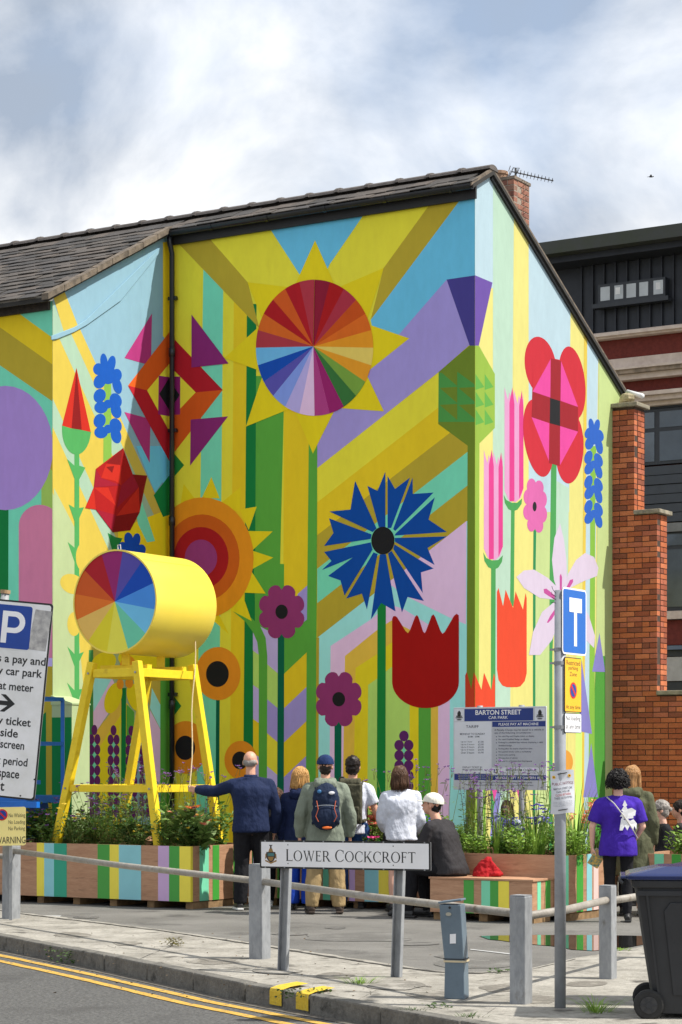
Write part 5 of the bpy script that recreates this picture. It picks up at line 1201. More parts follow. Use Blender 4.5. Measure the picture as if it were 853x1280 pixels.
for k in range(4): ntxt('For further information please contact the office', .27-k*.032, .285-k*.032, LTX, .8)
for x_, m in ((.14, SYE), (.80, SYE)):
    pts = [npnt(W_*(x_+.07*math.cos(R(a))), H_*.86+W_*.07*math.sin(R(a)), .002) for a in range(0, 360, 30)]; obj('emblem', orient(MB().poly(pts).mesh('emblem', m), Vector((0, -1, 0))), None, nt_)
    pts = [npnt(W_*(x_+.03*math.cos(R(a))), H_*.86+W_*.03*math.sin(R(a)), .003) for a in range(0, 360, 30)]; obj('emblem', orient(MB().poly(pts).mesh('emblem', SBK), Vector((0, -1, 0))), None, nt_)
for y in (.93, .09): obj('cable_tie', MB().tube([npnt(W_*f, H_*y, .004) for f in (.3, .5, .7)], .003, 5), SBK, nt_)
# --- street nameplate
YL_, YR_ = 17.0, 16.5
fl = on_ground(351.5, 1216); frr = on_ground(493, 1224); fl = Vector(((351.5-CX)/FPX*YL_, YL_, 0)); frr = Vector(((493.5-CX)/FPX*YR_, YR_, 0))
dS = (frr-fl).normalized(); pl = at_depth(325.2, 1085, YL_+.09); 
prr = at_depth(538.5, 1089, YR_-.16); uS = (prr-pl); nW = uS.length; uS.normalize(); vS = UP-uS*UP.dot(uS)
fs_ = Frame(pl, uS, vS); nH = 35.2*YL_/FPX
nps = thing('street_nameplate', 'white street nameplate reading LOWER COCKCROFT on two steel legs', 'street sign', ((fl.x+frr.x)/2, (fl.y+frr.y)/2, 0))
fs_.plate('plate', 0, 0, nW, nH, -.006, 0, SBK, nps, .012); fs_.plate('plate_face', .014, .014, nW-.014, nH-.014, .0004, .0015, SW, nps, .006)
obj('backing_board', MB().box(fs_.P(nW/2, nH/2, -.014), (nW-.01, .014, nH-.01), fs_.u, fs_.n, fs_.v), SBG, nps)
for i in range(9):
    for yy in (.007, nH-.007): p_ = fs_.P(.05+(nW-.1)*i/8, yy, .0006); obj('rivet', MB().box(p_, (.012, .0025, .010), fs_.u, fs_.n, fs_.v), GALV, nps)
for xx in (.245, .79):
    for yy in (.18, .84): fs_.shape('screw', [(nW*xx*.62+nW*.02+.005*math.cos(R(a)) if xx < .5 else nW*.79+.005*math.cos(R(a)), nH*yy+.005*math.sin(R(a))) for a in range(0, 360, 60)], .003, SBK, nps)
for ft_, pxx, tilt in ((fl, 357, .03), (frr, 499, .03)):
    top = Vector((ft_.x+tilt, ft_.y+.0, CH+(HY-1088)/FPX*ft_.y+.12)); bk = fs_.n*-.05
    a = Vector((ft_.x, ft_.y, .012))+bk; b_ = top+bk; d = (b_-a).normalized(); uu = fs_.u; vv = d.cross(uu).normalized(); mb = MB()
    leg = obj('leg', MB().box((a+b_)/2, (.062, .008, (b_-a).length), uu, vv, d), GALV, nps)
    for sgn in (-1, 1): obj('leg_flange', MB().box((a+b_)/2+uu*sgn*.035+vv*-.02*(1 if vv.y > 0 else -1), (.008, .045, (b_-a).length), uu, vv, d), GALV, leg)
# serif capitals, drawn stroke by stroke
INK = mat('lettering_black', (.014, .014, .014), .5)
def glyph(ch):
    """polygons in a unit-height box; thick .13, thin .055 strokes with small serifs; returns (width, [polygon])"""
    T, t = .125, .06
    def rect(x0, y0, x1, y1): return [(x0, y0), (x1, y0), (x1, y1), (x0, y1)]
    def stem(x): return [rect(x, 0, x+T, 1), [(x-.07, 0), (x+T+.07, 0), (x+T, .045), (x, .045)], [(x-.07, 1), (x, .955), (x+T, .955), (x+T+.07, 1)]]
    def arc(cx, cy, rx, ry, ti, a0, a1, to=None):
        o_ = [(cx+rx*math.cos(R(a)), cy+ry*math.sin(R(a))) for a in [a0+(a1-a0)*i/24 for i in range(25)]]
        i_ = [(cx+(rx-ti)*math.cos(R(a)), cy+(ry-t*.85)*math.sin(R(a))) for a in [a1+(a0-a1)*i/24 for i in range(25)]]
        return o_+i_
    if ch == 'L': return .62, stem(.07)+[rect(.07+T, 0, .60, t), [(.60, 0), (.63, .22), (.58, .06), (.55, t)]]
    if ch == 'T': return .72, stem(.30)+[rect(.02, 1-t, .70, 1), [(.0, .80), (.02, 1), (.08, 1-t)], [(.72, .80), (.64, 1-t), (.70, 1)]]
    if ch in 'EF':
        p = stem(.07)+[rect(.07+T, 1-t, .52, 1), [(.55, .80), (.47, 1-t), (.52, 1)], rect(.07+T, .50, .42, .50+t), [(.42, .42), (.45, .42), (.45, .64), (.42, .64)]]
        if ch == 'E': p += [rect(.07+T, 0, .55, t), [(.55, 0), (.60, .22), (.52, .06)]]
        return (.62 if ch == 'E' else .58), p
    if ch == 'O': return .90, [arc(.45, .5, .43, .515, T, 0, 180), arc(.45, .5, .43, .515, T, 180, 360)]
    if ch == 'C': return .80, [arc(.45, .5, .43, .515, T, 48, 180), arc(.45, .5, .43, .515, T, 180, 312), [(.70, .70), (.76, .70), (.76, .96), (.71, .93)], [(.70, .22), (.76, .24), (.74, .10)]]
    if ch == 'W': return 1.16, [[(.06, 1), (.19, 1), (.40, .12), (.345, -.01)], [(.345, -.01), (.40, -.01), (.60, .92), (.55, .92)], [(.50, 1), (.63, 1), (.83, .12), (.775, -.01)], [(.775, -.01), (.83, -.01), (1.09, 1), (1.03, 1)], rect(0, .96, .25, 1), rect(.44, .96, .68, 1), rect(.97, .96, 1.16, 1)]
    if ch == 'K': return .82, stem(.07)+[[(.07+T, .42), (.60, .97), (.68, .97), (.07+T, .34)], [(.30, .50), (.42, .58), (.80, 0), (.64, 0)], rect(.52, .96, .78, 1), rect(.60, 0, .84, .04)]
    if ch == 'R': return .78, stem(.07)+[rect(.07+T, 1-t, .35, 1), rect(.07+T, .46, .35, .46+t), arc(.35, .73, .26, .27, T, -90, 90), [(.32, .48), (.45, .48), (.78, 0), (.62, 0)], rect(.60, 0, .82, .035)]
    return .35, []
def serif_text(body, x0, y0, x1, h, d, big=1.0):
    wds = [(glyph(c)[0]*(big if i in (0, 6) else 1)+.07 if c != ' ' else .38) for i, c in enumerate(body)]
    tot_ = sum(wds); k = (x1-x0)/tot_; x = x0
    for i, c in enumerate(body):
        s = big if i in (0, 6) else 1.0
        mbx = MB()
        for q, p in enumerate(glyph(c)[1]):
            P = [(x+px_*k*s, y0+py_*h*s) for px_, py_ in p]; tr = tessellate_polygon([[Vector((a, b_, 0)) for a, b_ in P]])
            mbx.add([fs_.P(a, b_, d+q*.00012) for a, b_ in P], tr)
        if mbx.v: me = mbx.mesh('letter', INK); [me.polygons[i_].flip() if me.polygons[i_].normal.dot(fs_.n) < 0 else None for i_ in range(len(me.polygons))]; obj('letter', me, None, nps)
        x += wds[i]*k
serif_text('LOWER COCKCROFT', nW*(96/606), nH*.27, nW*(558/606), nH*.37, .002, 1.12)
# crest: shield, helm and supporters in small coloured pieces
CRD = mat('crest_dark', lin((60, 50, 46)), .6); CRR = mat('crest_gold', lin((150, 116, 60)), .6); CRB = mat('crest_teal', lin((70, 120, 120)), .6)
c0 = nW*(41/606); cw_ = nW*(42/606); chh = nH*.66; cy0 = nH*.17
def cr(pts, m, d): fs_.shape('crest', [(c0+cw_*(x-.5), cy0+chh*y) for x, y in pts], d, m, nps)
cr([(.1, .62), (.9, .62), (.92, .35), (.75, .15), (.5, .05), (.25, .15), (.08, .35)], CRD, .0018); cr([(.22, .56), (.78, .56), (.78, .40), (.22, .40)], CRB, .0022); cr([(.24, .36), (.76, .36), (.66, .18), (.5, .12), (.34, .18)], CRR, .0022)
cr([(.28, .62), (.72, .62), (.62, .80), (.38, .80)], CRR, .002); cr([(.42, .80), (.58, .80), (.54, 1.0), (.46, 1.0)], CRD, .0021); cr([(.36, .98), (.5, .88), (.64, .98), (.62, 1.02), (.5, .95), (.38, 1.02)], CRD, .0023)
cr([(0, .12), (.5, -.02), (1, .12), (1, .2), (.5, .06), (0, .2)], CRR, .0024); cr([(0, .22), (.1, .3), (.1, .55), (.02, .5)], CRR, .0024); cr([(1, .22), (.9, .3), (.9, .55), (.98, .5)], CRR, .0024)

# ================================================================== knee rail
fence = thing('knee_rail', 'galvanised knee rail fence with square posts along the pavement edge', 'railing', (-.68, 18.1, 0))
RAILM = weathered('rail_pipe', lin((128, 122, 112)), lin((168, 162, 152)), lin((112, 94, 76)), 6, 30, 8, (.58, .72), .55, .3, 30, .5)
FPS = [Vector((-6.4, 27.6, 0)), Vector((-3.49, 22.85, 0)), Vector((-.68, 18.12, 0)), Vector((1.225, 14.70, 0)), Vector((2.03, 16.42, 0)), Vector((2.85, 18.15, 0))]
pw = [.14, .14, .135, .118, .105, .105]; ph = [.78, .78, .80, .745, .715, .715]
for i, p in enumerate(FPS):
    a_ = math.atan2(.5, .86); uu = Vector((math.cos(-.55), math.sin(-.55), 0)); vv = Vector((-uu.y, uu.x, 0))
    leanv = Vector((random.uniform(-.01, .01), random.uniform(-.01, .01), 0)) if i != 2 else Vector((-.004, 0, 0))
    mb = MB().bar(p+UP*.0, p+UP*ph[i]+leanv, pw[i], pw[i], uu); o = obj('post', mb, GALV, fence, bevel=.008)
    obj('post_cap', MB().box(p+UP*(ph[i]+.003)+leanv, (pw[i]*.94, pw[i]*.94, .006), uu, vv, UP), GALV, o)
for i in range(len(FPS)-1):
    za, zb_ = (.70, .66) if i < 2 else ((.66, .62) if i == 2 else (.60, .61))
    a, b_ = FPS[i]+UP*(.73 if i == 1 else za), FPS[i+1]+UP*zb_
    obj('rail', MB().tube([a, a.lerp(b_, .5)-UP*.012, b_], .029, 12), RAILM, fence, smooth=True)

# ================================================================== bent grey pillar
bpz = on_ground(571, 1250); bx = thing('grey_pillar', 'short bent grey metal pillar bound with cream tape beside the nameplate', 'pillar', (bpz.x, bpz.y, 0))
GRYM = mat('pillar_grey', lin((100, 116, 128)), .45, .08, 6, bump=.08, bscale=20)
def prof(z): return Vector((-.022*max(0, (z-.25))/.42*1.5, 0, z))
uu = Vector((math.cos(R(12)), math.sin(R(12)), 0)); uu = Vector((.96, -.28, 0)).normalized(); vv = Vector((-uu.y, uu.x, 0))
zs = [0, .10, .24, .40, .55, .655]; mb = MB(); wdt = [.145, .142, .136, .146, .152, .152]
rings = []
for z, w_ in zip(zs, wdt):
    c = Vector((bpz.x, bpz.y, .012))+prof(z); rings.append([c-uu*w_/2-vv*.07, c+uu*w_/2-vv*.07, c+uu*w_/2+vv*.07, c-uu*w_/2+vv*.07])
for r_ in rings: mb.v += [tuple(x) for x in r_]
for i in range(len(rings)-1):
    for j in range(4): mb.f.append((i*4+j, i*4+(j+1) % 4, (i+1)*4+(j+1) % 4, (i+1)*4+j))
mb.f += [(3, 2, 1, 0), tuple(4*(len(rings)-1)+j for j in range(4))]
body = obj('pillar_body', mb, GRYM, bx, bevel=.006)
tc_ = Vector((bpz.x, bpz.y, 0))+prof(.66); 
obj('pillar_lid', MB().box(tc_+UP*.688, (.165, .15, .014), (uu+UP*.16).normalized(), vv, (UP-uu*.16).normalized()) if False else MB().box(Vector((tc_.x, tc_.y, .69)), (.165, .15, .014), (uu+UP*.14).normalized(), vv, (UP-uu*.14).normalized()), GRYM, bx, bevel=.003)
def band_(z, hgt, m, nm, g_=.003):
    c = Vector((bpz.x, bpz.y, .012))+prof(z); w_ = .142
    mbx = MB(); 
    for s_, uu_, vv_, l1 in ((-1, uu, vv, w_), (1, uu, vv, w_)): mbx.box(c+vv*s_*.0725, (w_+.008, .003, hgt), uu, vv, UP)
    for s_ in (-1, 1): mbx.box(c+uu*s_*(w_/2+.0035), (.003, .14, hgt), uu, vv, UP)
    return obj(nm, mbx, m, bx)
band_(.262, .013, mat('cream_tape', lin((206, 190, 156)), .6), 'tape'); band_(.278, .006, SBK, 'tape_edge')
c = Vector((bpz.x, bpz.y, .012))+prof(.42)-vv*.0765; obj('paper_label', MB().box(c+uu*.005, (.042, .002, .066), (uu+UP*.06).normalized(), vv, UP), SW, bx)
c = Vector((bpz.x, bpz.y, .012))+prof(.59)-vv*.0765; mbx = MB(); mbx.prism([c+uu*(.02*math.cos(R(a))-.012)+UP*(.013*math.sin(R(a))) for a in range(0, 360, 20)], vv*-.003); obj('badge', mbx, mat('badge_cream', lin((170, 166, 150)), .5), bx)
c = Vector((bpz.x, bpz.y, .012))+prof(.635)-vv*.0765; mbx = MB(); mbx.prism([c+uu*.009*math.cos(R(a))+UP*.009*math.sin(R(a)) for a in range(0, 360, 30)], vv*-.002); obj('keyhole', mbx, SBK, bx)

# ================================================================== wheelie bin
BINM = mat('bin_grey', lin((36, 38, 42)), .5, .12, 5, bump=.1, bscale=15); BLID = mat('bin_lid_blue', lin((26, 40, 88)), .24, .06, 4)
bc = on_ground(800, 1272); bin_ = thing('wheelie_bin', 'dark grey wheelie bin with blue lid at the pavement corner', 'bin', (2.25, 14.02, 0))
uB = Vector((.992, -.12, 0)).normalized(); vB = Vector((-uB.y, uB.x, 0)); BC = Vector((2.25, 14.02, .012))
def bp_(x, y, z): return BC+uB*x+vB*y+UP*z*.93
rings = [(.0, .235, .215), (.06, .25, .225), (.50, .30, .25), (.90, .345, .275), (.93, .345, .275)]; mb = MB()
def rr_(hx, hy, r=.05): return [(hx-r+r*math.cos(R(a)), hy-r+r*math.sin(R(a))) for a in (0, 45, 90)]+[(-hx+r+r*math.cos(R(a)), hy-r+r*math.sin(R(a))) for a in (90, 135, 180)]+[(-hx+r+r*math.cos(R(a)), -hy+r+r*math.sin(R(a))) for a in (180, 225, 270)]+[(hx-r+r*math.cos(R(a)), -hy+r+r*math.sin(R(a))) for a in (270, 315, 360)]
def ringloft(rs, cap=True):
    mbx = MB(); k = 12
    for z, hx, hy, ox in rs: mbx.v += [tuple(bp_(x+ox, y, z)) for x, y in rr_(hx, hy)]
    for i in range(len(rs)-1):
        for j in range(k): mbx.f.append((i*k+j, i*k+(j+1) % k, (i+1)*k+(j+1) % k, (i+1)*k+j))
    if cap: mbx.f += [tuple(range(k-1, -1, -1)), tuple((len(rs)-1)*k+j for j in range(k))]
    return mbx
bodyb = obj('bin_body', ringloft([(.03, .245, .215, .03), (.10, .255, .222, .025), (.50, .30, .25, .012), (.92, .345, .278, 0)]), BINM, bin_, bevel=.006)
obj('side_panel', MB().prism([bp_(x, -.2285-(z-.1)*.066-.002, z) for x, z in ((-.10, .16), (.16, .16), (.20, .74), (.16, .80), (-.12, .80), (-.16, .74))], vB*-.008), BINM, bodyb, bevel=.004)
for z in (.84, .0): pass
mbx = MB(); mbx.prism([bp_(.0+.10*math.sin(R(a)), -.252, .44+.10*math.cos(R(a))) for a in range(0, 360, 20)], vB*-.006)
obj('rim', ringloft([(.90, .362, .294, 0), (.955, .366, .298, 0)]), BINM, bin_, bevel=.008)
obj('lid', ringloft([(.957, .385, .312, -.015), (.985, .388, .315, -.015), (1.0, .36, .29, -.015), (1.045, .18, .20, -.01)]), BLID, bin_, bevel=.006)
obj('lid_flange', MB().box(bp_(-.385, 0, .972), (.10, .54, .018), uB, vB, UP), BLID, bin_, bevel=.006); obj('handle', MB().tube([bp_(-.41, -.24, .93), bp_(-.43, -.22, .945), bp_(-.43, .22, .945), bp_(-.41, .24, .93)], .016, 8), BINM, bin_)
for s_ in (-1, 1):
    c = bp_(-.255, s_*.235, .095); wh = obj('wheel', MB().tube([c-vB*.03, c-vB*.022, c+vB*.022, c+vB*.03], [.085, .097, .097, .085], 24), mat('bin_tyre', (.015, .015, .015), .75, .2, 20), bin_)
    obj('hub', MB().tube([c-vB*.036, c+vB*.036], [.055, .055], 18), mat('bin_hub', (.03, .03, .032), .5), wh); obj('hub_cap', MB().tube([c-vB*.042, c+vB*.042], [.02, .02], 12), BINM, wh)
    for a in range(0, 360, 60): obj('spoke', MB().bar(c-vB*.039+uB*.02*math.cos(R(a))+UP*.02*math.sin(R(a)), c-vB*.039+uB*.052*math.cos(R(a))+UP*.052*math.sin(R(a)), .012, .004, vB), BINM, wh)
for xx in (-.27, .30): obj('corner_rib', MB().bar(bp_(xx*.80+.03, -.222, .12), bp_(xx, -.284, .88), .03, .014, uB), BINM, bodyb)
obj('rim_rib', MB().box(bp_(0, -.292, .865), (.66, .012, .03), uB, vB, UP), BINM, bodyb)
obj('axle', MB().tube([bp_(-.255, -.24, .095), bp_(-.255, .24, .095)], .012, 8), GALV, bin_)
# the neighbouring bin's lid just behind
bin2 = thing('wheelie_bin', 'second dark wheelie bin with blue lid standing behind the first', 'bin', (2.62, 14.75, 0))
BC = Vector((2.62, 14.75, .012))
obj('bin_body', ringloft([(.03, .245, .215, .03), (.50, .30, .25, .012), (.92, .345, .278, 0)]), BINM, bin2, bevel=.006); obj('rim', ringloft([(.90, .362, .294, 0), (.955, .366, .298, 0)]), BINM, bin2); obj('lid', ringloft([(.957, .385, .312, -.015), (.985, .388, .315, -.015), (1.0, .36, .29, -.015), (1.045, .18, .20, -.01)]), BLID, bin2, bevel=.006)
for s_ in (-1, 1): c = bp_(-.255, s_*.235, .095); obj('wheel', MB().tube([c-vB*.03, c+vB*.03], .095, 20), MATS['bin_tyre'], bin2)
# bird
bq = at_depth(814, 221, 210); bird = thing('bird', 'small dark bird flying in the cloudy sky', 'bird', bq)
BRD = mat('bird_dark', (.03, .03, .03), .8)
mb = MB(); mb.ell(bq, (.22, .08, .07), 10, 6); mb.ell(bq+Vector((.22, 0, .03)), (.06, .05, .05), 8, 5)
for s_ in (-1, 1): mb.add([bq+Vector((.1, 0, .03)), bq+Vector((-.1, 0, .03)), bq+Vector((-.12, s_*.25, .14)), bq+Vector((-.3, s_*.5, .05)), bq+Vector((.03, s_*.25, .15))], [(0, 1, 2, 4), (4, 2, 3)])
mb.add([bq+Vector((-.18, .03, 0)), bq+Vector((-.18, -.03, 0)), bq+Vector((-.36, -.06, .01)), bq+Vector((-.36, .06, .01))], [(0, 1, 2, 3)]); obj('bird_body', mb, BRD, bird)
# ================================================================== planting
def lf(nm, c, c2=None, tr=.3): return mat(nm, lin(c), .55, .3, 9, rgb2=lin(c2) if c2 else None, trans=tr)
LF1 = lf('leaf_dark', (58, 88, 36), (100, 130, 56)); LF2 = lf('leaf_mid', (72, 108, 38), (112, 146, 60)); LF3 = lf('leaf_bright', (112, 150, 52), (150, 184, 76)); LF4 = lf('leaf_broad', (92, 124, 56), (138, 164, 88)); LF5 = lf('leaf_olive', (98, 110, 50), (134, 140, 70))
FPU = lf('petal_purple', (124, 84, 150), (150, 104, 176)); FVI = lf('petal_violet', (98, 88, 188), (128, 118, 214)); FOR = lf('petal_orange', (226, 120, 60), (244, 154, 96)); FPK = lf('petal_pink', (222, 60, 140), (240, 90, 160)); FRD = lf('petal_rust', (150, 50, 44), (182, 70, 56)); FDK = lf('petal_dark_violet', (64, 46, 96), (96, 66, 130)); FYL = lf('petal_yellow', (230, 196, 60), (240, 214, 90)); FSA = lf('petal_salmon', (240, 140, 110), (246, 170, 140))
rnd = random.Random(11)
def stuff(o): o['kind'] = 'stuff'; return o
def leaf(mb, b, d, ln, wd, curl=.25):
    d = Vector(d).normalized(); s = d.cross(UP)
    if s.length < .1: s = Vector((1, 0, 0))
    s.normalize(); s = (Matrix.Rotation(rnd.uniform(-.9, .9), 3, d) @ s); n = s.cross(d)
    P = [b, b+d*ln*.35+s*wd/2, b+d*ln*.35-s*wd/2, b+d*ln*.72-n*ln*curl*.45+s*wd*.36, b+d*ln*.72-n*ln*curl*.45-s*wd*.36, b+d*ln-n*ln*curl]
    mb.add(P, [(0, 1, 2), (1, 3, 4, 2), (3, 5, 4)])
def blade(mb, b, d, ln, wd, droop):
    d = Vector(d).normalized(); s = Vector((-d.y, d.x, 0)); s = s.normalized() if s.length > .01 else Vector((1, 0, 0)); P = []; p = Vector(b); dd_ = d.copy(); k = 5
    for i in range(k+1):
        w_ = wd*(1-i/k)**.6; P += [p+s*w_/2, p-s*w_/2]; p = p+dd_*ln/k; dd_ = (dd_+Vector((d.x, d.y, 0))*droop*.3-UP*droop*.22*i).normalized()
    mb.add(P, [(2*i, 2*i+1, 2*i+3, 2*i+2) for i in range(k)])
def stems(mb, b, tops, r=.004):
    for t in tops:
        m_ = (Vector(b)+t)/2+Vector((rnd.uniform(-.03, .03), rnd.uniform(-.03, .03), .02)); mb.tube([b, m_, t], [r, r*.8, r*.5], 4, False)
def rdir(up=.5): a = rnd.uniform(0, 6.283); return Vector((math.cos(a), math.sin(a), rnd.uniform(-.2, 1)*up+.25))
def bushy(b, h, sp, n, lsz, m, label, group, fl=None, nfl=0, fsz=.025, name='bushy_plant', cat='plant'):
    t = thing(name, label, cat, b, 0, group); st_m = MB(); le = MB(); fo = MB(); tops = []
    for i in range(max(6, n//22)):
        a = rnd.uniform(0, 6.283); rr = sp*math.sqrt(rnd.random()); tops.append(b+Vector((math.cos(a)*rr, math.sin(a)*rr, h*rnd.uniform(.62, 1.0)*(1-.35*(rr/sp)**2))))
    stems(st_m, b, tops)
    for i in range(n):
        tp_ = rnd.choice(tops); f = rnd.random()**.55; p = Vector(b).lerp(tp_, f)+Vector((rnd.gauss(0, .025), rnd.gauss(0, .025), rnd.gauss(0, .02))); leaf(le, p, rdir(.9), lsz*rnd.uniform(.6, 1.25), lsz*.45*rnd.uniform(.7, 1.2))
    for i in range(nfl):
        tp_ = rnd.choice(tops)+Vector((rnd.gauss(0, .04), rnd.gauss(0, .04), rnd.uniform(-.02, .08))); floret(fo, tp_, fsz)
    stuff(obj('stems', st_m, LF5, t)); stuff(obj('foliage', le, m, t))
    if nfl: stuff(obj('flowers', fo, fl, t))
    return t
def floret(mb, c, r, k=6):
    for i in range(k):
        a = 6.283*i/k+rnd.random(); d = Vector((math.cos(a), math.sin(a), rnd.uniform(.1, .8))); leaf(mb, Vector(c), d, r*1.2, r*.9, .1)
def verbena(b, h, n, m, label, group, sp=.25, hs=.022):
    t = thing('tall_flower', label, 'flower', b, 0, group); s_ = MB(); f_ = MB(); le = MB()
    for i in range(n):
        tp_ = b+Vector((rnd.gauss(0, sp), rnd.gauss(0, sp), h*rnd.uniform(.7, 1.08))); stems(s_, b+Vector((rnd.gauss(0, .05), rnd.gauss(0, .05), 0)), [tp_], .0035)
        for q in range(3):
            o_ = tp_+Vector((rnd.gauss(0, .035), rnd.gauss(0, .035), rnd.uniform(-.08, .02))); stems(s_, tp_-UP*.14, [o_], .0025); floret(f_, o_, hs*rnd.uniform(.7, 1.2), 5)
        for q in range(4): leaf(le, b.lerp(tp_, rnd.uniform(.05, .8)), rdir(.4), .09, .018)
    stuff(obj('stems', s_, LF5, t)); stuff(obj('leaves', le, LF2, t)); stuff(obj('flowers', f_, m, t)); return t
def spikes(b, h, n, m, label, group, sp=.12, fl=.26):
    t = thing('spike_flower', label, 'flower', b, 0, group); s_ = MB(); f_ = MB(); le = MB()
    for i in range(n):
        tp_ = b+Vector((rnd.gauss(0, sp), rnd.gauss(0, sp), h*rnd.uniform(.7, 1.1))); stems(s_, b, [tp_], .004); d = (tp_-b).normalized()
        for q in range(26): p = tp_-d*fl*rnd.random(); leaf(f_, p, rdir(.3), .024, .014)
        for q in range(8): leaf(le, b.lerp(tp_, rnd.uniform(.1, .65)), rdir(.5), .07, .022)
    stuff(obj('stems', s_, LF5, t)); stuff(obj('leaves', le, LF2, t)); stuff(obj('flowers', f_, m, t)); return t
def blades(b, h, n, m, label, group, wd=.016, sp=.12, fl=None, nfl=0):
    t = thing('blade_plant', label, 'plant', b, 0, group); le = MB(); f_ = MB()
    for i in range(n):
        a = rnd.uniform(0, 6.283); blade(le, b+Vector((math.cos(a), math.sin(a), 0))*sp*rnd.random(), (math.cos(a)*rnd.uniform(.05, .5), math.sin(a)*rnd.uniform(.05, .5), 1), h*rnd.uniform(.45, 1.15), wd*rnd.uniform(.5, 1.2), rnd.uniform(.1, 1.3))
    stuff(obj('blades', le, m, t))
    for i in range(nfl):
        tp_ = b+Vector((rnd.gauss(0, .12), rnd.gauss(0, .12), h*rnd.uniform(.75, 1.1))); stems(le, b, [tp_]); 
        for q in range(5): floret(f_, tp_+Vector((rnd.gauss(0, .02), rnd.gauss(0, .02), -q*.02)), .03, 5)
    if nfl: stuff(obj('flowers', f_, fl, t))
    return t
def inp(c, s, t, z=.6): return Vector((c.x, c.y, 0))+E1*s+E2*t+UP*z
# left planter
gA = 'plants in the long planter under the drum frame'
for k in range(13):
    s = .10+k*.215; bushy(inp(PA, s, .22+.25*(k % 2), .6), rnd.uniform(.34, .66), .22, 360, rnd.choice((.045, .06, .085)), (LF1, LF1, LF2, LF1)[k % 4], 'bushy dark green plant packed along the long planter under the drum', gA, FYL if k % 4 == 0 else None, 5 if k % 4 == 0 else 0, .03)
for k in range(7): bushy(inp(PA, .2+k*.38, .85, .6), rnd.uniform(.55, .92), .28, 300, rnd.choice((.05, .08)), (LF2, LF1)[k % 2], 'leafy plant at the back of the long planter under the drum', gA+', back row')
for k in range(6): verbena(inp(PA, .2+k*.34, .6, .62), .98, 7, FPU, 'tall thin stems with tiny purple flower heads under the drum', 'verbena under the drum', .16)
for k in range(5): spikes(inp(PA, .15+k*.33, .42+.2*(k % 2), .62), .66, 6, FDK, 'dark violet flower spikes among the plants under the drum', 'violet spikes under the drum')
for k in range(4): bushy(inp(PA, 1.75+k*.3, .5, .6), .62, .24, 330, .06, LF2, 'loose green plant with purple flowers left of the yellow trestle leg', 'purple flowered plants left of the trestle', FPU, 14, .028)
for k in range(3): bushy(inp(PA, .04+k*.17, .22+.1*k, .60), .66, .2, 95, .15, LF4, 'broad leaved pale green plant beside the man in navy', 'broad leaved plants beside the man in navy', FOR if k == 1 else FSA, 4, .045, 'broad_leaf_plant')
for k in range(6): blades(inp(PA, .25+k*.36, .35+.3*(k % 2), .6), rnd.uniform(.5, .75), 20, LF5, 'thin wispy grass clump among the plants under the drum', 'wispy grasses under the drum', .008, .10)
# middle planter
gC = 'plants in the planter behind the people'
for k in range(7): bushy(inp(PCc, .12+k*.33, .4+.25*(k % 2), .58), rnd.uniform(.42, .6), .26, 420, .065, (LF2, LF3)[k % 2], 'fresh green plant in the planter behind the standing people', gC)
for k in range(3): verbena(inp(PCc, .35+k*.35, .5, .6), 1.0, 6, FPU, 'tall purple topped stems in the planter behind the people', 'verbena behind the people', .14)
for k in range(2): bushy(inp(PCc, .95+k*.2, .25, .58), .62, .16, 180, .05, LF5, 'dry orange flowered plant beside the person in white T-shirt', 'orange flowers beside the white T-shirt', FSA, 26, .03)
bushy(inp(PCc, 1.02, .12, .58), .3, .14, 200, .06, LF1, 'low plant with bright magenta flowers behind the nameplate', None, FPK, 6, .04)
for k in range(2): bushy(inp(PCc, .42+.12*k, .18, .58), .62, .13, 160, .05, LF2, 'violet blue flowers between the white sweatshirt and the white cap', 'violet flowers by the white cap', FVI, 26, .03)
# right planter behind the bench
gB = 'plants behind the bench'
for k in range(6): bushy(inp(PB, .1+k*.29, .24+.3*(k % 2), .58), rnd.uniform(.36, .5), .24, 420, .06, (LF3, LF2)[k % 2], 'bright green leafy plant in the planter behind the bench', gB)
for k in range(7): blades(inp(PB, .08+k*.16, .35+.3*(k % 3), .6), rnd.uniform(.62, .86), 46, (LF3, LF2, LF3)[k % 3], 'clump of arching green blades in the planter behind the bench', 'blade clumps behind the bench', .02, .12)
for k in range(6): verbena(inp(PB, .5+k*.22, .5+.3*(k % 2), .6), 1.02, 7, FPU, 'tall slender stems with purple tops in front of the tariff board', 'verbena in front of the tariff board', .13)
for k in range(5): spikes(inp(PB, .75+k*.18, .5, .6), .95, 4, FDK, 'tall dark violet spikes in front of the tariff board', 'violet spikes in front of the board', .07, .4)
for k in range(2): bushy(inp(PB, .72+k*.4, .75, .6), .55, .16, 130, .05, LF2, 'violet blue flowers below the tariff board', 'violet flowers below the board', FVI, 30, .034)
for k in range(3): blades(inp(PB, .05+k*.07, .85+.1*k, .6), .6, 16, LF2, 'salmon flowered plant beside the grey sign pole', 'salmon flowers beside the pole', .014, .06, FSA, 7)
for k in range(2): bushy(inp(PB, .04+k*.05, 1.0+.1*k, .6), .62, .12, 110, .05, LF2, 'pale violet flowers beside the grey sign pole', 'pale violet flowers beside the pole', FVI, 20, .032)
for k in range(3): verbena(inp(PB, .06, 1.12+.04*k, .6), .62, 6, FRD, 'rust red flower heads beside the purple T-shirt', 'rust flowers beside the purple T-shirt', .06, .02)
# far right planter
for k in range(5): bushy(inp(PD, .3+k*.25, .35, .57), rnd.uniform(.36, .5), .24, 360, .07, (LF3, LF2)[k % 2], 'light green plant with pink flowers in the planter by the bins', 'pink flowered plants by the bins', FPK, 5, .042)
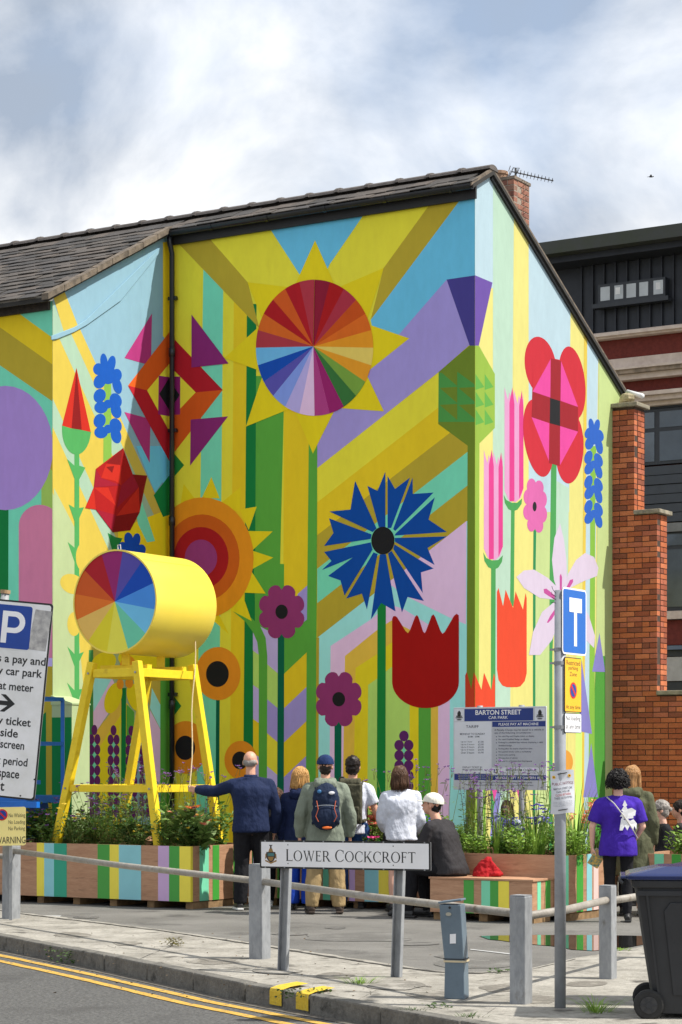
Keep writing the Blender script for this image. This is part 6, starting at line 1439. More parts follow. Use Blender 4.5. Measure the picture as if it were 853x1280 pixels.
# weeds in the pavement
def weed(px, py, n, h, label, m=MOSS, kind='grass', z=.012):
    p = on_ground(px, py, z); t = thing('weed', label, 'weed', p); le = MB()
    for i in range(n):
        a = rnd.uniform(0, 6.283); q = p+Vector((math.cos(a)*.12*rnd.random(), math.sin(a)*.10*rnd.random(), 0))
        if kind == 'grass': blade(le, q, (math.cos(a)*.7, math.sin(a)*.7, .6), h*rnd.uniform(.5, 1.2), .007, .6)
        else: leaf(le, q+UP*h*rnd.random()*.8, rdir(.6), .03*rnd.uniform(.6, 1.4), .018)
    stuff(obj('leaves', le, m, t)); return t
weed(217, 1183, 90, .09, 'small brown green weed tuft in the pavement joint', lf('weed_brown', (86, 82, 40), (120, 112, 60)), 'leaf')
for k, dx in enumerate((-14, -5, 5, 12)): weed(82+dx, 1202+dx*.2, 60, .13+.05*(k == 2), 'leafy green weed growing from the kerb by the yellow lines', MOSS, 'leaf', -.11) if k == 0 else weed(82+dx, 1203+dx*.2, 55, .14, 'leafy green weed growing from the kerb by the yellow lines', MOSS, 'leaf', -.11)
for o_ in [o for o in bpy.data.objects if o.get('label') == 'leafy green weed growing from the kerb by the yellow lines']: o_['group'] = 'weeds on the kerb'
weed(450, 1229, 70, .12, 'grass tuft at the foot of the nameplate legs', LF3)
weed(745, 1265, 70, .22, 'straggly grass clump between the sign pole and the bin', LF3)
weed(362, 1249, 40, .08, 'small weed between the two yellow kerb bars', MOSS, 'leaf')
weed(398, 1242, 30, .05, 'tiny weed above the yellow kerb bar', MOSS, 'leaf')
weed(518, 1263, 30, .05, 'flat grass tuft near the kerb edge below the grey pillar', MOSS)
weed(588, 1271, 36, .06, 'grass tuft beside the foot of the grey pillar', MOSS)
weed(548, 1260, 25, .04, 'low moss patch in front of the grey pillar', MOSS, 'leaf')
weed(776, 1188, 40, .05, 'small grass tuft at the edge of the puddle', LF3)
weed(622, 1216, 24, .04, 'sparse weed at the edge of the tarmac', MOSS, 'leaf')
# leaf litter on the pavement
lit = MB()
for i in range(160):
    p = on_ground(rnd.uniform(20, 640), 0+1188+rnd.uniform(-4, 30)); k_ = -side
    p = on_ground(rnd.uniform(20, 640), rnd.uniform(1168, 1250)); 
    tpt = min(((along(KL, 8+j*.2)[0]-p).length for j in range(70)))
    if p.y > 13 and tpt < 2.6 and (p.y-along(KL, 12)[0].y) > -9: leaf(lit, Vector((p.x, p.y, .018)), (rnd.uniform(-1, 1), rnd.uniform(-1, 1), .05), rnd.uniform(.012, .03), .012, .1)
ll = obj('leaf_litter', lit, mat('dry_leaf', lin((96, 78, 52)), .9, .4, 40)); ll['kind'] = 'stuff'; ll['label'] = 'scattered dry leaf litter on the pavement'; ll['category'] = 'litter'
# ================================================================== people
SKIN = mat('skin', lin((214, 160, 134)), .5, .06, 14); SKIN2 = mat('skin_pale', lin((226, 178, 156)), .5, .06, 14)
def cloth(nm, c, v=.10, r=.85):
    if nm in MATS: return MATS[nm]
    m = mat(nm, lin(c), r, v, 9, bump=.9, bscale=9, spec=.25, stretch=(1, 1, .55)); bn = [n for n in m.node_tree.nodes if n.type == 'BUMP'][0]; bn.inputs['Distance'].default_value = .045
    return m
EYE = mat('eye', (.02, .02, .02), .2); 
def remesh(o, vox, sm=4, fold=0.0, fs=.09):
    r_ = o.modifiers.new('remesh', 'REMESH'); r_.mode = 'VOXEL'; r_.voxel_size = vox; r_.use_smooth_shade = True
    s_ = o.modifiers.new('smooth', 'SMOOTH'); s_.iterations = sm; s_.factor = .5
    if fold:
        tx = bpy.data.textures.get('fold_%d' % int(fs*1000)) or bpy.data.textures.new('fold_%d' % int(fs*1000), 'CLOUDS'); tx.noise_scale = fs; tx.noise_depth = 2
        d_ = o.modifiers.new('folds', 'DISPLACE'); d_.texture = tx; d_.strength = fold; d_.mid_level = .5; d_.texture_coords = 'LOCAL'
    return o
def hand(mb, wr, d, pn, sgn, curl=.5):
    """palm, four fingers and a thumb grown from the wrist along d; pn = palm normal; sgn = thumb side"""
    d = d.normalized(); pn = (pn-d*pn.dot(d)).normalized(); sd = d.cross(pn)*sgn
    for i in range(4):
        o_ = sd*(.030-.020*i); b_ = wr+o_*.55; k_ = wr+d*.085+o_; ln = (.038, .043, .040, .032)[i]
        mb.capsule(b_, k_, .014, .0115, 7); c1 = (d*math.cos(curl)+pn*math.sin(curl)); c2 = (d*math.cos(curl*2)+pn*math.sin(curl*2))
        m_ = k_+c1*ln; mb.capsule(k_, m_, .0105, .0095, 7); mb.capsule(m_, m_+c2*ln*.8, .0095, .0085, 7)
    t0 = wr+d*.025+sd*.025; t1 = t0+(d*.6+sd*.7+pn*.25).normalized()*.042; t2 = t1+(d*.85+sd*.25+pn*.35).normalized()*.032
    mb.capsule(t0, t1, .014, .011, 7); mb.capsule(t1, t2, .011, .009, 7)
def person(label, loc, rot, h, top=None, bottom=None, shoes=None, hair=None, lean=0.0, sit=None, armL=None, armR=None, legs=None, yaw=0.0, pitch=0.0, skin=SKIN, hat=None, girth=1.0, coat=None, group=None, bare=False, head=(0, 0)):
    k = h/1.75; t = thing('person', label, 'person', loc, rot, group)
    V = lambda x, y, z: Vector((x, y, z))*k
    hz_ = (sit if sit is not None else .93*k)/k; pel = Vector((0, 0, hz_)); sp = Vector((0, math.sin(lean), math.cos(lean)))
    P = lambda f: pel+sp*f                                # point up the spine
    she = P(.452); g_ = girth
    SL_, SR_ = she+Vector((-.172*g_, 0, 0)), she+Vector((.172*g_, 0, 0))
    hx = .095
    lg = legs or dict(kL=(-.10, .02, .49), aL=(-.105, -.01, .085), kR=(.10, .02, .49), aR=(.105, -.01, .085))
    if armL is None: armL = ((-.07, -.02, -.29), (-.055, .06, -.54))
    if armR is None: armR = ((.07, -.02, -.29), (.055, .06, -.54))
    eL, wL = SL_+Vector(armL[0]), SL_+Vector(armL[1]); eR, wR = SR_+Vector(armR[0]), SR_+Vector(armR[1])
    hc = P(.50)+Vector((head[0], .035+head[1], .0))+Vector((0, math.sin(lean*.5), math.cos(lean*.5)))*.205
    mb = MB(); s3 = lambda p: Vector(p)*k
    torso = [(0.02-.12, .13, .09), (.0, .155*g_, .115*g_), (.10, .145*g_, .105*g_), (.20, .14*g_, .10*g_), (.34, .165*g_, .115*g_), (.42, .165*g_, .108*g_), (.475, .125*g_, .085*g_), (.51, .07, .062)]
    def trings(inf=0.0, z0=-1, z1=9, extra=0): return [(s3(P(f)), (rx+inf)*k, (ry+inf)*k) for f, rx, ry in torso if z0 <= f <= z1]
    mb.loft(trings())
    mb.capsule(s3(P(.46)), s3(hc-Vector((0, .015, .07))), .058*k, .054*k)
    # head: cranium, face, jaw, nose, ears
    Rh = Matrix.Rotation(yaw, 3, 'Z') @ Matrix.Rotation(-pitch, 3, 'X'); HP = lambda x, y, z: s3(hc+Rh @ Vector((x, y, z)))
    mb.ell(HP(0, -.012, .03), (.076*k, .096*k, .088*k), rot=Rh); mb.ell(HP(0, .03, -.03), (.062*k, .068*k, .085*k), rot=Rh); mb.ell(HP(0, .05, -.075), (.038*k, .036*k, .03*k), rot=Rh)
    mb.capsule(HP(0, .093, .0), HP(0, .112, -.03), .009*k, .013*k, 8)
    for s_ in (-1, 1): mb.ell(HP(s_*.079, -.012, -.012), (.010*k, .02*k, .032*k), 8, 6, rot=Rh); mb.capsule(HP(s_*.012, .094, .022), HP(s_*.045, .082, .02), .010*k, .009*k, 7)
    mb.capsule(HP(-.022, .088, -.062), HP(.022, .088, -.062), .009*k, .009*k, 7)
    for S_, e_, w_, sg in ((SL_, eL, wL, -1), (SR_, eR, wR, 1)):
        mb.capsule(s3(Vector((S_.x*.3, S_.y, S_.z+.02))), s3(S_), .045*k, .047*k); mb.capsule(s3(S_), s3(e_), .048*k, .040*k); mb.capsule(s3(e_), s3(w_), .040*k, .027*k); hand(mb, s3(w_), s3(w_-e_), Vector((-sg, .3, 0)), 1 if sg < 0 else 1, .4)
    for s_, kn, an in ((-1, lg['kL'], lg['aL']), (1, lg['kR'], lg['aR'])):
        hp = pel+Vector((s_*hx, 0, -.02)); mb.capsule(s3(hp), s3(kn), .082*k, .056*k); mb.capsule(s3(kn), s3(Vector(kn).lerp(Vector(an), .4)+Vector((0, -.015, 0))), .054*k, .056*k); mb.capsule(s3(Vector(kn).lerp(Vector(an), .4)+Vector((0, -.015, 0))), s3(an), .056*k, .036*k); mb.capsule(s3(an), s3(Vector(an)+Vector((s_*.02, .13, -.05))), .035*k, .03*k)
    b_ = child('body', mb, skin, t); remesh(b_, .0095, 2)
    for s_ in (-1, 1): child('eye', MB().ell(HP(s_*.031, .079, .002), (.012*k, .010*k, .010*k), 8, 6), EYE, t, True)
    child('mouth', MB().ell(HP(0, .094, -.062), (.022*k, .006*k, .006*k), 8, 5), mat('lip', lin((170, 92, 86)), .5), t, True)
    # lower garment
    if bottom:
        mb = MB(); inf = bottom.get('inf', .016); mb.loft([(s3(P(f)), (rx+inf)*k, (ry+inf)*k) for f, rx, ry in torso if f < .16])
        cut = bottom.get('cut', 1.0)
        for s_, kn, an in ((-1, lg['kL'], lg['aL']), (1, lg['kR'], lg['aR'])):
            hp = pel+Vector((s_*hx, 0, -.02)); kn, an = Vector(kn), Vector(an)
            if cut >= .95: mb.capsule(s3(hp), s3(kn), (.088+inf)*k, (.060+inf)*k); mb.tube([s3(kn), s3(kn.lerp(an, .5)-Vector((0, .01, 0))), s3(an+Vector((0, 0, -.01)))], [(.061+inf)*k, (.062+inf)*k, (bottom.get('hem', .056))*k], 12); 
            else: q = hp.lerp(kn, cut); mb.tube([s3(hp+Vector((0, 0, .05))), s3(hp), s3(q)], [(.08+inf)*k, (.092+inf)*k, (.088+inf)*k], 14)
        remesh(child(bottom.get('name', 'trousers'), mb, bottom['m'], t), .012, 5, bottom.get('fold', .022)*.6, .10)
    if shoes:
        for s_, an in ((-1, lg['aL']), (1, lg['aR'])):
            an = Vector(an); mb = MB(); bz = an.z-.075
            pts = [(an+Vector((s_*.004*i, -.065+.055*i, -.035-.004*i))) for i in range(6)]; rd = [.034, .043, .044, .044, .046, .036]
            mb.tube([s3(Vector((p.x, p.y, bz+r_*.95))) for p, r_ in zip(pts, rd)], [r_*k for r_ in rd], 12)
            mb.ell(s3(Vector((pts[5].x, pts[5].y+.005, bz+.028))), (.036*k, .03*k, .028*k)); mb.tube([s3(an+Vector((0, -.01, -.03))), s3(an+Vector((0, -.012, shoes.get('top', .02))))], [.045*k, shoes.get('tr', .042)*k], 12)
            o_ = child('shoe', mb, shoes['m'], t); remesh(o_, .009, 2)
            sb = MB(); sb.prism([s3(Vector((an.x+s_*.006*i_+x, an.y+y, bz-.004))) for i_, (x, y) in enumerate([(-.036, -.095), (.036, -.095), (.042, .10), (.034, .17), (0, .20), (-.036, .17), (-.042, .10)])], (0, 0, .024*k))
            child('sole', sb, shoes.get('sole', shoes['m']), t, False, .006)
    # upper garment
    if top:
        inf = top.get('inf', .022); mb = MB(); hem = top.get('hem', -.06)
        rg = [(f, rx, ry) for f, rx, ry in torso if f > hem+.02 and f <= .43]
        lo = [(hem, .158*g_+top.get('flare', 0), .118*g_+top.get('flare', 0))]
        if hem < -.12: lo.append((-.02, .158*g_+top.get('flare', 0)*.5, .118*g_+top.get('flare', 0)*.5)); rg = [q for q in rg if q[0] > 0.05]
        R_ = [((s3(P(f)) if f >= 0 else s3(pel+Vector((0, 0, f)))), (rx+inf)*k, (ry+inf)*k) for f, rx, ry in lo+rg]
        R_.append((s3(P(.475)), (.128*g_+inf*.6)*k, (.09*g_+inf*.4)*k)); R_.append((s3(P(.51)), (.085+inf*.5)*k, (.072+inf*.3)*k)); R_.append((s3(P(.535)), (.072+top.get('collar', 0)*.2)*k, (.066+top.get('collar', 0)*.2)*k))
        mb.loft(R_, 20)
        sl = top.get('sleeve', 1.0)
        for S_, e_, w_ in ((SL_, eL, wL), (SR_, eR, wR)):
            inn = Vector((S_.x*.25, S_.y, S_.z+.028)); mb.capsule(s3(inn), s3(S_), (.052+inf*.5)*k, (.050+inf*.7)*k)
            if sl <= 1.0 and sl < .6: q = S_.lerp(e_, sl*2); mb.tube([s3(S_), s3(S_.lerp(q, .5)), s3(q)], [(.052+inf)*k, (.053+inf)*k, (.054+inf)*k], 14)
            else: mb.capsule(s3(S_), s3(e_), (.050+inf*.8)*k, (.044+inf*.8)*k); mb.tube([s3(e_), s3(e_.lerp(w_, .5)), s3(w_)], [(.044+inf*.8)*k, (.041+inf*.8)*k, (.033+inf*.5)*k], 12)
        remesh(child(top.get('name', 'jacket'), mb, top['m'], t), .012, 7, top.get('fold', .03)*.55, .13)
        if top.get('collar'):
            cb = MB(); c_ = s3(P(.53)); rr_ = (.074)*k; kk = 20; Q = []
            for zz, r2 in ((-.02, .082), (.035, .072), (.035, .062), (-.02, .066)): Q += [c_+Vector((r2*k*math.cos(6.283*j/kk), r2*k*math.sin(6.283*j/kk)*.95, zz*k)) for j in range(kk)]
            cb.add(Q, [(i*kk+j, i*kk+(j+1) % kk, ((i+1) % 4)*kk+(j+1) % kk, ((i+1) % 4)*kk+j) for i in range(4) for j in range(kk)]); child('collar', cb, top['m'], t, True)
        if top.get('hood'):
            hb = MB(); hb.ell(s3(P(.50)+Vector((0, -.105, .0))), (.135*k, .065*k, .075*k)); hb.ell(s3(P(.54)+Vector((-.07, -.05, 0))), (.06*k, .075*k, .045*k)); hb.ell(s3(P(.54)+Vector((.07, -.05, 0))), (.06*k, .075*k, .045*k)); remesh(child('hood', hb, top.get('hoodm', top['m']), t), .012, 3, .02, .05)
    # hair
    if hair:
        hm = hair['m']; mb = MB(); st_ = hair['style']; rg_ = random.Random(hair.get('seed', 3)); sz_ = hair.get('vol', .012) if not hat else -.004
        if st_ != 'bald':
            vs_ = []; n1_, m1_ = 22, 12
            mb.ell(HP(0, -.018, .036), ((.078+sz_)*k, (.096+sz_)*k, (.086+sz_)*k), rot=Rh)
            if st_ in ('bob', 'long', 'curly', 'short'): mb.ell(HP(0, -.05, -.025), ((.072+sz_)*k, (.055+sz_)*k, (.075+(.03 if st_ == 'bob' else 0))*k), rot=Rh)
            # carve the face free: keep the volume behind a slanting plane
            o_ = child('hair', mb, hm, t); remesh(o_, .010, 2, hair.get('fold', .03), hair.get('fs', .03))
        else:
            mb.ell(HP(0, -.045, -.005), (.0805*k, .066*k, .052*k), rot=Rh); o_ = child('hair', mb, hm, t); remesh(o_, .009, 2, .006, .02)
        if st_ in ('long', 'bob', 'curly', 'pony'):
            sb = MB(); ln = {'long': hair.get('len', .42), 'bob': .15, 'curly': .10, 'short': .035, 'pony': .05}[st_]
            nst = {'long': 260, 'bob': 260, 'curly': 260, 'short': 200, 'pony': 60}[st_]
            for i in range(nst):
                a = rg_.uniform(-2.35, 2.35); zz = rg_.uniform(-.4, 1.0)**1.0; el_ = math.asin(max(-.6, min(.98, zz)))
                d_ = Vector((math.sin(a)*math.cos(el_), -math.cos(a)*math.cos(el_), math.sin(el_)))
                if (d_.y > .35 and d_.z < .5) or (hat and d_.z > -.1): continue
                q0 = Vector((0, -.018, .036))+Vector((d_.x*(.078+sz_), d_.y*(.096+sz_), d_.z*(.086+sz_)))
                p0 = HP(*q0); pts = [p0-Vector((d_.x, d_.y, d_.z))*.004]; wv = rg_.uniform(0, 6.3)
                if st_ == 'curly':
                    for j in range(1, 7): a2 = wv+j*1.5; pts.append(p0+(Rh @ d_)*(.012*j*.35)+Vector((math.cos(a2)*.014, math.sin(a2)*.014, -.010*j+.01*math.sin(a2))))
                else:
                    tgt = HP(q0.x*1.05, min(q0.y, .03)-.01, -.06); end = tgt+Vector((rg_.gauss(0, .014), rg_.gauss(0, .012)-.012, -ln*rg_.uniform(.75, 1.1)+.05))
                    if st_ == 'short': end = p0+Vector((d_.x*.008, d_.y*.012-.006, -.045))
                    mid_ = HP(q0.x*1.1, q0.y*1.06, q0.z*.35); pts += [p0.lerp(mid_, .55)+Vector((0, -.003, .004)), mid_ if st_ != 'short' else p0.lerp(end, .7), end.lerp(mid_, .45) if st_ != 'short' else end, end] if st_ != 'short' else [p0.lerp(end, .5)+(Rh @ d_)*.006, end]
                rr_ = hair.get('w', .0065)*k; sb.tube(pts, [rr_]*(len(pts)-1)+[rr_*.3], 4, True)
            child('hair_strands', sb, hair.get('m2', hm), t, True)
    if hat:
        mb = MB(); n_h = 24; Q = []
        for i in range(7):
            el_ = R(-6+i*16); r2 = math.cos(el_)
            for j in range(n_h): a = 6.283*j/n_h; Q.append(HP(r2*.098*math.cos(a), -.012+r2*.118*math.sin(a), .036+.098*math.sin(el_)))
        mb.add(Q, [(i*n_h+j, i*n_h+(j+1) % n_h, (i+1)*n_h+(j+1) % n_h, (i+1)*n_h+j) for i in range(6) for j in range(n_h)]+[tuple(6*n_h+j for j in range(n_h))])
        cp_ = child('cap', mb, hat['m'], t, True)
        br_ = MB(); Q = [HP(.085*math.cos(R(a)), .06+.12*math.sin(R(a)), .022-.012*math.sin(R(a))) for a in range(0, 181, 15)]; br_.prism(Q, (0, 0, .006)); child('peak', br_, hat['m'], t)
        bb_ = MB(); bb_.ell(HP(0, .105*-1.0-.012+.003, .035), (.030*k, .006*k, .022*k), rot=Rh); child('cap_opening', bb_, hat.get('gap', hair['m'] if hair else EYE), t, True)
    return t, dict(k=k, P=P, s3=s3, HP=HP, wL=wL, wR=wR, SL=SL_, SR=SR_)
def backpack(t, info, m, name, label, style):
    """worn on the back: shell, lid, pocket, straps"""
    k, P, s3 = info['k'], info['P'], info['s3']; base = WM[t.name]
    o = thing('backpack', label, 'backpack', base @ Vector((0, -.2, P(.1).z*k))); WMt = base
    def bc_(nm, mb, mm, bev=.0, fold=0, vox=.011):
        q = obj(nm, mb, mm, o, WMt)
        if vox: remesh(q, vox, 3, fold, .06)
        return q
    c = P(.26)
    if style == 'round':
        mb = MB(); mb.ell(s3(c+Vector((0, -.225, .06))), (.155*k, .10*k, .21*k)); mb.ell(s3(c+Vector((0, -.22, -.10))), (.165*k, .105*k, .16*k)); bc_('shell', mb, m, fold=.02)
        mb = MB(); mb.ell(s3(c+Vector((0, -.31, -.10))), (.125*k, .045*k, .12*k)); bc_('pocket', mb, m, fold=.015)
        zp = MB(); zp.tube([s3(c+Vector((x, -.322-.02*math.cos(x*9), .02-.9*x*x))) for x in [-.12+.03*i for i in range(9)]], .006, 6); obj('zip', zp, mat('zip_grey', lin((120, 126, 134)), .5), o, WMt)
        for s_ in (-1, 1):
            cd_ = MB(); cd_.tube([s3(c+Vector((s_*.105, -.325, .07))), s3(c+Vector((s_*.088, -.355, -.02))), s3(c+Vector((s_*.115, -.35, -.10))), s3(c+Vector((s_*.085, -.345, -.16)))], .0045, 6); obj('bungee_cord', cd_, mat('cord_orange', lin((190, 92, 60)), .6), o, WMt)
        lo_ = MB(); lo_.ell(s3(c+Vector((.06, -.322, .155))), (.034*k, .008*k, .018*k), 12, 6); obj('logo_patch', lo_, SW, o, WMt)
        lo_ = MB(); lo_.ell(s3(c+Vector((.01, -.325, -.225))), (.055*k, .02*k, .018*k), 12, 6); obj('logo_patch', lo_, mat('patch_orange', lin((226, 110, 40)), .6), o, WMt)
        lo_ = MB(); lo_.ell(s3(c+Vector((-.075, -.30, .17))), (.025*k, .012*k, .022*k), 10, 6); obj('clip_badge', lo_, mat('badge_blue', lin((50, 110, 160)), .5), o, WMt)
    else:
        mb = MB(); mb.box(s3(c+Vector((0, -.20, .02))), (.27*k, .13*k, .46*k)); bc_('shell', mb, m, fold=.02, vox=.014)
        mb = MB(); mb.tube([s3(c+Vector((-.12, -.2, .255))), s3(c+Vector((.12, -.2, .255)))], .06*k, 10); bc_('roll_top', mb, m, fold=.01)
        mb = MB(); mb.box(s3(c+Vector((0, -.275, -.10))), (.22*k, .04*k, .18*k)); bc_('pocket', mb, m, fold=.012, vox=.012)
        hb = MB(); hb.tube([s3(c+Vector((-.10+.035*math.cos(R(a)), -.15, .29+.035*math.sin(R(a))))) for a in range(0, 361, 30)], .010, 6); obj('grab_loop', hb, SBK, o, WMt)
    for s_ in (-1, 1):
        mb = MB(); mb.tube([s3(P(.44)+Vector((s_*.11, -.14, 0))), s3(P(.535)+Vector((s_*.12, -.03, .0))), s3(P(.50)+Vector((s_*.13, .10, -.02))), s3(P(.30)+Vector((s_*.15, .15, 0))), s3(P(.1)+Vector((s_*.165, .0, 0))), s3(P(.08)+Vector((s_*.14, -.14, 0)))], .020*k, 6, True, (1, .45)); obj('strap', mb, m, o, WMt)
    return o
HBROWN = cloth('hair_brown', (84, 60, 44), .35, .5); HDARK = cloth('hair_dark', (40, 32, 28), .3, .45); HBLON = cloth('hair_blonde', (190, 146, 88), .3, .5); HGREY = cloth('hair_grey', (146, 140, 134), .2, .5); HLONG = cloth('hair_fair', (170, 128, 84), .3, .5); HBLK = cloth('hair_black', (24, 20, 20), .3, .4)
NAVY_ = cloth('navy_cloth', (28, 40, 72)); BLAC = cloth('black_cloth', (26, 26, 30)); NAVC = cloth('navy_coat', (24, 36, 70)); COB = cloth('cobalt_cloth', (26, 66, 170)); SAGE = cloth('sage_cloth', (122, 130, 116)); KHA = cloth('khaki_cloth', (156, 134, 96), .14); WHC = cloth('white_cloth', (214, 218, 230), .04); DEN = cloth('denim_cloth', (36, 66, 112), .18); CHA = cloth('charcoal_cloth', (50, 48, 50)); PURP = cloth('purple_cloth', (66, 38, 158), .08); OLV = cloth('olive_cloth', (88, 90, 68)); WSH = mat('white_shoe', lin((220, 220, 216)), .5, .06); BSH = mat('black_shoe', (.02, .02, .02), .5); BRSH = mat('brown_boot', lin((62, 50, 42)), .7, .25, 16)
def gp(px, Y): return Vector(((px-CX)/FPX*Y, Y, .0))
# a: man in navy reaching for the cord
mp_ = gp(314, 24.35); rotA = R(8); kA = 1.79/1.75
hl = Matrix.Rotation(-rotA, 3, 'Z') @ (HAND-mp_); shL = Vector((-.185*1.12, 0, 1.43)); rel = hl/kA-shL; rel = rel*.86
person('man in navy jacket and black trousers reaching left to the cord', mp_, rotA, 1.79, dict(m=NAVY_, hem=-.07, collar=.1, inf=.03, fold=.035), dict(m=BLAC, inf=.024, hem=.075), dict(m=BSH, sole=WSH), dict(m=HGREY, style='bald'), armL=(tuple(rel*.48+Vector((0, -.02, -.05))), tuple(rel)), armR=((.09, -.03, -.28), (.07, .06, -.53)), girth=1.16, yaw=R(-14), legs=dict(kL=(-.10, .03, .49), aL=(-.12, .0, .085), kR=(.12, .06, .49), aR=(.16, .10, .085)), lean=R(3))
# b: long brown hair, behind
person('person with long brown hair behind the man in navy', gp(347, 25.0), R(5), 1.36, dict(m=CHA, inf=.02), dict(m=BLAC), dict(m=WSH), dict(m=HBROWN, style='long', len=.5, seed=5))
# c: blonde woman
person('woman with short blonde hair, navy quilted coat and cobalt trousers', gp(376, 24.45), R(-12), 1.60, dict(m=NAVC, hem=-.20, inf=.035, fold=.04, flare=.02, hood=True, name='coat'), dict(m=COB, inf=.03, hem=.095), dict(m=BSH), dict(m=HBLON, style='bob', seed=8, vol=.02), girth=1.08, yaw=R(-20))
# d: backpacker
tD, iD = person('man in navy cap, sage jacket and khaki trousers with walking boots', gp(407, 23.75), R(2), 1.735, dict(m=SAGE, hem=-.16, inf=.036, fold=.045, hood=True, flare=.015), dict(m=KHA, inf=.032, hem=.072, fold=.035), dict(m=BRSH, top=.10, tr=.055), dict(m=HDARK, style='short', seed=2), hat=dict(m=cloth('cap_navy', (30, 50, 92)), gap=HDARK), armL=((-.09, -.02, -.28), (-.10, .05, -.53)), armR=((.09, -.02, -.28), (.09, .05, -.53)), girth=1.08, legs=dict(kL=(-.12, .02, .49), aL=(-.15, -.03, .09), kR=(.12, .02, .49), aR=(.15, -.02, .09)))
backpack(tD, iD, cloth('pack_navy', (30, 42, 66)), 'backpack', 'navy rucksack with orange cords on the man in the cap', 'round')
# e: white T-shirt
tE, iE = person('man in white T-shirt and jeans with short dark hair', gp(441, 24.7), R(-8), 1.73, dict(m=WHC, name='t_shirt', sleeve=.34, hem=-.07, inf=.024), dict(m=DEN, inf=.022, hem=.07), dict(m=BSH), dict(m=HDARK, style='short', seed=4), armR=((.10, .02, -.27), (.02, .22, -.36)))
backpack(tE, iE, cloth('pack_olive', (78, 76, 60)), 'backpack', 'olive roll top backpack on the man in white T-shirt', 'square')
# f: white sweatshirt
person('person in white sweatshirt and black shorts with a brown bob', gp(501, 24.1), R(6), 1.62, dict(m=WHC, name='sweatshirt', hem=-.07, inf=.045, fold=.05, flare=.01), dict(m=BLAC, cut=.42, inf=.03, name='shorts'), dict(m=BSH), dict(m=HBROWN, style='bob', seed=12), yaw=R(-25), skin=SKIN2, armL=((-.05, .03, -.27), (.02, .20, -.40)), armR=((.06, .02, -.28), (.0, .18, -.46)), legs=dict(kL=(-.09, .02, .49), aL=(-.10, -.01, .085), kR=(.10, .0, .49), aR=(.11, -.03, .085)), pitch=R(-6))
# g: sitting on the bench
bsP = Vector((PBn.x, PBn.y, 0))+E1*1.06+E2*.22
person('person in charcoal jacket and white cap sitting on the bench end', bsP, R(58), 1.74, dict(m=CHA, hem=-.07, inf=.042, fold=.05), dict(m=BLAC, inf=.026), dict(m=BSH), dict(m=HBLK, style='short'), sit=.545, lean=R(20), hat=dict(m=cloth('cap_cream', (232, 228, 214), .03), gap=HBLK), legs=dict(kL=(-.13, .44, .56), aL=(-.13, .46, .085), kR=(.12, .46, .55), aR=(.12, .36, .085)), armL=((-.04, .10, -.27), (.05, .34, -.34)), armR=((.05, .08, -.28), (-.02, .32, -.36)), girth=1.1, pitch=R(-10), yaw=R(8))
bag = thing('red_bag', 'crumpled red cloth bag lying on the bench beside the seated person', 'bag', Vector((PBn.x, PBn.y, .45))+E1*.72+E2*.34)
q = Vector((PBn.x, PBn.y, .45))+E1*.70+E2*.33
mb = MB(); mb.loft([(q+UP*.0, .15, .10), (q+UP*.05+E1*.01, .14, .095), (q+UP*.11+E1*.02, .10, .075), (q+UP*.17-E1*.0, .065, .05), (q+UP*.205-E1*.03, .03, .025)]); mb.ell(q-E1*.11+UP*.035, (.08, .07, .035)); mb.capsule(q+UP*.2-E1*.02, q-E1*.13+UP*.06, .02, .03); mb.capsule(q+UP*.17, q+E1*.12+UP*.03-E2*.04, .03, .03)
o = obj('bag_body', mb, cloth('red_cloth', (168, 28, 34), .2), bag); remesh(o, .009, 2, .03, .035)
# h: behind the flowers
person('person with brown hair and pale patterned top behind the flower planter', gp(635, 25.1), R(150), 1.22, dict(m=mat('patterned_cloth', lin((190, 196, 210)), .8, rgb2=lin((90, 100, 140)), vscale=28), hem=-.07, inf=.024, name='top'), dict(m=DEN), dict(m=WSH), dict(m=HBROWN, style='bob', seed=21), yaw=R(20))
# i: purple T-shirt
tI, iI = person('woman in purple T-shirt and black leggings holding a leaflet', gp(773, 22.5), R(-6), 1.57, dict(m=PURP, name='t_shirt', sleeve=.42, hem=-.16, inf=.03, fold=.03, flare=.012), dict(m=BLAC, inf=.006, hem=.05, fold=.008, name='leggings'), dict(m=BSH), dict(m=HBLK, style='curly', vol=.03, fold=.05, fs=.035, seed=6), skin=SKIN2, girth=1.16, armL=((-.10, -.02, -.27), (-.10, .05, -.50)), armR=((.08, -.01, -.27), (.02, .16, -.40)), yaw=R(-12))
base = WM[tI.name]; kI = iI['k']; wl = base @ (Vector(iI['wL'])*kI)
leafl = thing('leaflet', 'folded colourful leaflet held by the woman in purple', 'leaflet', wl+Vector((.02, -.02, -.12)))
c = wl+Vector((.045, -.03, -.13)); fL = Frame(c, (.75, -.1, -.45), (.45, -.1, .75)); 
fL.plate('cover', -.06, -.09, .06, .09, -.003, .0, mat('leaflet_print', lin((214, 170, 70)), .4, rgb2=lin((60, 120, 110)), vscale=40), leafl); fL.plate('back_page', -.062, -.092, .062, .092, -.007, -.0035, SW, leafl)
prt = [[(-.05, .02), (.02, .16), (.0, .02)], [(-.03, .10), (.0, .22), (.03, .10)]]
Ms = base; P_i, s3i = iI['P'], iI['s3']
def shirt_mark(pts, nm, m=SW, d=0.0):
    # the print sits on the back of the shirt: project each point onto the torso's ellipse
    V3 = []
    for x, z in pts: V3.append(base @ (Vector((x, -(.205-1.35*x*x)-d, P_i(z).z))*kI))
    tr = tessellate_polygon([[Vector((x, z, 0)) for x, z in pts]]); me = MB().add(V3, tr).mesh(nm, m); return obj(nm, orient(me, Vector((0, -1, 0))), None, tI)
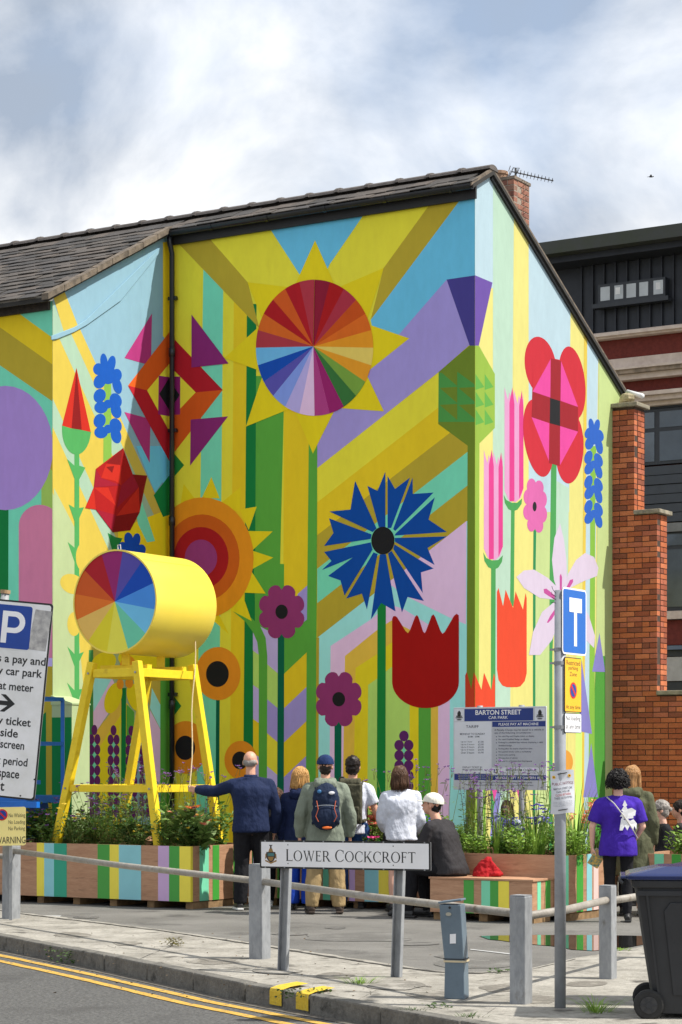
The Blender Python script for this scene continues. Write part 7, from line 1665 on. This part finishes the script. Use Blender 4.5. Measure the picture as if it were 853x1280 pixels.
for pts in ([(.015, .30), (.05, .36), (.03, .37), (.06, .42), (.045, .43), (.07, .49), (.10, .43), (.085, .42), (.11, .37), (.09, .36), (.115, .30)], [(.03, .30), (.19, .31), (.20, .37), (.15, .40), (.08, .38)], [(.01, .14), (.03, .28), (.07, .26), (.10, .28), (.13, .25), (.17, .27), (.21, .22), (.205, .15), (.18, .19), (.165, .14), (.13, .20), (.10, .14), (.07, .19), (.045, .14)], [(.04, .27), (.17, .28), (.17, .31), (.04, .30)]): shirt_mark(pts, 'shirt_print')
stp = MB(); stp.tube([base @ (Vector(p)*kI) for p in ((-.13, -.06, P_i(.52).z), (-.05, -.175, P_i(.45).z), (.05, -.212, P_i(.32).z), (.17, -.16, P_i(.14).z), (.22, -.02, P_i(.05).z))], .007, 6); obj('bag_strap', stp, mat('strap_grey', lin((190, 186, 180)), .6), tI)
# j: olive parka
person('person in long olive parka with long fair hair beside the purple T-shirt', gp(791, 23.5), R(-20), 1.62, dict(m=OLV, hem=-.46, inf=.045, flare=.06, fold=.05, hood=True, name='parka'), dict(m=BLAC, inf=.008, hem=.05), dict(m=BSH), dict(m=HLONG, style='long', len=.46, seed=9), yaw=R(-18))
# k, l: seated at the far planter
gk = gp(833, 25.2)
tK, iK = person('grey haired person in black top and glasses sitting by the planter', gk, R(88), 1.62, dict(m=BLAC, hem=-.07, inf=.026, name='top'), dict(m=BLAC), dict(m=BSH), dict(m=HGREY, style='short', seed=3), sit=.46, legs=dict(kL=(-.11, .42, .50), aL=(-.11, .44, .085), kR=(.11, .42, .50), aR=(.11, .40, .085)), lean=R(4), armL=((-.04, .06, -.27), (.03, .28, -.34)), armR=((.04, .06, -.27), (-.03, .28, -.34)), skin=SKIN2)
HPk = iK['HP']; gl = thing('glasses', 'dark rimmed glasses worn by the grey haired person', 'glasses', WM[tK.name] @ HPk(0, .1, .0)); mb = MB()
for s_ in (-1, 1): mb.tube([HPk(s_*.034+.026*math.cos(R(a)), .108, .002+.020*math.sin(R(a))) for a in range(0, 361, 40)], .004, 5); mb.tube([HPk(s_*.06, .105, .006), HPk(s_*.088, -.01, .008)], .004, 5)
mb.tube([HPk(-.009, .11, .004), HPk(.009, .11, .004)], .004, 5); obj('frame', mb, SBK, gl, WM[tK.name])
mb = MB(); mb.ell(HPk(0, -.125, .01), (.03, .028, .028)); obj('hair_bun', mb, HGREY, tK, WM[tK.name], True)
person('dark haired person seated beyond the grey haired one', gp(853, 25.7), R(80), 1.60, dict(m=CHA, hem=-.07, inf=.024, name='top'), dict(m=DEN), dict(m=BSH), dict(m=HDARK, style='short', seed=13), sit=.46, legs=dict(kL=(-.11, .42, .50), aL=(-.11, .44, .085), kR=(.11, .42, .50), aR=(.11, .40, .085)))
# stools under the two seated people
for px_, Y_, lb_ in ((835, 25.2, 'low timber stool under the grey haired person'), (855, 25.7, 'low timber stool under the dark haired seated person')):
    p = gp(px_, Y_); st2 = thing('stool', lb_, 'stool', p); obj('seat', MB().box(p+UP*.375, (.42, .36, .04)), PALLET, st2, bevel=.006)
    for a in (-1, 1):
        for b2 in (-1, 1): obj('leg', MB().box(p+Vector((a*.17, b2*.14, .177)), (.045, .045, .355)), PALLET, st2)
